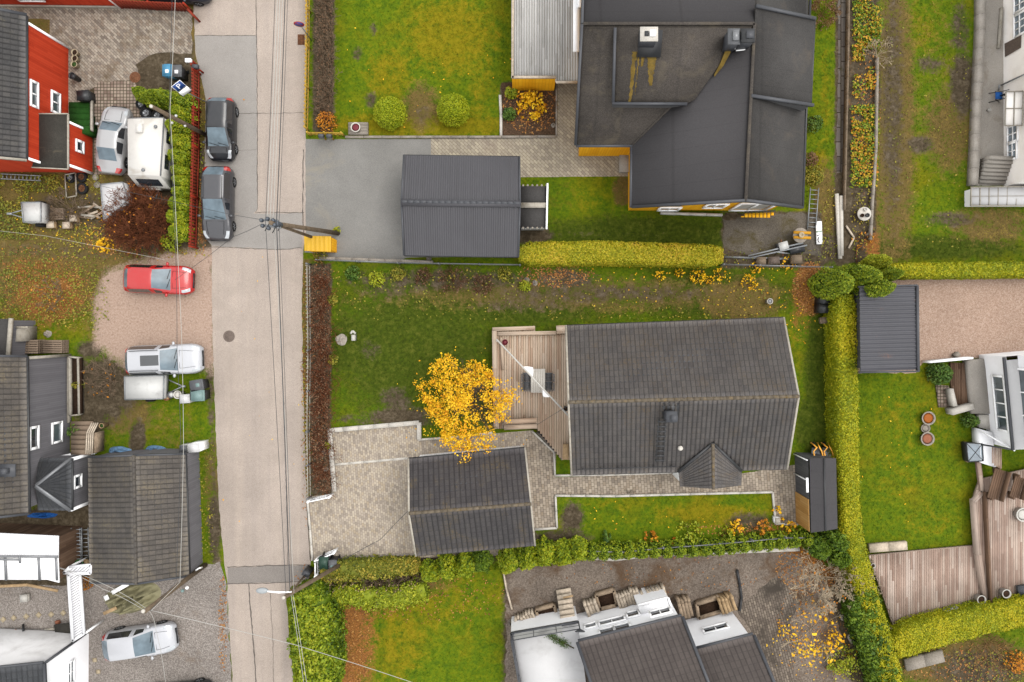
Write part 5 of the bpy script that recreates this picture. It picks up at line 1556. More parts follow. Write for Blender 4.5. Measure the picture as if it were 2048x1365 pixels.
# kerbs of the middle property
kerb("kerb", "broad white kerb along the top of the beige paved driveway", [(655, 862), (838, 846), (838, 880)], .26, .2)
kerb("kerb", "pale kerb down the west side of the paved driveway beside the dry hedge", [(659, 866), (668, 984)], .26, .2, "kerb_stone")
kerb("kerb", "narrow white kerb running under the yellow tree to the deck stairs", [(836, 880), (900, 876), (985, 866)], .12, .12)
kerb("drain_channel", "white channel line crossing the paved driveway towards the tiled garage", [(668, 930), (816, 917)], .14, .03, "kerb_stone", "channel")
kerb("kerb", "white kerb between the road and the paved driveway", [(614, 994), (620, 1060), (625, 1122)], .12, .06)
kerb("kerb", "stone edging along the south end of the paved driveway", [(650, 1118), (740, 1114), (830, 1110)], .14, .1, "kerb_grey")
kerb("kerb", "white kerb bending round the planted corner at the west end of the bungalow", [(1064, 863), (1108, 905), (1110, 952), (1230, 950), (1350, 946)], .11, .14)
kerb("kerb", "long white kerb along the top and sides of the south lawn", [(1070, 1060), (1114, 1057), (1111, 992), (1230, 993), (1380, 989), (1546, 985), (1552, 1048), (1596, 1050)], .12, .14)
kerb("kerb", "grey stone kerb along the south edge of the top lawn", [(690, 274), (800, 274), (1003, 274), (1112, 273)], .14, .14, "kerb_grey")
kerb("kerb", "thin stone edge of the flower bed towards the herringbone paving", [(1113, 272), (1113, 168)], .1, .1, "kerb_grey")
kerb("kerb", "row of edging stones between the top lawn and the flower bed", [(1000, 190), (1002, 230), (1002, 272)], .16, .12, "kerb_stone")
kerb("wall", "brown edging wall beside the orange ground cover strip at the right", [(1756, 115), (1753, 300), (1745, 420), (1742, 480)], .14, .3, "kerb_grey", "wall")
kerb("rail", "long brown garden rail beside the flagstone path", [(1700, -100), (1697, 120), (1692, 330), (1690, 420)], .09, .4, "trim_brown", "rail")
kerb("retaining_wall", "long tan retaining wall between the right lawn and the concrete yard", [(1966, -100), (1965, 60), (1958, 200), (1950, 370)], .4, .5, "concrete", "wall")
kerb("edging", "white edging strip in front of the cream villa wall", [(2005, 15), (1999, 96)], .14, .2, "pale_trim", "edging")
kerb("planter_edge", "low timber edging at the lower yard corner beside the bottom lawn", [(1006, 1140), (1013, 1180), (1024, 1220)], .1, .25, "grey_wood", "edging")
kerb("stone_edge", "ragged stone border under the row of small thujas", [(1168, 1114), (1230, 1118), (1310, 1108), (1440, 1104), (1600, 1098)], .3, .16, "kerb_stone", "stone border")
kerb("wooden_curb", "long grey timber beam lying against the old deck near the hedge", [(1740, 1098), (1815, 1092)], .5, .3, "grey_wood", "beam")
kerb("rail", "low white rail on the lawn under the yellow gable windows", [(1322, 426), (1380, 428), (1446, 430)], .14, .35, "white_pot", "rail")
kerb("concrete_block_row", "grey concrete slab strip under the bottom right hedge", [(1812, 1332), (1888, 1313)], .7, .3, "kerb_grey", "slab")

# ------------------------------------------------------------------ the deck west of the bungalow
root = thing("wooden_deck", "new timber deck with border benches and steps at the west end of the bungalow", "deck", P(1060, 750, 0))
zd = .55
dk = [(984, 657), (1070, 655), (1070, 664), (1112, 664), (1112, 655), (1136, 655), (1142, 920), (1124, 920), (1074, 858), (990, 858)]
mb = MB(); boards(mb, pw(dk, zd), zd, rad(90), .145, .012); part(mb, "deck_board", "deck_new", root)
def plank(pts, z, w, h):
	mb = MB()
	for a, b in zip(pts, pts[1:]):
		p = P(a[0], a[1], z); q = P(b[0], b[1], z)
		L = (q - p).length; d = (q - p) / L; n = Vector((-d.y, d.x, 0)) * w / 2
		c = [p - n, q - n, q + n, p + n]
		s0 = RND.random() * 40
		mb.add([tuple(x) for x in c] + [(x.x, x.y, x.z - h) for x in c], [(0, 1, 2, 3), (0, 4, 5, 1), (1, 5, 6, 2), (2, 6, 7, 3), (3, 7, 4, 0)],
               [[(s0, 0), (s0, L), (s0 + w / .3, L), (s0 + w / .3, 0)]] + [[(s0, 0)] * 4] * 4)
	return mb
part(plank([(989, 662), (992, 858)], .75, .3, .2), "border_plank", "deck_new", root)
part(plank([(1002, 676), (1006, 740)], .66, .16, .1), "border_plank", "deck_new", root)
part(plank([(985, 659), (1070, 656)], .75, .22, .2), "border_plank", "deck_new", root)
part(plank([(995, 668), (1112, 666)], .70, .22, .15), "border_plank", "deck_new", root)
part(plank([(1113, 660), (1132, 659)], .75, .5, .2), "bench_seat", "deck_new", root)
part(plank([(1008, 845), (1074, 841)], .95, .3, .1), "bench_seat", "deck_new", root)
part(plank([(1008, 856), (1074, 853)], .80, .28, .2), "bench_seat", "deck_new", root)
part(plank([(1132, 890), (1131, 920)], .8, .34, .5), "box_seat", "raw_wood", root)
mb = MB()
a, b = P(1072, 860, zd), P(1124, 920, zd); wall(mb, a, b, 0, zd - .03); c = P(984, 657, zd); wall(mb, P(984, 657, zd), P(990, 858, zd), 0, zd - .03); wall(mb, P(990, 858, zd), a, 0, zd - .03)
part(mb, "skirt_board", "deck_dark", root)
mb = MB(); flat(mb, [P(1072, 866, .1), P(1082, 862, .1), P(1126, 908, .1), P(1124, 922, .1), P(1112, 906, .1)], 0, .1)
one(mb, "gravel_bed", ["grey_gravel"], "narrow strip of dark gravel between white kerb and the deck corner", "gravel bed")
# furniture on the deck
def table(u, v, w, l, z, rz, mat, label, name="garden_table"):
	c = P(u, v, z)
	t = thing(name, label, "table", (c.x, c.y, zd))
	mb = MB()
	for i in range(6):
		mb.box((c.x + (i - 2.5) * w / 6, c.y, z), (w / 6 - .006, l, .035), 0)
	part(mb, "tabletop", mat, t)
	for sx in (-1, 1):
		for sy in (-1, 1):
			mb = MB(); mb.bar((c.x + sx * (w / 2 - .06), c.y + sy * (l / 2 - .08), zd), (c.x + sx * (w / 2 - .06), c.y + sy * (l / 2 - .08), z - .02), .06, .06); part(mb, "leg", mat, t)
	return t
table(1076, 762, .86, 1.42, zd + .74, 0, "kerb_stone", "pale rectangular garden table on the timber deck under the sail pole")
def chair_proto():
	t = thing("garden_chair", "x", "chair", (0, 0, 0), "chairs around the deck table")
	def prt(mb, nm, mat): return part(mb, nm, mat, t)
	mb = MB()
	for i in range(5): mb.box((0.0, (i - 2) * .09, .44), (.46, .08, .03))
	prt(mb, "seat", "grey_plastic")
	mb = MB()
	for i in range(5): mb.bar((-.22, (i - 2) * .09, .46), (-.34, (i - 2) * .09, .95), .075, .025)
	mb.bar((-.34, -.24, .95), (-.34, .24, .95), .05, .05); prt(mb, "backrest", "grey_plastic")
	for sy in (-1, 1):
		mb = MB(); mb.bar((-.3, sy * .26, .66), (.22, sy * .26, .66), .05, .03); mb.bar((.2, sy * .26, .44), (.2, sy * .26, .66), .03, .03); prt(mb, "armrest", "grey_plastic")
	for sx in (-1, 1):
		for sy in (-1, 1):
			mb = MB(); mb.bar((sx * .2, sy * .22, 0), (sx * .2, sy * .22, .44), .035, .035); prt(mb, "leg", "dark_metal")
	return t
ch0 = chair_proto()
for i, (u, v, a, lb) in enumerate(((1055, 755, 0, "grey slatted chair at the northwest side of the deck table"), (1055, 773, 0, "grey slatted chair at the southwest side of the deck table"),
                                   (1096, 755, 180, "grey slatted chair at the northeast side of the deck table"), (1096, 773, 180, "grey slatted chair at the southeast side of the deck table"))):
	o = ch0 if i == 0 else copy_tree(ch0)
	o.location = at(u, v, zd + .5, zd); o.rotation_euler = (0, 0, rad(a)); o["label"] = lb
# shade sail rolled along its pole
root = thing("shade_sail", "white shade sail furled along a long diagonal pole over the timber deck", "shade sail", at(994, 681, 1.0, zd))
a, b = P(993, 679, 2.3), P(1138, 833, 2.6)
mb = MB(); mb.tube([a, a.lerp(b, .5), b], .05, 8); part(mb, "pole", "white_pot", root)
mb = MB(); p = P(994, 682, 2.2); mb.tube([(p.x, p.y, zd), (p.x, p.y, 2.3)], .035, 8); part(mb, "mast", "white_paint", root)
for (t0, t1, (u, v)) in ((.36, .5, (1066, 735)), (.64, .75, (1086, 794))):
	p, q, r = a.lerp(b, t0), a.lerp(b, t1), P(u, v, 2.0)
	mb = MB()
	mid = (p + q) / 2
	rows = []
	for i in range(5):
		s = i / 4; row = []
		for j in range(5):
			k = j / 4; x = p.lerp(q, k).lerp(r + (q - p) * (k - .5) * .9 * (1 - s) * .4, s); x.z -= .12 * math.sin(3.14 * k) * s; row.append(x)
		rows.append(row)
	mb.grid(rows); part(mb, "sail_cloth", "white_paint", root)

# ------------------------------------------------------------------ old decks at the right
def deck_thing(name, label, poly, z, ang, mat, bw=.14, cat="deck"):
	c = [P(u, v, 0) for u, v in poly]; cc = sum(c, Vector((0, 0, 0))) / len(c)
	root = thing(name, label, cat, cc)
	mb = MB(); boards(mb, pw(poly, z), z, ang, bw, .014); part(mb, "deck_board", mat, root)
	mb = MB(); q = pw(poly, z)
	for i in range(len(q)):
		mb.bar((*q[i], z - .12), (*q[(i + 1) % len(q)], z - .12), .04, .2)
	part(mb, "edge_board", mat, root)
	return root
deck_thing("wooden_deck", "large weathered brown deck between the long hedge and the lower hedge", [(1738, 1112), (1955, 1092), (1972, 1218), (1880, 1240), (1795, 1276), (1770, 1200)], .35, rad(90), "deck_old")
dk2 = deck_thing("wooden_deck", "tall weathered deck with built in steps at the right edge", [(1953, 985), (1962, 960), (2100, 930), (2100, 1200), (1974, 1216), (1952, 1095), (1946, 1010)], .6, rad(90), "deck_old")
part(plank([(1950, 1000), (1958, 1110), (1976, 1214)], .66, .3, .3), "step", "deck_old", dk2)
part(plank([(1972, 985), (1984, 1212)], .9, .12, .3), "border_plank", "deck_dark", dk2)
part(plank([(1948, 1004), (1966, 985), (1958, 925)], .7, .26, .2), "border_plank", "deck_old", dk2)
def bench(label, a, b, w, z, mat="deck_dark"):
	A, B = P(*a, z), P(*b, z)
	t = thing("slatted_bench", label, "bench", ((A.x + B.x) / 2, (A.y + B.y) / 2, 0))
	mb = MB(); d = (B - A).normalized(); n = Vector((-d.y, d.x, 0))
	for i in range(5):
		o = n * ((i - 2) * w / 5); mb.bar(A + o, B + o, w / 5 - .02, .05)
	part(mb, "seat", mat, t)
	mb = MB(); mb.bar(A + n * w / 2 + Vector((0, 0, .25)), B + n * w / 2 + Vector((0, 0, .25)), .08, .35); part(mb, "backrest", mat, t)
	for k in (.05, .95):
		p = A.lerp(B, k); mb = MB(); mb.box((p.x, p.y, (z + .5) / 2), (.1, .4, z - .5)); part(mb, "leg", mat, t)
bench("brown slatted bench slanting beside the tall weathered deck steps", (2001, 940), (1985, 998), .7, 1.1)
bench("brown slatted bench at the right edge beyond the slanting bench", (2040, 955), (2028, 995), .6, 1.1)
mb = MB(); boards(mb, pw([(1985, 893), (2004, 898), (2003, 938), (1986, 930)], 1.2), 1.2, rad(90), .12, .03); one(mb, "deck_stair", "deck_old", "short wooden stair landing between white stair wall and bench", "stair")
deck_thing("balcony_floor", "dark brown planked landing between the green shrub and the grey ledge", [(1902, 726), (1936, 728), (1940, 812), (1906, 808)], .2, rad(90), "deck_dark", .12, "landing")
mb = MB(); flat(mb, [P(1872, 770, .12), P(1898, 772, .12), P(1906, 815, .12), P(1878, 815, .12)], 0, .1); one(mb, "paving_patch", ["paver_square"], "small patch of grey cobble paving beside the planked landing", "paving")
mb = MB(); mb.bar(P(1852, 724, .5), P(1938, 716, .5), .12, .8); one(mb, "low_wall", "render_white", "low white wall between the pink gravel yard and the green shrub", "wall")
mb = MB(); mb.bar(P(1898, 824, .4), P(1940, 812, .4), .34, .7); one(mb, "low_wall", "kerb_stone", "low pale wall south of the planked landing", "wall")
mb = MB(); mb.bar(P(1898, 778, .4), P(1906, 812, .4), .24, .5); one(mb, "low_wall", "kerb_stone", "short pale wall between paving patch and planked landing", "wall")
# cold frame beside the white stair wall
root = thing("cold_frame", "glass topped cold frame with crossed bars beside the white stair wall", "cold frame", at(1950, 905, .6))
q = [P(1932, 886, .7), P(1964, 888, .8), P(1966, 922, .8), P(1936, 924, .7)]
mb = MB(); flat(mb, q, 0, .5); part(mb, "box", ["dark_metal"], root)
mb = MB(); mb.quad(*[p + Vector((0, 0, .012)) for p in (q[3], q[2], q[1], q[0])]); part(mb, "pane", "glass_pale", root)
mb = MB()
for i in range(4): mb.bar(q[i] + Vector((0, 0, .02)), q[(i + 1) % 4] + Vector((0, 0, .02)), .05, .05)
for a, b in ((0, 2), (1, 3)): mb.bar(q[a] + Vector((0, 0, .02)), q[b] + Vector((0, 0, .02)), .025, .03)
part(mb, "glazing_bar", "dark_metal", root)
mb = MB(); mb.bar(P(1928, 884, .3), P(1934, 924, .3), .1, .3); part(mb, "timber_edge", "raw_wood", root)
# steps and white glazed roof by the cream villa
root = thing("garden_stair", "pale stone stair descending beside the cream villa wall", "stair", P(1984, 348))
for i in range(7):
	mb = MB(); p, q = P(1960 - i * .7, 322 + i * 7, 0), P(2008, 324 + i * 7, 0); h = .9 - i * .12
	mb.bar((p.x, p.y, h / 2), (q.x, q.y, h / 2), .2, h); part(mb, "step", "concrete", root)
root = thing("glazed_lean_to", "low roof of white glazed squares below the cream villa stair", "lean-to", P(2000, 394))
mb = MB(); flat(mb, [P(1942, 376, .8), P(2120, 372, 1.0), P(2120, 412, .8), P(1941, 412, .7)], 0, .06); part(mb, "pane", ["membrane_white"], root)
mb = MB()
for i in range(9):
	u = 1942 + i * 18; mb.bar(P(u, 375, .86), P(u, 412, .76), .04, .05)
mb.bar(P(1941, 375, .88), P(2110, 373, 1.04), .06, .05); mb.bar(P(1941, 393, .84), P(2110, 392, .94), .03, .04); mb.bar(P(1941, 412, .78), P(2110, 412, .86), .06, .05)
part(mb, "glazing_bar", "pale_trim", root)
mb = MB(); walls(mb, pw([(1944, 378), (2110, 376), (2110, 410), (1944, 410)], .7), 0, [.7] * 4); part(mb, "wall", "render_white", root)
# green stair and other structures at the red house
root = thing("green_stair", "stair covered in green artificial turf beside the red house porch", "stair", P(160, 232))
for i in range(5):
	v0 = 206 + i * 12; h = .2 + i * .2
	mb = MB(); c = P(158, v0 + 6, h); mb.box((c.x, c.y, h / 2), (1.25, .45, h)); part(mb, "step", "astroturf", root)
mb = MB(); mb.bar(P(184, 200, .3), P(184, 262, 1.0), .1, .2); part(mb, "side_board", "pale_trim", root)
# wooden stair and rail at the grey house
root = thing("wooden_stair", "weathered timber stair with slatted handrail beside the grey house", "stair", P(168, 872))
for i in range(7):
	mb = MB(); h = 1.3 - i * .17; mb.bar(P(142, 905 - i * 9.5, h), P(182 + i * .8, 905 - i * 9.5, h), .3, .05); part(mb, "step", "boards_weathered", root)
mb = MB()
for s in range(4):
	mb.bar(P(172 + s * 4, 908, 1.6), P(174 + s * 4, 866, 1.5), .07, .05); mb.bar(P(174 + s * 4, 866, 1.5), P(184 + s * 4, 846, 1.2), .07, .05)
part(mb, "handrail", "grey_wood", root)
mb = MB(); mb.bar(P(194, 904, .9), P(194, 868, .9), .08, .9); mb.bar(P(198, 904, .9), P(198, 864, .9), .08, .9); one(mb, "timber_rail", "old_wood", "pair of short timber rails beside the weathered stair", "rail")
root = thing("timber_planter", "long narrow timber planter along the grey house wall", "planter", P(152, 770))
mb = MB()
for a, b in (((143, 714), (160, 716)), ((160, 716), (162, 829)), ((162, 829), (144, 831)), ((144, 831), (143, 714))): mb.bar(P(*a, .3), P(*b, .3), .08, .5)
part(mb, "frame", "pale_trim", root)
mb = MB(); flat(mb, [P(144, 716, .45), P(160, 717, .45), P(161, 828, .45), P(145, 829, .45)], 0, .3); part(mb, "soil", ["dark_soil"], root)
def slat_canopy(label, poly, z, ang, mat="white_sheet"):
	c = [P(u, v, 0) for u, v in poly]; cc = sum(c, Vector((0, 0, 0))) / len(c)
	root = thing("pergola", label, "pergola", cc)
	mb = MB(); boards(mb, pw(poly, z), z, ang, .13, .025, .05); part(mb, "slat", mat, root)
	for i in range(4):
		mb = MB(); mb.bar(P(*poly[i], z), P(*poly[(i + 1) % 4], z), .14, .14); part(mb, "edge_beam", mat, root)
	for u, v in poly:
		mb = MB(); p = P(u, v, z); mb.box((p.x, p.y, z / 2 - .05), (.1, .1, z - .1)); part(mb, "post", "white_paint", root)
slat_canopy("long white slatted pergola beside the green tarpaulin and gravel", [(137, 1150), (160, 1146), (168, 1268), (146, 1282)], 1.9, rad(32))
slat_canopy("short white slatted pergola joining the brown tiled garage", [(128, 1146), (140, 1134), (182, 1130), (182, 1147)], 1.95, rad(40))
# small log palisades and planters in front of the white villa
def palisade(label, a, b, dep, z, mat="grey_wood", n=None):
	A, B = P(*a, z), P(*b, z); L = (B - A).length; n = n or max(3, int(L / .17)); d = (B - A) / L; nn = Vector((-d.y, d.x, 0))
	mb = MB()
	for i in range(n):
		p = A + d * ((i + .5) * L / n); k = dep * RND.uniform(.85, 1.1); zz = z + RND.uniform(-.08, .08)
		mb.bar(p - nn * k / 2 + Vector((0, 0, zz - z)), p + nn * k / 2 + Vector((0, 0, zz - z - .1)), L / n * .92, .14)
		mb.bar(p + nn * k / 2 + Vector((0, 0, -z)), p + nn * k / 2 + Vector((0, 0, zz - z + .1)), L / n * .85, L / n * .85)
	one(mb, "log_palisade", [mat], label, "palisade")
palisade("row of pale logs at the left end of the villa log walls", (1034, 1254), (1072, 1238), .9, .7)
palisade("row of short pale logs between the stair and the planter frame", (1171, 1222), (1196, 1212), .7, .7)
palisade("wide row of pale logs right of the square planter frame", (1235, 1207), (1280, 1192), .8, .7)
palisade("wide row of pale logs in front of the villa bay window", (1286, 1206), (1334, 1190), .9, .8)
palisade("brown log fence left of the right villa wing", (1358, 1222), (1384, 1216), 1.1, .8, "old_wood")
palisade("block of pale logs at the right corner of the villa", (1440, 1216), (1470, 1206), .8, .8, "raw_wood")
def planter_frame(label, poly, z=.5):
	c = [P(u, v, z) for u, v in poly]; cc = sum(c, Vector((0, 0, 0))) / 4
	root = thing("planter_box", label, "planter", (cc.x, cc.y, 0))
	mb = MB()
	for i in range(4): mb.bar(c[i] - Vector((0, 0, z / 2)), c[(i + 1) % 4] - Vector((0, 0, z / 2)), .18, z)
	part(mb, "frame", "old_wood", root)
	mb = MB(); flat(mb, [Vector((p.x, p.y, z - .15)) for p in c], 0, .2); part(mb, "soil", ["dark_soil"], root)
	return root
planter_frame("square timber planter between log stair and the left palisade", [(1072, 1222), (1108, 1212), (1116, 1236), (1078, 1246)])
planter_frame("square timber planter with open soil right of the stair", [(1192, 1192), (1228, 1182), (1234, 1212), (1200, 1220)])
planter_frame("square timber planter by the right villa wing", [(1394, 1210), (1440, 1196), (1444, 1224), (1398, 1238)])
root = thing("log_stair", "pale timber stair rising to the white villa terrace", "stair", P(1132, 1205))
for i in range(7):
	mb = MB(); v = 1186 + i * 10.5; h = .3 + i * .22; mb.bar(P(1113 + i * 1.6, v, h), P(1142 + i * 1.6, v - 5, h), .32, .09); part(mb, "step", "grey_wood", root)
mb = MB(); mb.bar(P(1126, 1196, .9), P(1146, 1192, .9), .1, .05); one(mb, "loose_plank", "raw_wood", "pale loose plank lying across the log stair", "plank")
# ------------------------------------------------------------------ plants
def leafcloud(mb, c, nrm, size, jit=0.7, m=0, aspect=.62, tone=None, vary=.4):
	n = len(c)
	nn = NR.normal(size=(n, 3)) * jit + (nrm if nrm is not None else 0)
	nn /= np.linalg.norm(nn, axis=1)[:, None] + 1e-9
	r = NR.normal(size=(n, 3))
	t = np.cross(nn, r); t /= np.linalg.norm(t, axis=1)[:, None] + 1e-9
	b = np.cross(nn, t)
	s = (size * (1 + NR.uniform(-vary, vary, n)))[:, None]
	vs = np.stack([c - t * s, c + b * s * aspect, c + t * s, c - b * s * aspect], 1).reshape(-1, 3)
	vs[:, 2] = np.maximum(vs[:, 2], .01)
	tn = np.full(n, .5) if tone is None else np.clip(tone, 0, 1)
	mb.bulk(vs, np.arange(4 * n).reshape(n, 4), np.repeat(np.stack([NR.random(n), tn], 1), 4, axis=0), m)
def segs(mb, A, B, r0, r1, m=0):
	A = np.asarray(A); B = np.asarray(B); r0 = np.asarray(r0)[:, None]; r1 = np.asarray(r1)[:, None]
	d = B - A; d = d / (np.linalg.norm(d, axis=1)[:, None] + 1e-9)
	a = np.where(np.abs(d[:, 2:3]) < .9, np.array([[0, 0, 1.0]]), np.array([[1.0, 0, 0]]))
	x = np.cross(d, a); x /= np.linalg.norm(x, axis=1)[:, None]; y = np.cross(d, x)
	vs = []
	for e, r in ((A, r0), (B, r1)):
		for k in range(3):
			t = 2.094 * k; vs.append(e + (x * math.cos(t) + y * math.sin(t)) * r)
	vs = np.stack(vs, 1).reshape(-1, 3)
	n = len(A); base = np.arange(n)[:, None] * 6
	q = np.concatenate([base + np.array([[k, (k + 1) % 3, 3 + (k + 1) % 3, 3 + k]]) for k in range(3)])
	uv = np.repeat(NR.random((3 * n, 2)), 4, axis=0)
	mb.bulk(vs, q, uv, m)
def branching(base, n, length, spread=1.0, levels=3, kids=3, r=.02, up=.6, shrink=.62, wob=.25, trunk=0.0):
	"""twigs growing out of a point: lists of segment ends and radii; also the tips"""
	S = []; tips = []
	def grow(p, d, L, rr, lev):
		k = 2
		for i in range(k):
			q = p + d * (L / k)
			S.append((tuple(p), tuple(q), rr * (1 - .3 * i / k), rr * (1 - .3 * (i + 1) / k)))
			p = q
			d = (d + Vector((RND.gauss(0, wob), RND.gauss(0, wob), RND.gauss(0, wob * .6)))).normalized()
		if lev <= 1:
			tips.append(tuple(p)); return
		for c in range(kids):
			e = (d + Vector((RND.gauss(0, .5), RND.gauss(0, .5), RND.gauss(.05, .35)))).normalized()
			grow(p, e, L * shrink * RND.uniform(.75, 1.2), rr * .6, lev - 1)
	b = Vector(base)
	for i in range(n):
		a = 6.283 * (i + RND.random()) / n
		d = Vector((math.cos(a) * spread, math.sin(a) * spread, up * RND.uniform(.5, 1.5))).normalized()
		grow(b + Vector((math.cos(a), math.sin(a), 0)) * trunk * .05, d, length * RND.uniform(.8, 1.15), r, levels)
	return S, tips
def seg_into(mb, S, m=0):
	segs(mb, [s[0] for s in S], [s[1] for s in S], [max(.011, s[2]) for s in S], [max(.009, s[3]) for s in S], m)
HEDGE_N = [0]
def hedge(label, pts, h, mat="leaf_trim", leaf=.05, dens=170, rough=.05, name="clipped_hedge", jit=.7, cat="hedge", edge=6):
	W = [P(u, v, h) for u, v, w in pts]; wd = [M(w, h) for u, v, w in pts]
	L = [(b - a).length for a, b in zip(W, W[1:])]; T = sum(L)
	cum = np.concatenate([[0], np.cumsum(L)])
	X = np.array([[p.x, p.y] for p in W]); wdn = np.array(wd)
	def at_s(s):
		x = np.interp(s, cum, X[:, 0]); y = np.interp(s, cum, X[:, 1]); w = np.interp(s, cum, wdn)
		i = np.clip(np.searchsorted(cum, s) - 1, 0, len(L) - 1)
		d = X[i + 1] - X[i]; d = d / np.linalg.norm(d, axis=1)[:, None]
		e = np.minimum(s, T - s); w = w * np.clip(.7 + .6 * e / np.maximum(w, .2), 0, 1)
		return x, y, w, d
	wm = wdn.mean()
	n = int(T * wm * dens * 2.0); ns = int(T * 2 * h * dens * .8)
	pos = []; nor = []
	s = NR.uniform(0, T, n); x, y, w, d = at_s(s); o = NR.uniform(-1, 1, n)
	z = h * (1 - .22 * np.abs(o) ** edge)
	pos.append(np.stack([x - d[:, 1] * o * w / 2, y + d[:, 0] * o * w / 2, z], 1))
	nor.append(np.stack([-d[:, 1] * o ** 5 * .8, d[:, 0] * o ** 5 * .8, np.ones(n)], 1))
	s = NR.uniform(0, T, ns); x, y, w, d = at_s(s); o = NR.choice([-1.0, 1.0], ns); z = NR.uniform(0.02, h * .95, ns)
	k = 1 - .06 * (z / h) ** 4
	pos.append(np.stack([x - d[:, 1] * o * w / 2 * k, y + d[:, 0] * o * w / 2 * k, z], 1)); nor.append(np.stack([-d[:, 1] * o, d[:, 0] * o, np.full(ns, .35)], 1))
	ne = int(wm * h * 2 * dens * .6)
	s = NR.choice([0.0, T], ne); x, y, w, d = at_s(s); o = NR.uniform(-1, 1, ne); z = NR.uniform(0.02, h * .95, ne); sg = np.where(s > 0, 1, -1)
	pos.append(np.stack([x - d[:, 1] * o * w / 2, y + d[:, 0] * o * w / 2, z], 1)); nor.append(d[:, [0, 1]] @ np.array([[1, 0, 0], [0, 1, 0]]) * sg[:, None] + np.array([[0, 0, .35]]))
	pos = np.concatenate(pos); nor = np.concatenate(nor); nor /= np.linalg.norm(nor, axis=1)[:, None]
	HEDGE_N[0] += 1; sd = HEDGE_N[0] * 7
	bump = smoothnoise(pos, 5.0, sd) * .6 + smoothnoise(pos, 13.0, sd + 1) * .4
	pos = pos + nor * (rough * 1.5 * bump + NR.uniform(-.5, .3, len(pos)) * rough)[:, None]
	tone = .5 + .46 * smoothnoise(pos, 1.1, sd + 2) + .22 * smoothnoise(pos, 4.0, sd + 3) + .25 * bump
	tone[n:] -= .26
	mb = MB()
	rows = []
	ss = np.linspace(0, T, max(2, int(T / .4)) + 1)
	x, y, w, d = at_s(ss)
	for i in range(len(ss)):
		row = []
		for o, zz in ((-1, 0), (-1, .6), (-.92, .86), (-.5, .95), (.5, .95), (.92, .86), (1, .6), (1, 0)):
			kk = .86 * o * w[i] / 2
			row.append((x[i] - d[i, 1] * kk, y[i] + d[i, 0] * kk, zz * h * .93))
		rows.append(row)
	mb.grid(rows, [[(.3, .4)] * 8] * len(rows)); mb.poly(rows[0]); mb.poly(list(reversed(rows[-1])))
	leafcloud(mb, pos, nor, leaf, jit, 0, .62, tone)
	return one(mb, name, [mat], label, cat)
def conifer(label, u, v, h, r, mat="leaf_thuja", leaf=.07, n=1500, name="thuja", group=None, lump=.16, shape=.75, sx=1.0, rz=0.0, zimg=.6, cat="tree"):
	b = at(u, v, h * zimg)
	root = thing(name, label, cat, b, group)
	t = NR.random(n) ** 1.25
	kq = int(n * .55); t[:kq] = (1 - np.sqrt(NR.random(kq)) ** (1 / shape)) ** (1 / 1.8)
	a = NR.uniform(0, 6.283, n)
	prof = (1 - t ** 1.8) ** shape * (1 - .35 * np.maximum(0, .25 - t) * 4)
	c0 = np.stack([np.cos(a) * sx, np.sin(a) / sx, t * 1.4], 1)
	sd = HEDGE_N[0] = HEDGE_N[0] + 3
	lum = smoothnoise(c0, 5.5, sd) * .65 + smoothnoise(c0, 11.0, sd + 1) * .35
	rr = r * prof * (1 + lump * lum * 1.6) * NR.uniform(.86, 1.02, n)
	x = np.cos(a) * rr * sx; y = np.sin(a) * rr / sx
	cr, sr = math.cos(rz), math.sin(rz)
	pos = np.stack([b.x + x * cr - y * sr, b.y + x * sr + y * cr, .05 + h * t * .98 + .02 * h * lum], 1)
	nor = np.stack([(x * cr - y * sr) / r, (x * sr + y * cr) / r, np.full(n, .55)], 1)
	tone = .48 + .3 * lum + .2 * smoothnoise(pos, 2.4, sd + 2)
	mb = MB()
	mb.lathe((b.x, b.y, .05), [(r * .6, 0), (r * .72, h * .2), (r * .62, h * .5), (r * .3, h * .74), (.02, h * .84)], 14, 0, axis=Matrix.Rotation(rz, 3, 'Z'), sx=sx, sy=1 / sx)
	leafcloud(mb, pos, nor, leaf, .55, 0, .6, tone)
	part(mb, "crown", [mat], root)
	mb = MB(); mb.tube([(b.x, b.y, 0), (b.x, b.y, h * .7)], .07, 7, 0, .03); part(mb, "trunk", "bark", root)
	return root
def shrub(label, u, v, h, r, mat, n=500, leaf=.06, stem="twig_brown", name="shrub", stems=9, levels=2, cl=0, hollow=.3, cat="shrub", group=None, tw=None):
	b = at(u, v, h * .6)
	root = thing(name, label, cat, b, group)
	S, tips = branching((b.x, b.y, 0), stems, r * .62, .9, levels, 3, .014 if tw is None else tw, h / r * .55)
	mb = MB(); seg_into(mb, S); part(mb, "stem", [stem], root)
	if n:
		if cl:
			ctr = NR.normal(size=(cl, 3)); ctr /= np.linalg.norm(ctr, axis=1)[:, None]
			ctr *= (hollow + (1 - hollow) * NR.random(cl) ** .5)[:, None]
			ctr[:, 2] = np.abs(ctr[:, 2])
			k = np.repeat(np.arange(cl), n // cl)
			c = ctr[k] + NR.normal(size=(len(k), 3)) * .11
			tone = np.repeat(NR.random(cl), n // cl)
		else:
			c = NR.normal(size=(n, 3)); c /= np.linalg.norm(c, axis=1)[:, None]
			c *= (hollow + (1 - hollow) * NR.random(n) ** .5)[:, None]; c[:, 2] = np.abs(c[:, 2])
			tone = .5 + .4 * smoothnoise(c, 4, int(u + v))
		pos = c * np.array([r, r, h]) + np.array([b.x, b.y, .04])
		mb = MB(); leafcloud(mb, pos, np.array([[0, 0, .8]]), leaf, .8, 0, .65, tone)
		part(mb, "foliage", [mat], root)
	return root
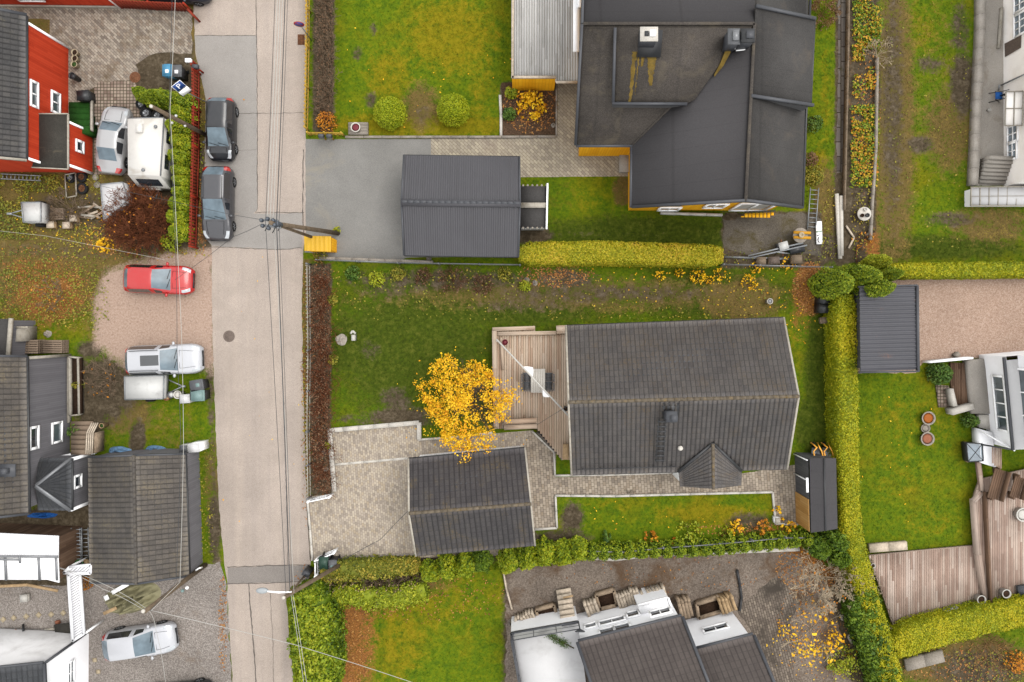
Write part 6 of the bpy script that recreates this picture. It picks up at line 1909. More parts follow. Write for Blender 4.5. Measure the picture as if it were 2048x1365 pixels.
def bare(label, u, v, r, h, n=14, levels=4, mat="twig_grey", tw=.022, up=.6, kids=3, name="bare_shrub", cat="shrub", leaves=None, nl=0, leaf=.06, trunk=0, zimg=.5, wob=.25):
	b = at(u, v, h * zimg)
	root = thing(name, label, cat, b)
	S, tips = branching((b.x, b.y, trunk), n, r * .46, 1.0, levels, kids, tw, up, .6, wob)
	mb = MB(); seg_into(mb, S)
	if trunk:
		mb.tube([(b.x, b.y, 0), (b.x, b.y, trunk + .05)], tw * 2.6, 7, 0, tw * 1.8)
		part(mb, "trunk", [mat], root)
	else:
		part(mb, "stem", [mat], root)
	if leaves:
		tp = np.array(tips); pick = tp[NR.integers(0, len(tp), nl)] + NR.normal(size=(nl, 3)) * .05
		mb = MB(); leafcloud(mb, pick, np.array([[0, 0, .6]]), leaf, .8); part(mb, "foliage", [leaves], root)
	return root
# ---- clipped hedges
hedge("long clipped hedge with golden top between the ribbed garage and the junk patio", [(1037, 508, 34), (1060, 506, 46), (1200, 504, 46), (1330, 508, 44), (1447, 511, 42)], 1.7, "leaf_trim_gold", .05, 260, .05)
hedge("straight clipped yellow hedge between the right lawn and the pink gravel", [(1786, 541, 30), (1900, 540, 31), (2120, 537, 32)], 1.6, "leaf_trim", .05, 260, .05)
hedge("very long tall yellow green hedge running down the right garden past the shed", [(1693, 590, 44), (1697, 700, 45), (1699, 800, 45), (1700, 900, 44), (1704, 1000, 41), (1709, 1070, 41), (1727, 1150, 44), (1750, 1230, 42), (1774, 1310, 46), (1797, 1420, 50)], 1.8, "leaf_trim", .052, 240, .07)
hedge("lower clipped hedge curving along the south side of the old deck", [(1792, 1302, 56), (1850, 1276, 62), (1950, 1250, 58), (2100, 1218, 58)], 1.5, "leaf_trim", .05, 240, .05)
hedge("tall shaggy street hedge at the lower end of the road", [(604, 1186, 70), (616, 1215, 84), (622, 1280, 92), (632, 1400, 90)], 2.4, "leaf_thuja", .085, 190, .2, "street_hedge", .9, edge=4)
hedge("dark shaggy thuja hedge behind the lower end of the long yellow hedge", [(1738, 1180, 44), (1735, 1230, 60), (1752, 1280, 60), (1772, 1340, 52), (1790, 1420, 50)], 1.8, "leaf_thuja_dark", .08, 170, .2, "thuja_hedge", .9, edge=4)
hedge("narrow leafy hedge strip along the south kerb of the paved driveway", [(640, 1150, 34), (700, 1144, 42), (780, 1140, 38), (836, 1136, 30)], 1.0, "leaf_weed", .07, 160, .2, "loose_hedge", .9, edge=3)
hedge("lower leafy fringe of the pruned hedge beside the bottom lawn", [(664, 1190, 36), (720, 1200, 42), (790, 1200, 42), (850, 1186, 46)], 1.1, "leaf_lime", .075, 150, .22, "loose_hedge", .9, edge=3)
# ---- round clipped shrubs on the top lawn
for u, v, lb in ((777, 222, "egg shaped clipped green shrub on the top lawn nearer the road"), (905, 216, "egg shaped clipped green shrub on the top lawn nearer the flower bed")):
	conifer(lb, u, v, 1.6, 1.08, "leaf_ball", .04, 5200, "clipped_shrub", "clipped shrubs on the top lawn", .05, .5, 1.0, cat="shrub")
# ---- thujas
row = [(279, 186, 15, 1.9), (296, 194, 16, 2.0), (314, 192, 18, 2.2), (336, 196, 20, 2.4), (358, 200, 22, 2.6), (366, 226, 21, 2.4), (358, 254, 22, 2.5), (366, 284, 21, 2.4), (362, 312, 20, 2.3), (364, 341, 15, 1.9), (367, 362, 15, 1.9), (366, 384, 16, 1.9), (362, 408, 19, 2.1), (358, 434, 20, 2.2), (362, 462, 21, 2.2)]
names = ["leftmost small thuja of the clump above the spare wheels", "second thuja from the left above the spare wheels", "third thuja from the left above the spare wheels", "thuja below the wheelie bins in the upper clump", "corner thuja under the blue parking sign",
         "thuja just below the corner one beside the red slat fence", "thuja where the left wooden pole leans across", "thuja beside the upper half of the white caravan", "thuja beside the lower half of the caravan", "narrow thuja opposite the rear of the grey wagon",
         "narrow thuja near the caravan drawbar", "narrow thuja beside the top of the brown bush", "broad thuja beside the right flank of the brown bush", "broad thuja beside the lower right of the brown bush", "last thuja of the row at the lower fence end"]
for i, ((u, v, r, h), lb) in enumerate(zip(row, names)):
	u -= 8 if i > 4 else 0
	conifer(lb, u, v, h, M(r, h) * 1.12, "leaf_thuja_bright" if i > 4 else "leaf_thuja", .065, 1900, "thuja", "thujas along the red slat fence", .2, .8)
for u, v, r, h, sx, rz, mt, lb in ((1676, 566, 37, 4.0, 1.05, -.4, "leaf_thuja", "big rounded thuja at the top end of the long yellow hedge"), (1728, 551, 34, 4.2, 1.25, -.2, "leaf_thuja", "middle rounded thuja of the clump above the black carport"),
                               (1754, 578, 34, 4.0, 1.3, .15, "leaf_thuja", "rounded thuja overhanging the black carport roof"), (1780, 549, 20, 3.4, 1.1, 0, "leaf_thuja", "smallest rounded thuja at the start of the straight hedge"),
                               (1761, 524, 22, 2.6, 1.2, .2, "leaf_lime", "feathery yellow conifer on the north side of the thuja clump")):
	conifer(lb, u, v, h, M(r, h), mt, .06, 4200, "thuja", "thuja clump at the carport", .17, .62, sx, rz)
for i, (u, v, r, h, lb) in enumerate(((858, 1148, 22, 1.9, "ragged thuja just east of the pruned hedge"), (893, 1140, 24, 2.2, "ragged thuja below the tiled garage at its left"), (930, 1136, 25, 2.2, "ragged thuja below the middle of the tiled garage"),
                      (964, 1128, 20, 1.9, "dark ragged thuja below the right of the tiled garage"), (1020, 1128, 25, 2.3, "bright thuja at the top of the timber edging"), (1054, 1120, 26, 2.4, "second bright thuja right of the tiled garage corner"),
                      (1090, 1112, 26, 2.4, "third bright thuja right of the tiled garage corner"), (1126, 1112, 25, 2.3, "fourth bright thuja before the sagging wire fence"), (1156, 1104, 22, 2.1, "bright thuja at the left end of the sagging fence"),
                      (1642, 1098, 26, 2.2, "dark thuja below the lower corner of the shed"), (1676, 1086, 28, 2.4, "dark thuja between the shed and the long hedge"), (1684, 1116, 26, 2.2, "dark thuja behind the bare tree at the long hedge"))):
	conifer(lb, u, v, h, M(r, h) * 1.15, ("leaf_thuja_dark" if i in (3, 9, 10, 11) else "leaf_thuja_bright"), .085, 2000, "ragged_thuja", "ragged thujas by the bottom gardens", .3, .9)
for i in range(18):
	t = i / 17; u = 1182 + 430 * t; v = 1106 - 16 * t - 12 * max(0, t - .55) / .45
	conifer("small cone shaped young thuja in the row below the sagging wire fence", u, v, 1.5, .6, "leaf_thuja", .065, 620, "young_thuja", "young thujas below the sagging wire fence", .2, .9, zimg=.45)
# ---- the yellow maple and other leafy shrubs
def maple():
	b = at(942, 806, 2.2)
	root = thing("maple_tree", "golden leaved maple tree between the lawn, the deck and the garage", "tree", b)
	S, tips = branching((b.x, b.y, 1.3), 9, 1.15, 1.0, 4, 3, .06, .75, .62, .22)
	mb = MB(); seg_into(mb, S); part(mb, "limb", ["bark"], root)
	mb = MB(); mb.tube([(b.x, b.y, 0), (b.x + .03, b.y, .8), (b.x, b.y, 1.4)], .13, 10, 0, .1); part(mb, "trunk", "bark", root)
	k = 1500
	a = NR.uniform(0, 6.283, k); q = NR.random(k) ** .6
	rim = 1 + .12 * np.sin(a * 3 + 1) + .12 * np.sin(a * 7) + .08 * np.sin(a * 13 + 2)
	cx, cy = P(926, 808, 3.4)[:2]
	R0 = 2.55
	x = cx + np.cos(a) * q * R0 * rim; y = cy + np.sin(a) * q * R0 * rim * .95
	z = 2.0 + 2.4 * NR.random(k) * (1 - q ** 2 * .7)
	lobe = NR.normal(size=(130, 3)) * np.array([.62, .42, .35]) + np.array([P(945, 888, 2.6).x, P(945, 888, 2.6).y, 2.5])
	c = np.concatenate([np.stack([x, y, z], 1), lobe, NR.normal(size=(60, 3)) * np.array([.35, .5, .4]) + np.array([P(1005, 800, 2.8).x, P(1005, 800, 2.8).y, 2.7])])
	hole = np.hypot(c[:, 0] - P(957, 822, 3).x, (c[:, 1] - P(957, 822, 3).y) * .8) < .62
	c = c[~hole | (NR.random(len(c)) < .15)]
	dens = smoothnoise(c, 5.0, 77); c = c[dens > .02]
	kk = np.repeat(np.arange(len(c)), 12)
	pos = c[kk] + NR.normal(size=(len(kk), 3)) * .13
	mb = MB(); leafcloud(mb, pos, np.array([[0, 0, 1.0]]), .05, .8, 0, .75, np.repeat(NR.random(len(c)), 12), .6); part(mb, "crown", ["leaf_yellow"], root)
maple()
shrub("golden leaved shrub in the dark flower bed beside the silvery terrace", 1062, 208, 1.1, .92, "leaf_yellow", 620, .085, cl=70)
shrub("upper light green clump at the left edge of the flower bed", 1022, 184, .6, .42, "leaf_lime", 260, .07, name="perennial", cat="plant", stems=4)
shrub("lower green clump at the left edge of the flower bed", 1019, 227, .6, .44, "leaf_green", 280, .07, name="perennial", cat="plant", stems=4)
shrub("orange brown rounded shrub at the lower end of the yellow fence", 650, 240, 1.0, .68, "leaf_amber", 520, .05, stems=12, levels=3)
shrub("loose pale green shrub against the east wall of the yellow house", 1632, 245, 1.0, .55, "leaf_green", 380, .06)
shrub("low mossy green cushion beside the yellow house corner and the leaning ladder", 1628, 350, .5, .7, "leaf_weed", 900, .05, stems=6)
shrub("brownish low shrub between two green patches east of the yellow house", 1624, 318, .6, .5, "leaf_brown", 300, .05)
bare("tan bushy shrub at the top edge beside the flagstone path", 1652, 22, 1.15, 1.4, 20, 4, "twig_tan", .014, .9, leaves="leaf_brown", nl=500, leaf=.05)
for u, v, h, r, n, lb in ((1322, 552, .7, .3, 60, "thin golden shoot hanging below the left part of the clipped hedge"), (1360, 546, .6, .28, 50, "small golden shoot below the clipped hedge centre right"), (1397, 552, .8, .46, 130, "golden shrub below the right part of the clipped hedge"),
                       (1420, 560, .6, .26, 60, "narrow golden shoot just right of the larger golden shrub"), (1440, 548, .7, .4, 80, "golden shrub below the right end of the clipped hedge"), (1500, 566, .7, .46, 110, "golden shrub alone on the lawn near the white lamp post cap"),
                       (1512, 535, .5, .35, 70, "golden plant in the junk patio beside the fence"), (1578, 528, .6, .4, 90, "golden plant beside the stacked pallets on the junk patio")):
	shrub(lb, u, v, h, r * 1.2, "leaf_yellow", int(n * .6), .07, stems=7, hollow=.5, group="golden shoots by the north border")
for u, v, h, r, n, mt, lb in ((704, 546, .6, .5, 330, "leaf_green", "light green perennial at the corner of the central garden"), (752, 558, .6, .55, 320, "leaf_lime", "lime green perennial near the corner of the central garden"), (796, 548, .6, .5, 260, "leaf_weed", "olive perennial below the driveway edging"),
                           (665, 720, .6, .35, 200, "leaf_weed", "green weed clump halfway along the dry hedge"), (664, 600, .6, .35, 220, "leaf_weed", "green weed clump near the upper end of the dry hedge"), (1050, 572, .5, .4, 200, "leaf_lime", "lime clump by the white stones on the soil"),
                           (1010, 548, .5, .5, 200, "leaf_weed", "weedy clump beside the rail fence end"), (655, 892, .5, .22, 110, "leaf_lime", "bright lime shoot at the driveway's left kerb")):
	shrub(lb, u, v, h, r, mt, n, .065, name="perennial", cat="plant", stems=5)
for u, v, r, lb in ((905, 560, 1.0, "largest bare brown shrub on the north border"), (966, 568, .75, "bare brown shrub left of the white stones"), (846, 552, .6, "small bare brown shrub below the driveway edging")):
	bare(lb, u, v, r, .9, 16, 4, "twig_brown", .012, .7, leaves="leaf_brown", nl=160, leaf=.05)
shrub("dark green leafy shrub by the white wall and planked landing", 1886, 748, 1.3, .72, "leaf_green", 900, .075, stems=10)
shrub("green shrub below the concrete plinth of the glazed villa", 1945, 842, 1.0, .48, "leaf_green", 420, .07)
bare("large dense reddish brown bush beside the white cargo trailer", 275, 436, 2.4, 1.9, 150, 4, "twig_red", .03, .7, leaves="leaf_amber", nl=150, leaf=.07, name="bare_bush", wob=.2)
shrub("yellow maple seedling at the lower left of the brown bush", 205, 490, .8, .5, "leaf_yellow", 110, .08, stems=5)
shrub("lime leaved shrub at the lower end of the thuja row", 336, 484, 1.0, .6, "leaf_lime", 300, .07)
bare("bare grey brown bush between the box trailer and the wood pile", 128, 418, 1.5, 1.5, 18, 4, "twig_grey", .016, .7)
bare("bare spreading shrub between the grey planter and the flat trailer", 207, 762, 1.55, 1.5, 18, 4, "twig_grey", .018, .7, leaves="leaf_amber", nl=24, leaf=.08)
bare("thin bare sapling over the orange leaf patch on the left", 102, 592, 1.3, 2.0, 8, 4, "twig_grey", .014, .8, name="bare_tree", cat="tree", leaves="leaf_amber", nl=60, trunk=.4)
bare("small bare tree at the edge of the orange ground cover strip", 1762, 106, 1.1, 1.6, 9, 4, "twig_pale", .013, .6, name="bare_tree", cat="tree", trunk=.3)
bare("large pale bare tree beside the dark thuja hedge", 1648, 1162, 2.3, 3.0, 15, 5, "twig_pale", .024, .6, name="bare_tree", cat="tree", leaves="leaf_amber", nl=60, leaf=.08, trunk=.6, wob=.42)
bare("second pale bare tree nearer the long yellow hedge", 1702, 1168, 1.8, 2.6, 13, 5, "twig_pale", .022, .6, name="bare_tree", cat="tree", trunk=.6, wob=.42)
bare("reddish bare sapling by the broken timber frame", 1730, 480, .7, 1.0, 8, 3, "rusty", .014, .8, name="bare_shrub", leaves="leaf_amber", nl=60)
bare("twiggy brown shrub in the bottom right corner bed", 1985, 1300, 1.5, 1.2, 16, 4, "twig_tan", .014, .7)
shrub("amber shrub in the bottom right corner", 2040, 1330, 1.0, .7, "leaf_amber", 300, .07)
shrub("yellow green shrub beside the bottom of the dark thuja hedge", 1688, 1330, 1.1, .95, "leaf_lime", 700, .07, cl=60)
for u, v, r, n, cl, lb in ((1640, 1278, 1.9, 330, 42, "young maple with scattered yellow leaves over the cobbled yard"),):
	shrub(lb, u, v, 2.2, r, "leaf_yellow", n, .1, "twig_pale", "sapling", 9, 3, cl, .35, "tree")
for u, v, r, n, mt, lb in ((1478, 1056, .5, 130, "leaf_yellow", "yellow shrub near the fence end at the south lawn"), (1455, 1072, .45, 130, "leaf_lime", "lime shrub hanging over the sagging fence"), (1380, 1074, .8, 260, "leaf_lime", "long lime shrub behind the sagging fence"), (1305, 1076, .45, 110, "leaf_amber", "orange leaved shrub in the middle of the sagging fence"),
						(1345, 1090, .35, 60, "leaf_amber", "small amber shrub under the sagging fence"), (1530, 1056, .5, 120, "leaf_amber", "amber shrub by the kerb end at the south lawn"), (1578, 1056, .5, 110, "leaf_yellow", "yellow shrub at the lower corner of the shed"), (1556, 1022, .25, 40, "leaf_yellow", "small yellow plant on the path corner near the shed"),
						(1215, 1076, .35, 120, "leaf_green", "dark green tuft at the left end of the sagging fence")):
	shrub(lb, u, v, .8, r, mt, n, .075, stems=5, cl=max(8, n // 9), group="shrubs along the sagging wire fence")
shrub("round mustard coloured bush at the corner of the white pergola", 166, 1170, .8, .42, "leaf_amber", 700, .035, stems=10, hollow=.7)
shrub("green climber beside the weathered timber stair", 146, 864, .9, .45, "leaf_green", 330, .06)
shrub("dark plants filling the long timber planter", 152, 770, .8, .3, "leaf_weed", 160, .06)
shrub("green tuft growing at the foot of the tall utility pole", 673, 460, .4, .24, "leaf_lime", 90, .06, stems=4, name="weed", cat="plant")
shrub("green weed tuft behind the yellow waste shelter", 640, 512, .4, .5, "leaf_weed", 200, .06, stems=4, name="weed", cat="plant")
# dry hedges: masses of bare stems
def dry_hedge(label, pts, w, h, n, mat, leafm, nl, leaf=.045):
	A = [P(u, v, h * .6) for u, v in pts]
	c = A[0].lerp(A[-1], .5); root = thing("dry_hedge", label, "hedge", (c.x, c.y, 0))
	S = []; L = [(b - a).length for a, b in zip(A, A[1:])]
	for i in range(n):
		k = RND.choices(range(len(L)), L)[0]; p = A[k].lerp(A[k + 1], RND.random())
		s, t = branching((p.x + RND.uniform(-w, w) * .3, p.y, 0), 3, h * .5, .55, 3, 2, .012, 1.0, .7)
		S += s
	mb = MB(); seg_into(mb, S); part(mb, "stem", [mat], root)
	pos = []
	for i in range(nl):
		k = RND.choices(range(len(L)), L)[0]; p = A[k].lerp(A[k + 1], RND.random()); pos.append((p.x + RND.uniform(-w, w) * .5, p.y, RND.uniform(.1, h)))
	mb = MB(); pos = np.array(pos); leafcloud(mb, pos, np.array([[0, 0, .7]]), leaf, .8, 0, .6, .5 + .5 * smoothnoise(pos, 1.2, 5)); part(mb, "foliage", [leafm], root)
dry_hedge("long dry brown hedge behind the white picket fence", [(641, 532), (642, 700), (641, 860), (648, 984)], 1.1, 1.2, 150, "twig_red", "leaf_brown", 3200)
dry_hedge("dry brown hedge behind the yellow picket fence", [(648, -60), (650, 100), (648, 222)], 1.0, 1.0, 110, "twig_grey", "leaf_brown", 1400)
# the pruned hedge: thick cut stems with pale ends
root = thing("pruned_hedge", "hard pruned hedge of bare cut stems with pale sawn ends", "hedge", P(745, 1170))
S = []; cuts = MB()
for i in range(40):
	u = 652 + i * 4.6 + RND.uniform(-3, 3); v = 1180 - i * .2 + RND.uniform(-8, 6)
	p = at(u, v, 1.0); tip = Vector((p.x + RND.uniform(-.15, .15), p.y + RND.uniform(-.1, .1), RND.uniform(.9, 1.3)))
	S.append(((p.x + RND.uniform(-.2, .2), p.y + .25, 0), tuple(tip), .035, .03))
	cuts.lathe(tip, [(.032, 0), (.032, .015), (.001, .018)], 8)
	s, t = branching((p.x, p.y + .1, .25), 5, .5, .9, 3, 2, .014, .6, .7); S += s
mb = MB(); seg_into(mb, S); mb.ch += [(a_, b_, c_, 1) for a_, b_, c_, m_ in cuts.ch]; part(mb, "stem", ["twig_grey", "raw_wood"], root)
# spruce branch left on the white terrace
root = thing("spruce_branch", "cut green spruce branch lying on the flat white terrace", "branch", P(1120, 1283, 2.25))
a, b = P(1148, 1297, 2.26), P(1096, 1270, 2.3)
mb = MB(); mb.tube([a, b], .035, 6, 0, .01); part(mb, "stem", "bark", root)
t = NR.random(520); c = np.array(a)[None] + (np.array(b) - np.array(a))[None] * (.22 + .78 * t)[:, None] + NR.normal(size=(520, 3)) * np.array([.13, .13, .05]); c[:, 2] = np.maximum(c[:, 2], 2.23)
mb = MB(); leafcloud(mb, c, None, .07, 1, 0, .25); part(mb, "foliage", ["leaf_green"], root)
# ground cover masses
def groundcover(name, areas, mat, dens, leaf, h):
	P3 = []
	for (u0, v0, u1, v1, k) in areas:
		n = int(abs((u1 - u0) * (v1 - v0)) * .00095 * dens * k)
		u = NR.uniform(u0, u1, n); v = NR.uniform(v0, v1, n)
		P3.append(np.stack([(u - CX) * H / F, (CY - v) * H / F, NR.uniform(.03, h, n)], 1))
	c = np.concatenate(P3); keep = smoothnoise(c, 2.2, 31) > -.55
	c = c[keep]; mb = MB(); leafcloud(mb, c, np.array([[0, 0, 1.0]]), leaf, .6, 0, .7, .5 + .5 * smoothnoise(c, 1.3, 8)); struct(mb, name, mat, 'stuff')
groundcover("ground_cover", [(1704, -20, 1762, 70, 1), (1703, 60, 1758, 100, 1), (1703, 95, 1728, 124, .9), (1734, 136, 1752, 180, .9), (1702, 150, 1740, 200, .4), (1700, 212, 1754, 300, 1), (1700, 300, 1752, 376, 1)], "leaf_groundcover", 230, .07, .3)
groundcover("weeds", [(-20, 350, 120, 385, 3), (-20, 380, 60, 480, 3), (-20, 540, 200, 660, .8), (660, 560, 1600, 640, .12), (1760, 0, 1940, 500, .05), (100, 350, 220, 400, .6), (0, 500, 220, 640, .35), (40, 450, 220, 490, .8), (230, 500, 420, 515, .5), (-20, 490, 210, 560, .3), (1640, 380, 1672, 520, .5), (1700, 380, 1745, 520, .5), (1448, 500, 1640, 530, .35), (402, 200, 412, 470, .9), (606, 530, 620, 960, .6), (400, 880, 430, 1120, .5),
                      (1900, 1300, 2050, 1365, .5), (660, 540, 1040, 560, .35), (1660, 1300, 1720, 1365, .5), (1180, 625, 1500, 640, .3)], "leaf_weed", 60, .06, .22)
# ------------------------------------------------------------------ cars: one lofted shell, cut into body, panes and lamps
def car(name, label, u, v, ang, paint, L=4.2, W=1.76, Hr=1.47, xr0=.12, xr1=.55, xf1=.35, xf0=1.15, deck=1.0, rails=False, sunroof=False, side="car_glass_dark", glass="car_glass", hood=.98, group=None):
	h = L / 2
	R0, R1, F1, F0 = -h + xr0, -h + xr1, xf1, h - xf0      # rear glass foot/top, windscreen top/foot
	wb = L * .3
	wr = .32
	xs = sorted(set([-h, -h + .05, -h + .12, -h + .22, -h + .36, R0, (R0 + R1) / 2, R1, R1 + .25, -.55, -.2, .05, F1 - .06, F1, (F1 + F0) / 2, F0, F0 + .1, h - .75, h - .55, h - .36, h - .22, h - .12, h - .05, h]
					+ [s * wb + d for s in (-1, 1) for d in (-.36, -.3, -.2, 0, .2, .3, .36)]))
	xs = [x for i, x in enumerate(xs) if i == 0 or x - xs[i - 1] > .012]
	def lerp(x, keys):
		for (a, p), (b, q) in zip(keys, keys[1:]):
			if x <= b:
				return p + (q - p) * (x - a) / (b - a + 1e-9)
		return keys[-1][1]
	top = [(-h, .62), (-h + .05, .84 if xr0 < .4 else .8), (R0 - .001, deck), (R1, Hr - .03), (-.15, Hr), (F1, Hr - .05), (F0, hood), (F0 + .4, hood - .04), (h - .3, hood - .17), (h - .08, .66), (h, .5)]
	wtop = [(-h, .66), (R0, .7), (R1, .69), (F1, .68), (F0, .8), (h - .3, .74), (h, .6)]
	def half(x):
		e = max(0.0, (abs(x) - (h - .75)) / .75)
		return W / 2 * (1 - .3 * e ** 3.2)
	K = 8
	G = []
	for x in xs:
		w = half(x); zt = lerp(x, top); wt = lerp(x, wtop) * w
		belt = min(.93, zt - .05) if x < F0 else zt - .07
		low = .24 + .1 * max(0, (abs(x) - (h - .3)) / .3)
		for s in (-1, 1):
			d = abs(x - s * wb)
			if d < .36:
				low = max(low, .3 + math.sqrt(max(0, .36 ** 2 - d * d)) * 1.02)
		mid = max(low + .02, .55)
		cab = R0 < x < F0
		row = [(w * .96, low), (w, min(mid, belt - .06)), (w * .99, (mid + belt) / 2 if mid < belt else belt - .03), (w * .95 if cab else w * .9, belt),
               (wt + (.05 if cab else .02), max(belt, zt - (.1 if cab else .03))), (wt * .93, zt - .03), (wt * .5, zt), (0, zt + .015)]
		G.append([(x, y, z) for y, z in row] + [(x, -y, z) for y, z in reversed(row[:-1])])
	NCOL = 2 * K - 1
	idx = lambda i, j: i * NCOL + j
	kind = {}
	for i in range(len(xs) - 1):
		xm = (xs[i] + xs[i + 1]) / 2
		for j in range(NCOL - 1):
			k = j if j < K - 1 else NCOL - 2 - j      # strip number counted from the sill
			left = j < K - 1
			t = "body"
			if k >= 5:
				if F1 < xm < F0: t = "windscreen"
				elif R0 < xm < R1: t = "rear_window"
				elif sunroof and k >= 6 and -.95 < xm < F1 - .06: t = "sunroof"
			if k == 3:
				if R1 - .12 < xm < F1 + (F0 - F1) * .55 and not (-.2 < xm < .05): t = "side_window" + ("L" if left else "R")
			if h - .55 < xm < h - .12 and k in (3, 4): t = "headlight" + ("L" if left else "R")
			if -h + .05 < xm < -h + .3 and k in (2, 3, 4): t = "tail_light" + ("L" if left else "R")
			kind.setdefault(t, []).append((idx(i, j), idx(i + 1, j), idx(i + 1, j + 1), idx(i, j + 1)))
	V = np.array([p for r in G for p in r])
	root = thing(name, label, "car", (0, 0, 0), group)
	mats = {"body": paint, "windscreen": glass, "rear_window": glass, "sunroof": "car_glass_dark", "side_window": side, "headlight": "lens_white", "tail_light": "lens_red"}
	body = None
	for t in sorted(kind, key=lambda q: q != "body"):
		fs = kind[t]
		used = sorted(set(i for f in fs for i in f)); mp = {a: b for b, a in enumerate(used)}
		fl = [tuple(mp[i] for i in f) for f in fs]
		mb = MB(); mb.add(V[used], fl)
		nm = t[:-1] if t[-1] in "LR" else t
		if t == "body":
			n0, n1 = len(xs) - 1, NCOL
			mb.add(G[0], [tuple(range(NCOL))]); mb.add(G[-1], [tuple(reversed(range(NCOL)))])
			body = part(mb, "body", [paint], root, True)
		else:
			part(mb, nm, [mats[nm]], root, True)
	bm = bmesh.new(); bm.from_mesh(body.data); bmesh.ops.recalc_face_normals(bm, faces=bm.faces); bm.to_mesh(body.data); bm.free()
	# floor, plates, grille, wipers, seams
	mb = MB(); mb.box((0, 0, .3), (L * .92, W * .8, .08)); part(mb, "underbody", ["rubber"], root)
	mb = MB(); mb.box((h - .005, 0, .48), (.05, W * .52, .14)); part(mb, "grille", ["black_plastic"], root)
	mb = MB()
	for yy in (.3, -.25): mb.bar((F0 - .02, yy + .28, hood + .05), (F0 - .16, yy - .28, hood + .12), .022, .02)
	part(mb, "wiper", ["rubber"], root)
	mb = MB()
	zs_ = lambda x: lerp(x, top) + .014
	for s in (-1, 1):
		pts = [(x, s * half(x) * .6 * (1 - .12 * (x - F0)), zs_(x) - .012) for x in (F0 + .1, F0 + .3, F0 + .5, h - .32)]
		for a, b in zip(pts, pts[1:]): mb.bar(a, b, .012, .012)
	mb.bar((F0 + .1, -half(F0) * .6, zs_(F0 + .1) - .012), (F0 + .1, half(F0) * .6, zs_(F0 + .1) - .012), .012, .012); part(mb, "bonnet_seam", ["rubber"], root)
	for s in (-1, 1):
		mb = MB(); mb.lathe((F0 - .22, s * (W / 2 + .06), .98), [(.04, -.06), (.1, -.03), (.11, .03), (.05, .07)], 10, 0, sx=.8, sy=1.1); part(mb, "wing_mirror", [paint], root, True)
		if rails:
			mb = MB(); mb.tube([(R1 + .1, s * W * .33, Hr - .02), (-.1, s * W * .335, Hr + .04), (F1 - .1, s * W * .33, Hr - .03)], .02, 6); part(mb, "roof_rail", ["dark_metal"], root)
		for e in (-1, 1):
			wl = thing("wheel", "", "", (0, 0, 0)); del wl["label"]; del wl["category"]
			wl.parent = root; wl.location = (e * wb, s * (W / 2 - .11), wr)
			ax = Matrix.Rotation(rad(90) * -s, 3, 'X')
			mb = MB(); mb.lathe((0, 0, 0), [(.2, -.1), (wr - .03, -.1), (wr, -.06), (wr, .06), (wr - .03, .1), (.2, .1)], 20, 0, axis=ax)
			o = obj_from(mb, "tyre", ["rubber"], None, True, False); o.parent = wl
			mb = MB(); mb.lathe((0, 0, 0), [(.205, -.02), (.205, .105), (.18, .085), (.05, .07), (.01, .075)], 16, 0, axis=ax)
			for k in range(5):
				a = 6.283 * k / 5
				mb.bar(ax @ Vector((.04 * math.cos(a), .04 * math.sin(a), .098)), ax @ Vector((.19 * math.cos(a), .19 * math.sin(a), .098)), .035, .02)
			o = obj_from(mb, "rim", ["rim"], None, False, False); o.parent = wl
	root.location = at(u, v, .8); root.rotation_euler = (0, 0, rad(ang))
	return root
car("parked_car", "black compact car parked by the fence nearer the parking sign", 440, 257, -91, "paint_black", 3.8, 1.66, 1.46, xr1=.45, xf1=.12, xf0=.78, group="cars parked along the red fence")
car("parked_car", "dark grey estate car with red tail lights parked below the black compact", 433, 406, -90.5, "paint_grey", 4.5, 1.8, 1.46, xr0=.14, xr1=.68, xf1=-.12, xf0=1.22, rails=True, group="cars parked along the red fence")
car("parked_car", "bright red hatchback parked on the pinkish gravel", 314, 559, -2, "paint_red", 4.15, 1.74, 1.46, xr0=.2, xr1=.64, xf1=-.02, xf0=1.16)
car("parked_car", "silver wagon with dark sunroof parked beside the flat grey trailer", 326, 720, 2, "paint_white_silver", 4.55, 1.82, 1.5, xr0=.1, xr1=.5, xf1=.14, xf0=1.3, rails=True, sunroof=True)
car("parked_car", "old silver sedan squeezed between red house and white caravan", 224, 279, 83, "paint_silver", 4.1, 1.66, 1.4, xr0=.74, xr1=1.4, xf1=.4, xf0=1.05, deck=.96)
car("parked_car", "silver white hatchback parked on grey gravel in front of the white house", 277, 1286, 8, "paint_white_silver", 4.35, 1.78, 1.48, xr0=.05, xr1=.7, xf1=.06, xf0=1.14, side="car_glass_dark")
car("parked_car", "dark navy car cut by the top edge of the picture", 348, -27, 0, "paint_navy", 4.2, 1.75, 1.47)
car("parked_car", "black car cut by the bottom edge of the picture", 352, 1402, 6, "paint_black", 4.3, 1.78, 1.45)
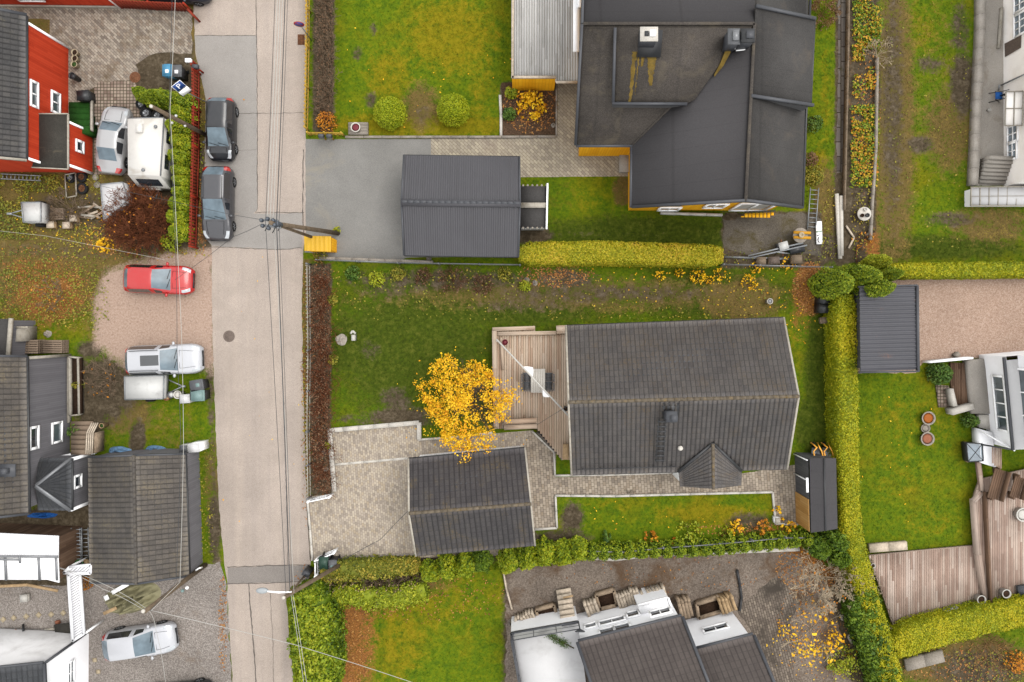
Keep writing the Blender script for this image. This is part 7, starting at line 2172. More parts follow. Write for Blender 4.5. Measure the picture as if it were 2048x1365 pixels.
# ------------------------------------------------------------------ trailers and caravan
root = thing("caravan", "old white caravan with stained roof beside the silver sedan", "caravan", at(292, 300, 1))
zt = 2.15
T4 = [P(255, 237, zt), P(327, 236, zt), P(320, 352, zt), P(256, 350, zt)]
mb = MB(); b4 = [Vector((p.x, p.y, .45)) for p in T4]; fr = [Vector((T4[3].x, T4[3].y - .55, .55)), Vector((T4[2].x, T4[2].y - .55, .55)), Vector((T4[2].x, T4[2].y - .5, 1.1)), Vector((T4[3].x, T4[3].y - .5, 1.1))]
vs = T4 + b4
mb.add(vs, [(3, 2, 1, 0), (0, 1, 5, 4), (1, 2, 6, 5), (3, 0, 4, 7), (4, 5, 6, 7), (2, 3, 7, 6)])
mb.add([T4[3], T4[2], fr[2], fr[3], b4[3], b4[2], fr[1], fr[0]], [(0, 3, 2, 1), (3, 7, 6, 2), (4, 5, 6, 7), (0, 4, 7, 3), (1, 2, 6, 5)])
part(mb, "body", ["caravan_white"], root)
mb = MB(); d = Vector((0, 0, .015)); a = T4[3].lerp(fr[3], .3); b = T4[2].lerp(fr[2], .3); c = T4[2].lerp(fr[2], .85); e = T4[3].lerp(fr[3], .85); x = (b - a) * .14
o_ = Vector((0, -.02, .015)); mb.quad(e + x + o_, c - x + o_, b - x + o_, a + x + o_); part(mb, "front_window", ["glass_dark"], root)
mb = MB()
q = [Vector((T4[1].x + .012, T4[1].y + (T4[2].y - T4[1].y) * t, z)) for t, z in ((.2, 1.25), (.4, 1.25), (.4, 1.75), (.2, 1.75))]
q2 = [p + Vector((-.06 * 0 - .19 * ((p.y - T4[1].y) / (T4[2].y - T4[1].y)), 0, 0)) + Vector((.01, 0, 0)) for p in q]; mb.quad(*q2); part(mb, "side_window", ["glass_dark"], root)
mb = MB()
q = [Vector((T4[1].x + .012 - .21 * t, T4[1].y + (T4[2].y - T4[1].y) * t, z)) for t, z in ((.6, 1.25), (.85, 1.25), (.85, 1.75), (.6, 1.75))]
mb.quad(*q); part(mb, "side_window", ["glass_dark"], root)
mb = MB(); mb.box(tuple(P(278, 257, zt + .05)), (.42, .5, .1)); mb.box(tuple(P(278, 257, zt + .11)), (.34, .42, .03)); part(mb, "roof_hatch", ["caravan_white"], root)
for u, v in ((312, 254), (287, 341)):
	mb = MB(); c = P(u, v, zt); mb.lathe((c.x, c.y, zt), [(.09, 0), (.1, .08), (.05, .12), (.01, .12)], 12); part(mb, "roof_vent", ["grey_metal"], root, True)
mb = MB(); mb.bar(T4[1] + Vector((.01, 0, -.03)), T4[2] + Vector((.01, 0, -.03)), .06, .06); mb.bar(T4[0] + Vector((0, .01, -.03)), T4[1] + Vector((0, .01, -.03)), .06, .06); part(mb, "edge_trim", ["grey_metal"], root)
mb = MB(); c = P(302, 372, .8); mb.box((c.x, c.y, .75), (1.15, .5, .4)); part(mb, "gas_box", ["caravan_white"], root)
mb = MB(); mb.bar((c.x - .5, c.y + .3, .45), (c.x, c.y - .9, .45), .07, .08); mb.bar((c.x + .5, c.y + .3, .45), (c.x, c.y - .9, .45), .07, .08); part(mb, "drawbar", ["galvanised"], root)
for s in (0, 1):
	mb = MB(); p = (T4[1] if s else T4[0]); mb.lathe((p.x + (-.12 if s else .12), p.y - 1.9, .3), [(.12, -.09), (.3, -.09), (.3, .09), (.12, .09)], 18, 0, axis=Matrix.Rotation(rad(90), 3, 'Y')); part(mb, "wheel", ["rubber"], root)
def trailer(name, label, top, zt, zb, mat, draw=None, lid=True):
	T4 = [P(u, v, zt) for u, v in top]; c = sum(T4, Vector((0, 0, 0))) / 4
	root = thing(name, label, "trailer", (c.x, c.y, 0))
	mb = MB(); mb.prism([tuple(p)[:2] for p in T4], zb, zt); part(mb, "body", [mat], root)
	mb = MB()
	for i in range(4): mb.bar(T4[i] + Vector((0, 0, .01)), T4[(i + 1) % 4] + Vector((0, 0, .01)), .05, .05)
	part(mb, "rim_trim", ["galvanised"], root)
	side = (T4[1] - T4[0]).normalized(); ac = (T4[3] - T4[0])
	for s in (0, 1):
		p = T4[0].lerp(T4[1], .5) + ac * s; n = ac.normalized() * (.1 if s else -.1)
		mb = MB(); mb.lathe((p.x + n.x, p.y + n.y, .28), [(.12, -.08), (.28, -.08), (.28, .08), (.12, .08)], 16, 0, axis=Matrix.Rotation(math.atan2(ac.y, ac.x), 3, 'Z') @ Matrix.Rotation(rad(90), 3, 'Y')); part(mb, "wheel", ["rubber"], root)
	if draw:
		e = P(*draw, .45); mb = MB()
		for q in (T4[1].lerp(T4[2], .2), T4[1].lerp(T4[2], .8)): mb.bar((q.x, q.y, .45), tuple(e), .06, .07)
		mb.box(tuple(e), (.3, .12, .14)); part(mb, "drawbar", ["galvanised"], root)
	return root
trailer("flat_trailer", "covered pale grey trailer with drawbar beside the silver wagon", [(249, 753), (328, 752), (327, 798), (250, 800)], .95, .4, "trailer_white", (366, 773))
trailer("cargo_trailer", "white cargo trailer partly hidden by the reddish brown bush", [(208, 442), (201, 369), (246, 365), (256, 400)], 1.3, .4, "membrane_white", None)
trailer("box_trailer", "small weathered grey box trailer in the overgrown yard", [(82, 405), (43, 405), (47, 445), (82, 444)], 1.1, .35, "trailer_white", (20, 428))
# ------------------------------------------------------------------ bins and barrels
def bin_(label, u, v, body, lid, rz=0, h=1.05, sticker=None, w=.55, d=.66, name="wheelie_bin"):
	c = at(u, v, h); root = thing(name, label, "bin", c)
	mr = Matrix.Rotation(rad(rz), 3, 'Z')
	def L(x, y, z): return c + mr @ Vector((x, y, z))
	mb = MB(); lo = [(-w * .4, -d * .4), (w * .4, -d * .4), (w * .4, d * .4), (-w * .4, d * .4)]; hi = [(-w / 2, -d / 2), (w / 2, -d / 2), (w / 2, d / 2), (-w / 2, d / 2)]
	mb.add([L(x, y, .05) for x, y in lo] + [L(x, y, h - .08) for x, y in hi], [(3, 2, 1, 0), (4, 5, 6, 7), (0, 1, 5, 4), (1, 2, 6, 5), (2, 3, 7, 6), (3, 0, 4, 7)]); part(mb, "body", [body], root)
	mb = MB(); mb.box(L(0, 0, h - .04), (w * 1.06, d * 1.06, .06), 0, 0, mr); mb.box(L(0, 0, h + .005), (w * .8, d * .8, .04), 0, 0, mr); ld = part(mb, "lid", [lid], root)
	if sticker:
		mb = MB(); mb.box(L(0, -d * .1, h + .03), (w * .36, d * .3, .012), 0, 0, mr); part(mb, "sticker", [sticker], ld)
	for s in (-1, 1):
		mb = MB(); mb.lathe(L(s * w * .42, d * .42, .1), [(.04, -.03), (.1, -.03), (.1, .03), (.04, .03)], 12, 0, axis=mr @ Matrix.Rotation(rad(90), 3, 'Y')); part(mb, "wheel", ["rubber"], root)
	mb = MB(); mb.bar(L(-w * .4, d * .58, h - .08), L(w * .4, d * .58, h - .08), .04, .04); part(mb, "handle", [body], root)
bin_("light blue wheelie bin beside the thuja clump", 334, 141, "blue_plastic", "blue_plastic", 0, sticker="white_paint")
bin_("dark grey wheelie bin with white sticker next to the light blue bin", 353, 142, "black_plastic", "grey_plastic", 0, sticker="white_paint")
bin_("dark wheelie bin with green sticker nearest the road beside the trailer drawbar", 393, 771, "black_plastic", "grey_plastic", 100, sticker="teal_plastic", w=.62, d=.75)
bin_("pale teal wheelie bin between white box and the road", 395, 792, "black_plastic", "teal_plastic", 92, w=.62, d=.78)
bin_("green lidded wheelie bin beside the white gate at the driveway entrance", 647, 1127, "black_plastic", "dark_green_plastic", 2, w=.55, d=.7)
bin_("dark wheelie bin with turquoise sticker right of the green lidded bin", 664, 1132, "black_plastic", "grey_plastic", 0, sticker="teal_plastic", w=.5, d=.6)
def boxprop(name, label, cat, u, v, z, size, mat, rz=0, lid=None, mat2=None, inset=0):
	c = at(u, v, z); mb = MB(); mb.box((c.x, c.y, z / 2), (size[0], size[1], z), rad(rz))
	if lid: mb.box((c.x, c.y, z + .025), (size[0] * 1.06, size[1] * 1.06, .05), rad(rz), 1); mb.box((c.x, c.y, z + .055), (size[0] * .86, size[1] * .86, .03), rad(rz), 1)
	return one(mb, name, [mat] + ([lid] if lid else []), label, cat)
boxprop("storage_box", "white storage box beside the pale teal bin", "box", 370, 798, .7, (.6, .5), "white_pot", 3, "membrane_white")
boxprop("compost_bin", "black compost bin with leaves on it nearest the thuja clump", "compost bin", 1651, 600, .8, (.65, .55), "black_plastic", 2, "dark_metal")
boxprop("compost_bin", "black compost bin below the leaf strewn one beside the hedge", "compost bin", 1650, 617, .8, (.65, .55), "black_plastic", 0, "dark_metal")
boxprop("wooden_crate", "small brown crate between the compost bins and a white pot", "crate", 1650, 641, .4, (.42, .36), "old_wood", 5, "trim_brown")
boxprop("cable_box", "dark box on the pole stay at the driveway corner", "box", 612, 1148, .9, (.42, .3), "dark_metal", -25, "slate_trim")
boxprop("white_container", "white container at the roadside corner of the grey garage", "container", 388, 896, 1.3, (.62, .5), "white_paint", 4, "membrane_white")
boxprop("grey_box", "grey box beside the white container north of the grey garage", "box", 367, 898, 1.0, (.42, .4), "trailer_white", 0, "grey_plastic")
boxprop("utility_box", "white utility box at the lower end of the stone path kerb", "box", 1555, 1042, .5, (.3, .35), "white_paint", 0, "pale_trim")
boxprop("concrete_block", "pale square block on the gravel south of the conservatory", "block", 48, 1197, .3, (.42, .42), "kerb_stone", 4, "white_pot")
boxprop("dark_crate", "dark green mat covered crate beside the green stair", "crate", 166, 191, .7, (.68, .56), "black_plastic", 5, "dark_metal")
boxprop("flower_box", "dark planter box at the right end of the lower hedge", "planter", 2052, 1183, .8, (.9, .7), "dark_metal", 8, "slate_trim")
boxprop("brick", "single red brick on the gravel near the firewood", "brick", 115, 1245, .12, (.24, .2), "terracotta", 8, "terracotta")
boxprop("stone_block", "pale stone block on the pink gravel near the white wall", "block", 1914, 710, .25, (.3, .24), "rock", 35, "rock")
def pot(label, u, v, h, r, mat, fill="dark_soil", name="flower_pot", cat="pot", sx=1.0):
	c = at(u, v, h); root = thing(name, label, cat, c)
	mb = MB(); mb.lathe((c.x, c.y, 0), [(r * .7, 0), (r, h), (r * 1.06, h + .01), (r * 1.06, h + .03), (r * .86, h + .03), (r * .84, h - .04), (.01, h - .04)], 18, sx=sx, sy=1 / sx); part(mb, "vessel", [mat], root, True)
	mb = MB(); mb.lathe((c.x, c.y, h - .035), [(r * .83, 0), (r * .5, .03), (.01, .045)], 14, sx=sx, sy=1 / sx); part(mb, "filling", [fill], root)
	return root
pot("cream flower pot nearest the top of three along the red house wall", 149, 105, .38, .19, "cream_pot")
pot("middle cream flower pot of three along the red house wall", 149, 117, .38, .19, "cream_pot")
pot("lowest cream flower pot of three along the red house wall", 148, 129, .38, .19, "cream_pot", "leaf_green")
pot("black kettle grill by the red house wall", 144, 152, .7, .2, "black_plastic", "dark_metal", "kettle_grill", "grill")
pot("maroon flower pot at the northwest corner of the timber deck", 1010, 685, .95, .17, "maroon", "maroon")
pot("dark pot at the bungalow gable end of the deck", 1132, 818, .95, .14, "black_plastic")
pot("red dark pot at the entrance porch corner", 1356, 949, .4, .12, "maroon", "maroon")
pot("stone bowl planter with orange flowers on the right lawn", 1857, 837, .35, .4, "rock", "leaf_amber", "bowl_planter", "planter")
pot("stone bowl planter filled with brown soil on the right lawn", 1855, 878, .35, .4, "rock", "terracotta", "bowl_planter", "planter")
pot("flat round grey stone between the two bowl planters", 1851, 857, .12, .27, "rock", "rock", "round_stone", "stone")
pot("white pot with dark soil at the step of the old deck", 1963, 1200, .75, .26, "white_pot")
pot("white pot with dark soil near the right deck end", 2013, 1188, .95, .26, "white_pot")
pot("small white ring pot half hidden by the long hedge", 1746, 1132, .6, .14, "white_pot")
pot("small pot at the corner where the two lower hedges meet", 1781, 1262, .6, .17, "cream_pot")
pot("pale glazed round dish with dark cup on the tall deck", 2046, 1030, .95, .4, "white_pot", "white_pot")
pot("terracotta pot at the drawbar end of the covered trailer", 333, 796, .5, .17, "terracotta", "raw_wood")
pot("grey barrel beside the terracotta pot", 342, 790, .6, .2, "grey_plastic", "trailer_white", "barrel", "barrel")
pot("white round barrel touching the white storage box", 355, 790, .7, .24, "white_pot", "white_pot", "barrel", "barrel")
pot("green barrel beside the ladder stack", 158, 1128, .8, .24, "green_plastic", "black_plastic", "barrel", "barrel")
pot("tan barrel beside the green barrel", 172, 1126, .7, .2, "raw_wood", "raw_wood", "barrel", "barrel")
pot("white rimmed lamp cap standing alone on the central garden lawn", 1540, 603, .5, .17, "white_pot", "grey_metal", "garden_lamp", "lamp")
pot("small white pot at the hedge foot beside the compost bins", 1657, 656, .3, .11, "white_pot", "white_pot")
pot("orange ring pot at the top of the timber rails", 203, 852, .6, .15, "raw_wood", "leaf_green")
pot("small white pot on the concrete near the cream villa", 1979, 220, .2, .1, "white_pot", "white_pot")
for u, v, r, lb in ((281, 208, .32, "spare wheel leaning by the silver sedan's bonnet"), (291, 226, .36, "wrapped spare wheel beside the caravan corner"), (313, 231, .32, "spare wheel between caravan and thuja row"),
					(139, 356, .3, "old tyre inside the tubular frame"), (162, 354, .33, "rusty tyre by the porch wing"), (163, 377, .36, "rusty tyre below the other rusty tyre"), (188, 354, .2, "pale round lid by the porch wing corner"), (191, 369, .2, "pale round lid below the first lid")):
	c = at(u, v, .2); rusty = "rusty" in lb; lid = "lid" in lb
	root = thing("pale_cover" if lid else "spare_wheel", lb, "lid" if lid else "wheel", c)
	mb = MB(); mb.lathe((c.x, c.y, .02), [(r * .6, 0), (r * .95, .0), (r, .06), (r, .16), (r * .95, .2), (r * .62, .2), (r * .6, .1)] if not lid else [(r, 0), (r, .05), (.01, .08)], 20); part(mb, "disc" if lid else "tyre", ["kerb_grey" if lid else "rubber"], root, True)
	if not lid:
		mb = MB(); mb.lathe((c.x, c.y, .04), [(r * .6, 0), (r * .6, .13), (r * .5, .1), (r * .15, .09), (.01, .1)], 14)
		for k in range(5): mb.bar((c.x, c.y, .16), (c.x + r * .58 * math.cos(k * 1.257), c.y + r * .58 * math.sin(k * 1.257), .15), .05, .03)
		part(mb, "rim", ["rusty" if rusty else "rim"], root)
# ------------------------------------------------------------------ ladders, frames, planks
def ladder(label, a, b, w, za, zb, n, mat="galvanised", name="ladder", r=.025):
	A, B = P(*a, za), P(*b, zb); root = thing(name, label, "ladder", ((A.x + B.x) / 2, (A.y + B.y) / 2, 0)); d = (B - A).normalized(); nn = Vector((-d.y, d.x, 0)).normalized() * w / 2
	for s in (-1, 1):
		mb = MB(); mb.bar(A + nn * s, B + nn * s, .05, .07); part(mb, "rail", [mat], root)
	for i in range(n):
		p = A.lerp(B, (i + .5) / n); mb = MB(); mb.tube([p - nn, p + nn], r, 6); part(mb, "rung", [mat], root)
ladder("aluminium ladder lying beside the yellow house towards the junk patio", (1629, 376), (1623, 459), .5, .25, .1, 9)
ladder("ladder lying along the south wall of the red house", (2, 353), (82, 357), .3, .2, .2, 10, "galvanised")
ladder("upper of the stacked ladders left of the grey garage", (153, 1056), (154, 1122), .62, .6, .6, 9)
ladder("lower of the stacked ladders left of the grey garage", (168, 1056), (170, 1124), .5, .35, .35, 8)
def stick(name, label, cat, pts, w, h, mat, z=.1):
	mb = MB()
	for a, b in zip(pts, pts[1:]): mb.bar(P(a[0], a[1], a[2] if len(a) > 2 else z), P(b[0], b[1], b[2] if len(b) > 2 else z), w, h)
	return one(mb, name, mat, label, cat)
stick("pipe_frame", "white tubular frame lying over the old tyres", "frame", [(130, 350, .3), (151, 346, .3), (153, 392, .3), (133, 396, .3), (130, 350, .3)], .06, .06, "pale_trim")
for i, (a, b, w, lb) in enumerate((((1673, 388), (1680, 518), .22, "left long white plank lying on the flagstone path"), ((1682, 392), (1683, 512), .2, "right long white plank lying on the flagstone path"))):
	stick("white_plank", lb, "plank", [a, b], w, .12, "kerb_stone", .15 + i * .03)
stick("roof_gutter", "long white pipe lying along the junk patio", "pipe", [(1448, 514), (1590, 519)], .12, .1, "galvanised")
for i in range(4):
	a, b = (((1496, 512, .4), (1606, 486, .5)), ((1500, 516, .35), (1614, 491, .45)), ((1554, 505, .6), (1584, 508, .2)), ((1562, 480, .5), (1566, 512, .3)))[i]
	stick("scaffold_pole", ("upper grey scaffold rail slanting over the junk patio", "lower grey scaffold rail slanting over the junk patio", "short grey bar under the scaffold rails", "rusty upright bar crossing the scaffold rails")[i], "pole", [a, b], .09 if i < 2 else .06, .06, "rusty" if i == 3 else "galvanised")
boxprop("metal_box", "grey metal box on the scaffold rails", "box", 1567, 492, .55, (.52, .44), "grey_metal", 15, "trailer_white")
boxprop("glass_crate", "dark teal crate under the scaffold rails", "crate", 1594, 499, .35, (.85, .45), "dark_green_plastic", 12, "dark_metal")
boxprop("wooden_crate", "brown crate standing left of the other junk patio crates", "crate", 1523, 522, .4, (.5, .42), "old_wood", 0, "trim_brown")
boxprop("wooden_crate", "rust brown crate in the middle of the junk patio", "crate", 1548, 521, .35, (.62, .4), "old_wood", 4, "iron")
boxprop("wooden_crate", "stacked brown crate near the right end of the junk patio", "crate", 1594, 519, .45, (.58, .48), "old_wood", 2, "trim_brown")
stick("broken_frame", "grey broken timber frame lying in the weeds beside the path", "frame", [(1692, 452), (1708, 476), (1697, 497)], .1, .08, "grey_wood")
stick("thin_post", "thin rusty post lying across the weeds near the thuja clump", "post", [(1713, 492), (1713, 526)], .05, .05, "rusty")
stick("black_pipe", "bent black drain pipe lying on the dark gravel yard", "pipe", [(1474, 1140), (1480, 1172), (1483, 1196), (1479, 1222)], .14, .1, "black_plastic", .08)
boards_ = (("pale board leaning out of the green tarpaulin heap", (224, 1186), (256, 1168), .24, "white_paint", .9), ("short white board end beside the tarpaulin", (209, 1198), (217, 1194), .3, "white_paint", .5), ("raw timber board lying on the green tarpaulin", (207, 1228), (233, 1216), .2, "raw_wood", .85))
for lb, a, b, w, m_, z in boards_: stick("loose_board", lb, "board", [a, b], w, .05, m_, z)
for i in range(9):
	a = RND.uniform(-.5, .5); u, v = 185 + RND.uniform(-16, 16), 426 + RND.uniform(-12, 12)
	stick("loose_board", "old grey board in the loose wood pile beside the cargo trailer", "board", [(u - 14 * math.cos(a), v - 12 * math.sin(a * 2)), (u + 14 * math.cos(a), v + 12 * math.sin(a * 2))], .12, .05, ("grey_wood", "old_wood", "pale_trim")[i % 3], .12 + .05 * i)["group"] = "loose wood pile"
stick("dark_board", "dark weathered board leaning by the white pergola foot", "board", [(110, 1262, .5), (144, 1258, .6)], .75, .05, "felt_old")
stick("timber_edge", "left white timber planter edge in the lower left garden", "edging", [(3, 1282), (3, 1268), (40, 1265), (42, 1274)], .12, .2, "pale_trim")
stick("timber_edge", "right white timber planter edge in the lower left garden", "edging", [(90, 1273), (90, 1260), (112, 1257)], .12, .2, "pale_trim")
stick("black_post", "short black post beside the firewood", "post", [(47, 1262, .6), (46, 1250, .1)], .1, .1, "black_plastic")
def pallets(label, u, v, w, d, n=4, z0=0.0, mat="boards_weathered"):
	h = .14 * n; c = at(u, v, h); root = thing("pallet_stack", label, "pallets", c)
	mb = MB()
	for k in range(n):
		for i in range(6): mb.box((c.x, c.y + (i - 2.5) * d / 6, k * .14 + .12), (w, d / 8, .025))
		for i in range(3): mb.box((c.x + (i - 1) * w * .44, c.y, k * .14 + .05), (.09, d, .09))
	part(mb, "pallet", [mat], root)
pallets("left stack of wooden pallets behind the grey house", 56, 694, 1.2, .85, 5)
pallets("right stack of wooden pallets behind the grey house", 104, 694, 1.2, .8, 5)
pallets("pallet lying beside the small box trailer", 112, 428, .85, .7, 2)
mb = MB(); mb.box(tuple(P(40, 668, .8)), (1.0, .9, 1.5)); mb.bar(P(24, 655, 1.6), P(56, 655, 1.6), .1, .1); one(mb, "wooden_hutch", ["pale_trim"], "pale wooden hutch between the flat shed and the left pallets", "hutch")
for u, v, lb in ((101, 450, "small tan crate below the box trailer"), (133, 451, "tan crate below the bare grey bush"), (147, 437, "small tan crate right of the bare grey bush")):
	boxprop("wooden_crate", lb, "crate", u, v, .4, (.42, .36), "raw_wood", 3, "grey_wood")
# firewood pile: logs
root = thing("firewood_pile", "heap of orange split firewood in the lower left garden", "firewood", P(52, 1272))
mb = MB()
for i in range(46):
	c = P(50 + RND.gauss(0, 9), 1272 + RND.gauss(0, 6), 0); a = RND.uniform(0, 3.14); z = RND.uniform(.06, .45); d = Vector((math.cos(a), math.sin(a), RND.uniform(-.3, .3))) * .17
	mb.tube([Vector((c.x, c.y, z)) - d, Vector((c.x, c.y, z)) + d], .05, 6)
part(mb, "log", ["firewood"], root); del root["label"]; root["label"] = "heap of orange split firewood in the lower left garden"
for i, (u, v) in enumerate(((7, 1239), (28, 1236), (53, 1233), (78, 1230), (103, 1229), (127, 1226), (190, 1320), (197, 1343))):
	c = P(u, v); mb = MB(); s = .27 if i < 6 else .24
	mb.box((c.x, c.y, .03), (s, s, .06), rad(45 if i < 6 else 5)); mb.box((c.x, c.y, .065), (s * .9, s * .9, .012), rad(45 if i < 6 else 5))
	o = one(mb, "stepping_stone", ["cream_pot"], "diamond laid pale stepping stone in the line across the lower left gravel" if i < 6 else ("upper square stone beside the white house wall" if i == 6 else "lower square stone beside the white house wall"), "stepping stone")
	if i < 6: o["group"] = "line of diamond stepping stones"
# tarpaulins
def heap(name, label, cat, u, v, ru, rv, h, mat, seed, n=26, rz=0.0, fold=.14):
	c = P(u, v, h * .4); rows = []
	cr, sr = math.cos(rz), math.sin(rz)
	for i in range(n):
		row = []
		for j in range(40):
			a = 6.2832 * j / 39; q = i / (n - 1)
			x, y = math.cos(a) * q, math.sin(a) * q
			k = smoothnoise(np.array([[math.cos(a) * 1.2, math.sin(a) * 1.2, q * 1.1]]), 2.6, seed)[0]
			f = smoothnoise(np.array([[x * 1.6, y * 1.6, .3]]), 4.2 + 6 * fold, seed + 1)[0]
			rr = 1 + .2 * k
			z = max(.03, h * ((1 - q ** 2.2) * (.72 + .6 * f) + fold * f * (1 - q)))
			X, Y = x * M(ru) * rr, y * M(rv) * rr
			row.append((c.x + X * cr - Y * sr, c.y + X * sr + Y * cr, z if q < 1 else .01))
		rows.append(row)
	mb = MB(); mb.grid(rows); return one(mb, name, [mat], label, cat, smooth=True)
heap("tarpaulin", "olive green tarpaulin draped over a heap below the grey garage", "tarpaulin", 258, 1200, 58, 32, 1.2, "green_tarp", 4, 34, .25, .5)
heap("blue_sheet", "crumpled pale blue sheet left of the blue strip north of the grey garage", "sheet", 236, 902, 22, 8, .5, "blue_tarp", 9)
heap("blue_sheet", "crumpled pale blue sheet nearer the white container", "sheet", 308, 900, 22, 8, .5, "blue_tarp", 12)
heap("blue_sheet", "bright blue sheet behind the grey house porch", "sheet", 84, 1032, 30, 6, .3, "blue_fabric", 15)
heap("boulder", "big grey boulder at the left end of the villa log wall", "boulder", 1026, 1248, 10, 9, .5, "stone", 21)
for k, (u, v, r, lb) in enumerate(((1054, 560, 6, "upper white stone on the soil below the clipped hedge"), (1070, 566, 6, "lower white stone on the soil below the clipped hedge"), (682, 680, 12, "large flat round stone on the central lawn"), (857, 517, 5, "white stone at the foot of the ribbed garage"), (93, 668, 8, "pale stone on the grass above the pallets"),
						(1695, 1190, 14, "pale rubble stone under the bare trees"), (1712, 1278, 14, "large pale stone at the foot of the dark thuja hedge"), (1690, 1235, 10, "grey rubble stone below the bare trees"), (647, 905, 5, "rock at the kerb of the dry hedge"), (650, 940, 6, "lower rock at the kerb of the dry hedge"),
						(1107, 250, 5, "white stone in the corner of the flower bed"), (1738, 470, 5, "white stone by the brown edging wall"))):
	heap("stone", lb, "stone", u, v, r, r * .9, .1 if k == 2 else .28, "rock", 40 + k, 8)
# birdhouse / ornament
root = thing("garden_ornament", "small white house shaped ornament beside the flat round stone on the lawn", "ornament", at(706, 674, .4))
c = at(706, 676, .5); mb = MB(); mb.box((c.x, c.y, .25), (.2, .36, .5)); part(mb, "body", ["white_pot"], root)
mb = MB(); mb.bar((c.x - .15, c.y + .25, .5), (c.x, c.y + .42, .56), .12, .05); mb.bar((c.x + .15, c.y + .25, .5), (c.x, c.y + .42, .56), .12, .05); part(mb, "roof", ["white_pot"], root)
# urn on its stone slab by the yellow fence
mb = MB(); c = P(717, 258, .1); mb.box((c.x, c.y, .1), (1.2, .74, .2)); 
for i in range(4): mb.box((c.x, c.y + (i - 1.5) * .18, .21), (1.18, .15, .03))
one(mb, "stone_slab", ["kerb_grey"], "split stone slab carrying an urn at the south edge of the top lawn", "slab")
pot("grey urn with crimson plant on the stone slab", 711, 255, .62, .28, "kerb_stone", "maroon", "urn", "urn")
# mailboxes
for u, lb in ((642, "left mailbox on the yellow corner fence"), (658, "right mailbox on the yellow corner fence")):
	c = at(u, 272, 1.05); root = thing("mailbox", lb, "mailbox", c); mb = MB(); mb.box((c.x, c.y, .92), (.3, .24, .22)); part(mb, "box", ["grey_metal"], root)
	mb = MB(); mb.tube([(c.x - .15, c.y, 1.03), (c.x + .15, c.y, 1.03)], .12, 10); part(mb, "lid", ["slate_trim"], root)
	mb = MB(); mb.bar((c.x, c.y + .05, 0), (c.x, c.y + .05, .82), .07, .07); part(mb, "post", ["yellow_paint"], root)
for u, v, lb in ((376, 121, "white mailbox at the upper end of the long red slat fence"), (390, 133, "grey mailbox on the upper end post of the red fence")):
	c = at(u, v, 1.1); root = thing("mailbox", lb, "mailbox", c); mb = MB(); mb.box((c.x, c.y, 1.02), (.34, .22, .24)); part(mb, "box", ["white_paint" if "white" in lb else "slate_trim"], root); mb = MB(); mb.bar((c.x, c.y, 0), (c.x, c.y, .92), .08, .08); part(mb, "post", ["red_paint"], root)
# white gates
def gate(label, a, b, h):
	A, B = P(*a, 0), P(*b, 0); root = thing("metal_gate", label, "gate", A.lerp(B, .5)); d = (B - A).normalized()
	mb = MB()
	for z in (.15, h * .5, h): mb.bar(A + Vector((0, 0, z)), B + Vector((0, 0, z)), .06, .06)
	part(mb, "frame", ["white_paint"], root)
	mb = MB()
	for i in range(12):
		p = A.lerp(B, (i + .5) / 12); mb.bar(p + Vector((0, 0, .12)), p + Vector((0, 0, h)), .025, .025)
	part(mb, "bar", ["galvanised"], root)
	for p in (A, B):
		mb = MB(); mb.box((p.x, p.y, h / 2 + .05), (.1, .1, h + .1)); part(mb, "post", ["white_paint"], root)
gate("open white gate leaf below the dry hedge at the driveway", (626, 996), (667, 987), 1.0)
gate("white gate leaf behind the two bins at the driveway corner", (640, 1112), (676, 1096), 1.0)
gate("short white gate leaf running down beside the green lidded bin", (640, 1113), (640, 1142), 1.0)
# tables and seat by the patio and the cream villa
def round_table(label, u, v, r, z, mat, name="round_table"):
	c = at(u, v, z); root = thing(name, label, "table", c); mb = MB(); mb.lathe((c.x, c.y, z - .06), [(r, 0), (r, .05), (r * .98, .06), (.01, .062)], 26); part(mb, "tabletop", [mat], root)
	mb = MB(); mb.tube([(c.x, c.y, 0), (c.x, c.y, z - .06)], .1, 10); part(mb, "pedestal", [mat], root); return c
c1 = round_table("weathered round table under two yellow planks on the junk patio", 1601, 471, .46, .55, "kerb_grey")
for k, s in enumerate((-1, 1)):
	mb = MB(); mb.bar((c1.x - .45, c1.y + .15 * s + .02, .62), (c1.x + .6, c1.y + .15 * s - .02, .62), .16, .06); one(mb, "yellow_plank", ["yellow_paint"], "upper yellow plank lying on the weathered round table" if s > 0 else "lower yellow plank lying on the weathered round table", "plank")
mb = MB(); mb.lathe((c1.x + .0, c1.y, .66), [(.16, 0), (.17, .08), (.09, .08), (.08, .02), (.01, .02)], 16); one(mb, "ring_pot", ["cream_pot"], "pink grey ring pot on the yellow planks", "pot")
c2 = round_table("pale round table with three little pots by the orange ground cover", 1729, 428, .42, .5, "kerb_stone")
for dx, dy, r, mt, lb in ((.02, .26, .11, "white_pot", "white ring pot on the pale round table"), (-.18, -.12, .12, "dark_soil", "dark pot at the left of the pale round table"), (.14, -.1, .13, "black_plastic", "dark pot at the right of the pale round table")):
	mb = MB(); mb.lathe((c2.x + dx, c2.y + dy, .502), [(r * .8, 0), (r, .12), (r * .75, .12), (r * .6, .04), (.01, .04)], 12); one(mb, "small_pot", [mt], lb, "pot")
root = thing("painted_board", "white board with green and black stripes lying by the ladder foot", "board", P(1638, 466))
mb = MB(); mb.box(tuple(P(1638, 466, .12)), (.36, 1.4, .06), rad(2)); part(mb, "board", ["white_paint"], root)
mb = MB(); mb.box(tuple(P(1638, 464, .155)), (.34, .06, .012), rad(2)); part(mb, "green_stripe", ["green_plastic"], root)
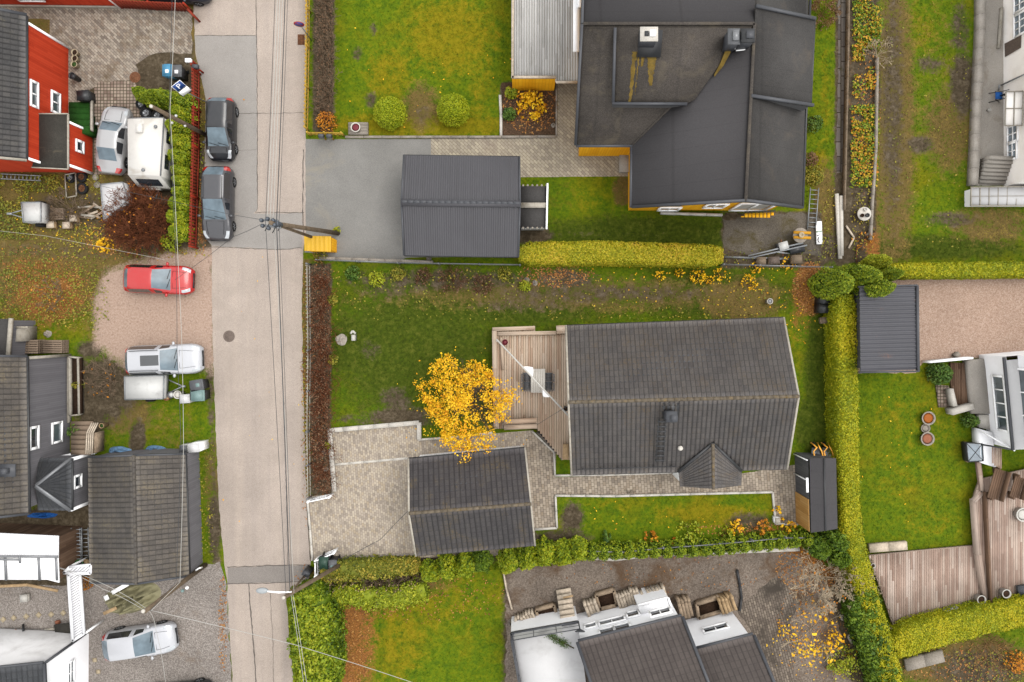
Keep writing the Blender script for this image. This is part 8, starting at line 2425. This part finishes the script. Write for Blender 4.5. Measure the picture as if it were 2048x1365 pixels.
for k in range(3):
	mb = MB(); mb.box(tuple(P(1637, 471 + k * 6, .155)), (.2, .05, .012), rad(20 + 50 * k)); part(mb, "black_mark", ["black_plastic"], root)
# blue folding chair
root = thing("folding_chair", "blue and black folding chair by the cream villa wall", "chair", P(1998, 192)); c = P(1998, 192, .4)
mb = MB(); mb.box((c.x - .02, c.y, .42), (.42, .42, .04)); part(mb, "seat", ["blue_fabric"], root)
mb = MB(); mb.bar((c.x + .24, c.y, .42), (c.x + .3, c.y, .85), .44, .03, up=(0, 1, 0)); part(mb, "backrest", ["black_plastic"], root)
for s in (-1, 1):
	mb = MB(); mb.tube([(c.x - .36, c.y + s * .28, 0), (c.x + .1, c.y + s * .24, .45), (c.x + .3, c.y + s * .22, .85)], .025, 6); mb.tube([(c.x + .3, c.y + s * .26, 0), (c.x - .24, c.y + s * .24, .44)], .025, 6); part(mb, "leg", ["black_plastic"], root)
# wheelbarrows tipped against the shed
for u, lb in ((1631, "left upturned wheelbarrow with orange handles behind the shed"), (1652, "right upturned wheelbarrow with orange handles behind the shed")):
	c = at(u, 905, .5); root = thing("wheelbarrow", lb, "wheelbarrow", c, "wheelbarrows behind the shed")
	mb = MB(); mb.add([(c.x - .3, c.y - .3, .6), (c.x + .3, c.y - .3, .6), (c.x + .22, c.y + .28, .5), (c.x - .22, c.y + .28, .5), (c.x - .16, c.y - .18, .3), (c.x + .16, c.y - .18, .3), (c.x + .14, c.y + .2, .25), (c.x - .14, c.y + .2, .25)], [(0, 1, 5, 4), (1, 2, 6, 5), (2, 3, 7, 6), (3, 0, 4, 7), (4, 5, 6, 7)]); part(mb, "tray", ["galvanised"], root)
	for s in (-1, 1):
		mb = MB(); mb.tube([(c.x + s * .25, c.y - .45, 1.1), (c.x + s * .25, c.y + .1, .8), (c.x + s * .08, c.y + .35, .9), (c.x + s * .2, c.y + .55, .3)], .045, 6); part(mb, "handle", ["orange_paint"], root)
	mb = MB(); mb.lathe((c.x, c.y + .4, .2), [(.05, -.04), (.18, -.04), (.18, .04), (.05, .04)], 14, axis=Matrix.Rotation(rad(90), 3, 'Y')); part(mb, "wheel", ["rubber"], root)
# trough on the old deck
root = thing("flower_trough", "white trough with dark soil at the edge of the old deck", "planter", at(1905, 1226, .7)); c = P(1905, 1226, .7)
mb = MB(); mr = rad(14); mb.box((c.x, c.y, .55), (.86, .44, .38), mr); part(mb, "box", ["white_pot"], root); mb = MB(); mb.box((c.x + .02, c.y - .06, .745), (.64, .2, .02), mr); part(mb, "soil", ["dark_soil"], root)
# ------------------------------------------------------------------ poles, lamps, signs, wires
def text_mesh(txt, name, size, mat, parent, M4):
	cu = bpy.data.curves.new("t", 'FONT'); cu.body = txt; cu.size = size; cu.align_x = 'CENTER'; cu.align_y = 'CENTER'; cu.extrude = .004
	t = bpy.data.objects.new("t", cu); COL.objects.link(t)
	dg = bpy.context.evaluated_depsgraph_get(); me = bpy.data.meshes.new_from_object(t.evaluated_get(dg))
	bpy.data.objects.remove(t); bpy.data.curves.remove(cu)
	me.transform(M4); me.name = name; me.materials.clear(); me.materials.append(MAT[mat])
	o = bpy.data.objects.new(name, me); COL.objects.link(o); o.parent = parent
	return o
def pole(label, base, top, zt, r0=.15, r1=.1, name="utility_pole", lamps=()):
	A, B = P(*base, 0), P(*top, zt); root = thing(name, label, "pole", A)
	mb = MB(); mb.tube([A, A.lerp(B, .5), B], r0, 12, 0, r1); part(mb, "shaft", ["wood_pole"], root, True)
	return root, A, B
p1, A1, T1 = pole("tall wooden utility pole carrying many wires over the road", (676, 467), (541, 446), 9.9, .14, .1)
p1a = MB(); p1a.tube([P(633, 478, 0), P(552, 449, 9.2)], .1, 8, 0, .08); part(p1a, "stay_pole", ["wood_pole"], p1)
for k, (du, dv) in enumerate(((-18, -6), (-6, -9), (5, -6), (-16, 5), (-4, 10), (8, 3))):
	mb = MB(); c = P(541 + du, 447 + dv, 9.5 + .1 * (k % 3)); mb.lathe(c, [(.05, -.1), (.1, -.06), (.06, -.02), (.1, .03), (.06, .08), (.02, .12)], 10); part(mb, "insulator", ["insulator"], p1, True)
mb = MB(); mb.bar(P(520, 440, 9.4), P(556, 442, 9.4), .1, .12); mb.bar(P(522, 450, 9.1), P(562, 456, 9.1), .1, .12); part(mb, "cross_arm", ["galvanised"], p1)
mb = MB(); c = P(555, 448, 9.3); mb.tube([c + Vector((0, 0, -.4)), c + Vector((0, 0, .3))], .14, 10); part(mb, "transformer_can", ["insulator"], p1)
for u, v in ((530, 462), (545, 466), (556, 462)):
	mb = MB(); mb.tube([P(u, v, 9.0), P(u + 8, v - 14, 9.3)], .025, 6); part(mb, "cable_loop", ["wire_dark"], p1)
p2, A2, T2 = pole("brown wooden utility pole leaning over the green tarpaulin", (411, 1130), (290, 1223), 6.9, .15, .11)
mb = MB(); c = P(374, 1176, 2.6); mb.lathe(c, [(.06, -.1), (.1, 0), (.06, .08), (.01, .1)], 10); part(mb, "meter_cap", ["white_paint"], p2)
mb = MB(); c = P(365, 1182, 2.6); mb.lathe(c, [(.06, -.1), (.1, 0), (.06, .08), (.01, .1)], 10); part(mb, "meter_cap", ["teal_plastic"], p2)
mb = MB(); c = P(286, 1223, 6.95); mb.lathe(c, [(.1, -.05), (.1, .02), (.01, .05)], 12); part(mb, "pole_cap", ["kerb_stone"], p2)
mb = MB(); mb.tube([P(404, 1135, 1.2), P(398, 1137, 2.2), P(392, 1141, 2.0)], .05, 6); part(mb, "cable_guard", ["white_paint"], p2)
p3, A3, T3 = pole("wooden lamp pole at the driveway corner reaching over the street hedge", (690, 1124), (567, 1196), 6.8, .13, .1)
mb = MB(); a = P(583, 1184, 6.6); b = P(535, 1183, 7.0); mb.tube([a, a.lerp(b, .5) + Vector((0, 0, .12)), b], .045, 8); part(mb, "lamp_arm", ["white_paint"], p3)
mb = MB(); c = P(524, 1182, 7.0); mb.lathe(c, [(.06, .06), (.2, .03), (.22, -.04), (.05, -.07)], 14, sx=1.5, sy=.7); part(mb, "lamp_head", ["lamp_head"], p3, True)
mb = MB(); c = P(567, 1196, 6.85); mb.lathe(c, [(.09, -.05), (.09, .02), (.01, .05)], 12); part(mb, "pole_cap", ["kerb_stone"], p3)
mb = MB(); mb.tube([P(612, 1148, 0), P(583, 1184, 6.2)], .06, 8); part(mb, "stay", ["wood_pole"], p3)
p4, A4, T4_ = pole("grey wooden pole leaning over the thuja row and red fence", (411, 270), (303, 213), 6.0, .14, .1)
mb = MB(); c = P(302, 213, 6.05); mb.lathe(c, [(.09, -.05), (.09, .02), (.01, .05)], 12); part(mb, "pole_cap", ["kerb_stone"], p4)
for u, v, z in ((344, 246, 4.0), (352, 232, 4.4), (370, 252, 2.6)):
	mb = MB(); c = P(u, v, z); mb.lathe(c, [(.04, -.08), (.08, 0), (.04, .08), (.01, .1)], 8); part(mb, "insulator", ["membrane_white"], p4)
# signs
def sign_frame(u, v, z, yaw, tilt):
	"""matrix of an upright plate facing the direction yaw, centre seen at (u, v)"""
	c = P(u, v, z)
	return Matrix.Translation(c) @ Matrix.Rotation(rad(yaw), 4, 'Z') @ Matrix.Rotation(rad(90 - tilt), 4, 'X')
root = thing("parking_sign", "blue parking sign with white plate below on a leaning post by the red fence", "sign", P(414, 205))
Mx = sign_frame(358, 173, 2.7, 38, 14)
def plate(nm, mat, pts, dz, parent, th=.01):
	mb = MB(); vs = [Mx @ Vector((x, y, dz)) for x, y in pts] + [Mx @ Vector((x, y, dz - th)) for x, y in pts]; n = len(pts)
	mb.add(vs, [tuple(range(n)), tuple(range(2 * n - 1, n - 1, -1))] + [(i, n + i, n + (i + 1) % n, (i + 1) % n) for i in range(n)]); return part(mb, nm, [mat], parent)
R4 = lambda w, h, y0=0: [(-w / 2, y0 - h / 2), (w / 2, y0 - h / 2), (w / 2, y0 + h / 2), (-w / 2, y0 + h / 2)]
pl = plate("sign_plate", "white_paint", R4(.62, .62), 0, root); plate("blue_field", "sign_blue", R4(.57, .57), .005, pl, .004)
plate("lower_plate", "white_paint", R4(.62, .42, -.56), 0, root)
o = text_mesh("P", "letter", .52, "white_paint", pl, Matrix.Translation(-wloc(pl)) @ Mx @ Matrix.Translation((0, 0, .012)))
mb = MB(); mb.tube([P(414, 205, 0), Mx @ Vector((0, -.7, -.04)), Mx @ Vector((0, .3, -.04))], .03, 8); part(mb, "post", ["galvanised"], root)
root = thing("no_parking_sign", "round blue no parking sign with red rim at the road edge by the yellow fence", "sign", at(598, 49, 2.4))
Mx = sign_frame(598, 49, 2.4, 0, 5)
circ = lambda r, n=28: [(r * math.cos(6.2832 * k / n), r * math.sin(6.2832 * k / n)) for k in range(n)]
pl = plate("sign_plate", "sign_red", circ(.3), 0, root); plate("blue_field", "sign_blue", circ(.23), .006, pl, .004)
d = .2; plate("slash", "sign_red", [(-d - .02, d - .03), (-d + .03, d + .02), (d + .02, -d + .03), (d - .03, -d - .02)], .011, pl, .004)
mb = MB(); c = at(598, 49, 2.4); q = Mx @ Vector((0, .2, -.04)); mb.tube([(q.x, q.y, 0), tuple(q)], .03, 8); part(mb, "post", ["galvanised"], root)
# wires
WN = 0
def wire(label, pts, mat="wire_dark", r=.016, sag=.25, group=None, name="power_line"):
	W = [P(*p) for p in pts]; out = [W[0]]
	for a, b in zip(W, W[1:]):
		for k in range(1, 13):
			t = k / 12; p = a.lerp(b, t); p.z -= sag * 4 * t * (1 - t); out.append(p)
	mb = MB(); mb.tube(out, r * .82, 5); return one(mb, name, mat, label, "wire", group)
G1 = "power lines running along the road"
for (ut, u1, u3, v3, mt, r, lb) in ((552, 531, 606, 1470, "wire_dark", .016, "leftmost dark wire above the road"), (557, 534, None, 0, "wire_pale", .02, "left pale wire over the upper road"), (562, 540, None, 0, "wire_pale", .02, "middle pale wire over the upper road"), (567, 546, None, 0, "wire_pale", .018, "right pale wire over the upper road"),
                              (572, 553, 580, 1184, "wire_dark", .026, "thick dark cable above the road"), (577, 558, 584, 1186, "wire_dark", .014, "rightmost thin dark wire above the road")):
	z1 = 9.6
	pts = [(ut, -60, 9.4), (u1, 446, z1)]
	if u3: pts += [(u3 if v3 < 1300 else 572, v3 if v3 < 1300 else 1188, 6.8)]
	wire(lb, pts, mt, r, .05, G1)
for i, (ua, va, ub, vb, lb) in enumerate(((548, 455, 588, 1186, "pale wire from the tall pole to the lamp pole"), (582, 1190, 612, 1400, "pale wire continuing below the lamp pole"), (586, 1190, 618, 1400, "second pale wire continuing below the lamp pole"))):
	wire(lb, [(ua, va, 9.0 if i == 0 else 6.7), (ub, vb, 6.7)], "wire_pale", .015, .05, G1)
wire("left dark overhead line above the thuja row and parked cars", [(345, -40, 6.2), (338, 225, 5.6), (352, 520, 5.8), (354, 700, 5.8), (362, 890, 5.8), (352, 1165, 5.8), (300, 1222, 6.8)], "wire_dark", .016, .03, "left overhead lines")
wire("left pale overhead line above the thuja row and parked cars", [(352, -40, 6.2), (340, 222, 5.6), (356, 520, 5.8), (364, 700, 5.8), (367, 890, 5.8), (360, 1165, 5.8), (302, 1222, 6.8)], "wire_pale", .016, .03, "left overhead lines")
wire("pale line crossing the road from the brown pole to the bottom lawn", [(300, 1221, 6.7), (590, 1290, 6.6), (850, 1374, 6.4)], "wire_pale", .018, .05)
wire("upper pale line from the brown pole to the conservatory", [(296, 1220, 6.7), (210, 1170, 5.5), (120, 1136, 2.9)], "wire_pale", .016, .1)
wire("lower pale line from the brown pole to the conservatory", [(290, 1222, 6.7), (205, 1178, 5.5), (120, 1137, 2.8)], "wire_pale", .016, .1)
wire("pair line falling from the brown pole past the white hatchback", [(300, 1224, 6.7), (312, 1262, 6.2), (332, 1375, 5.0)], "wire_pale", .014, .1)
wire("thin drop line from the tall pole across the grey estate car", [(525, 440, 9.3), (455, 428, 8.2), (340, 402, 5.5), (200, 372, 3.0)], "wire_dark", .013, .1)
wire("thin drop line from the tall pole towards the lower left", [(520, 450, 9.3), (466, 474, 8.4), (350, 560, 5.0)], "wire_dark", .013, .1)
wire("dark drop line from the lamp pole over the paved driveway to the garage", [(690, 1118, 3.0), (760, 1080, 3.3), (818, 1020, 3.6)], "wire_dark", .018, .08)
wire("thin line from the deck bench to the bungalow gable", [(1074, 850, 1.6), (1136, 812, 4.0)], "wire_dark", .015, .05)
wire("faint line crossing the overgrown left yard", [(-20, 460, 3.0), (90, 472, 3.4), (330, 520, 4.5)], "wire_pale", .01, .1)
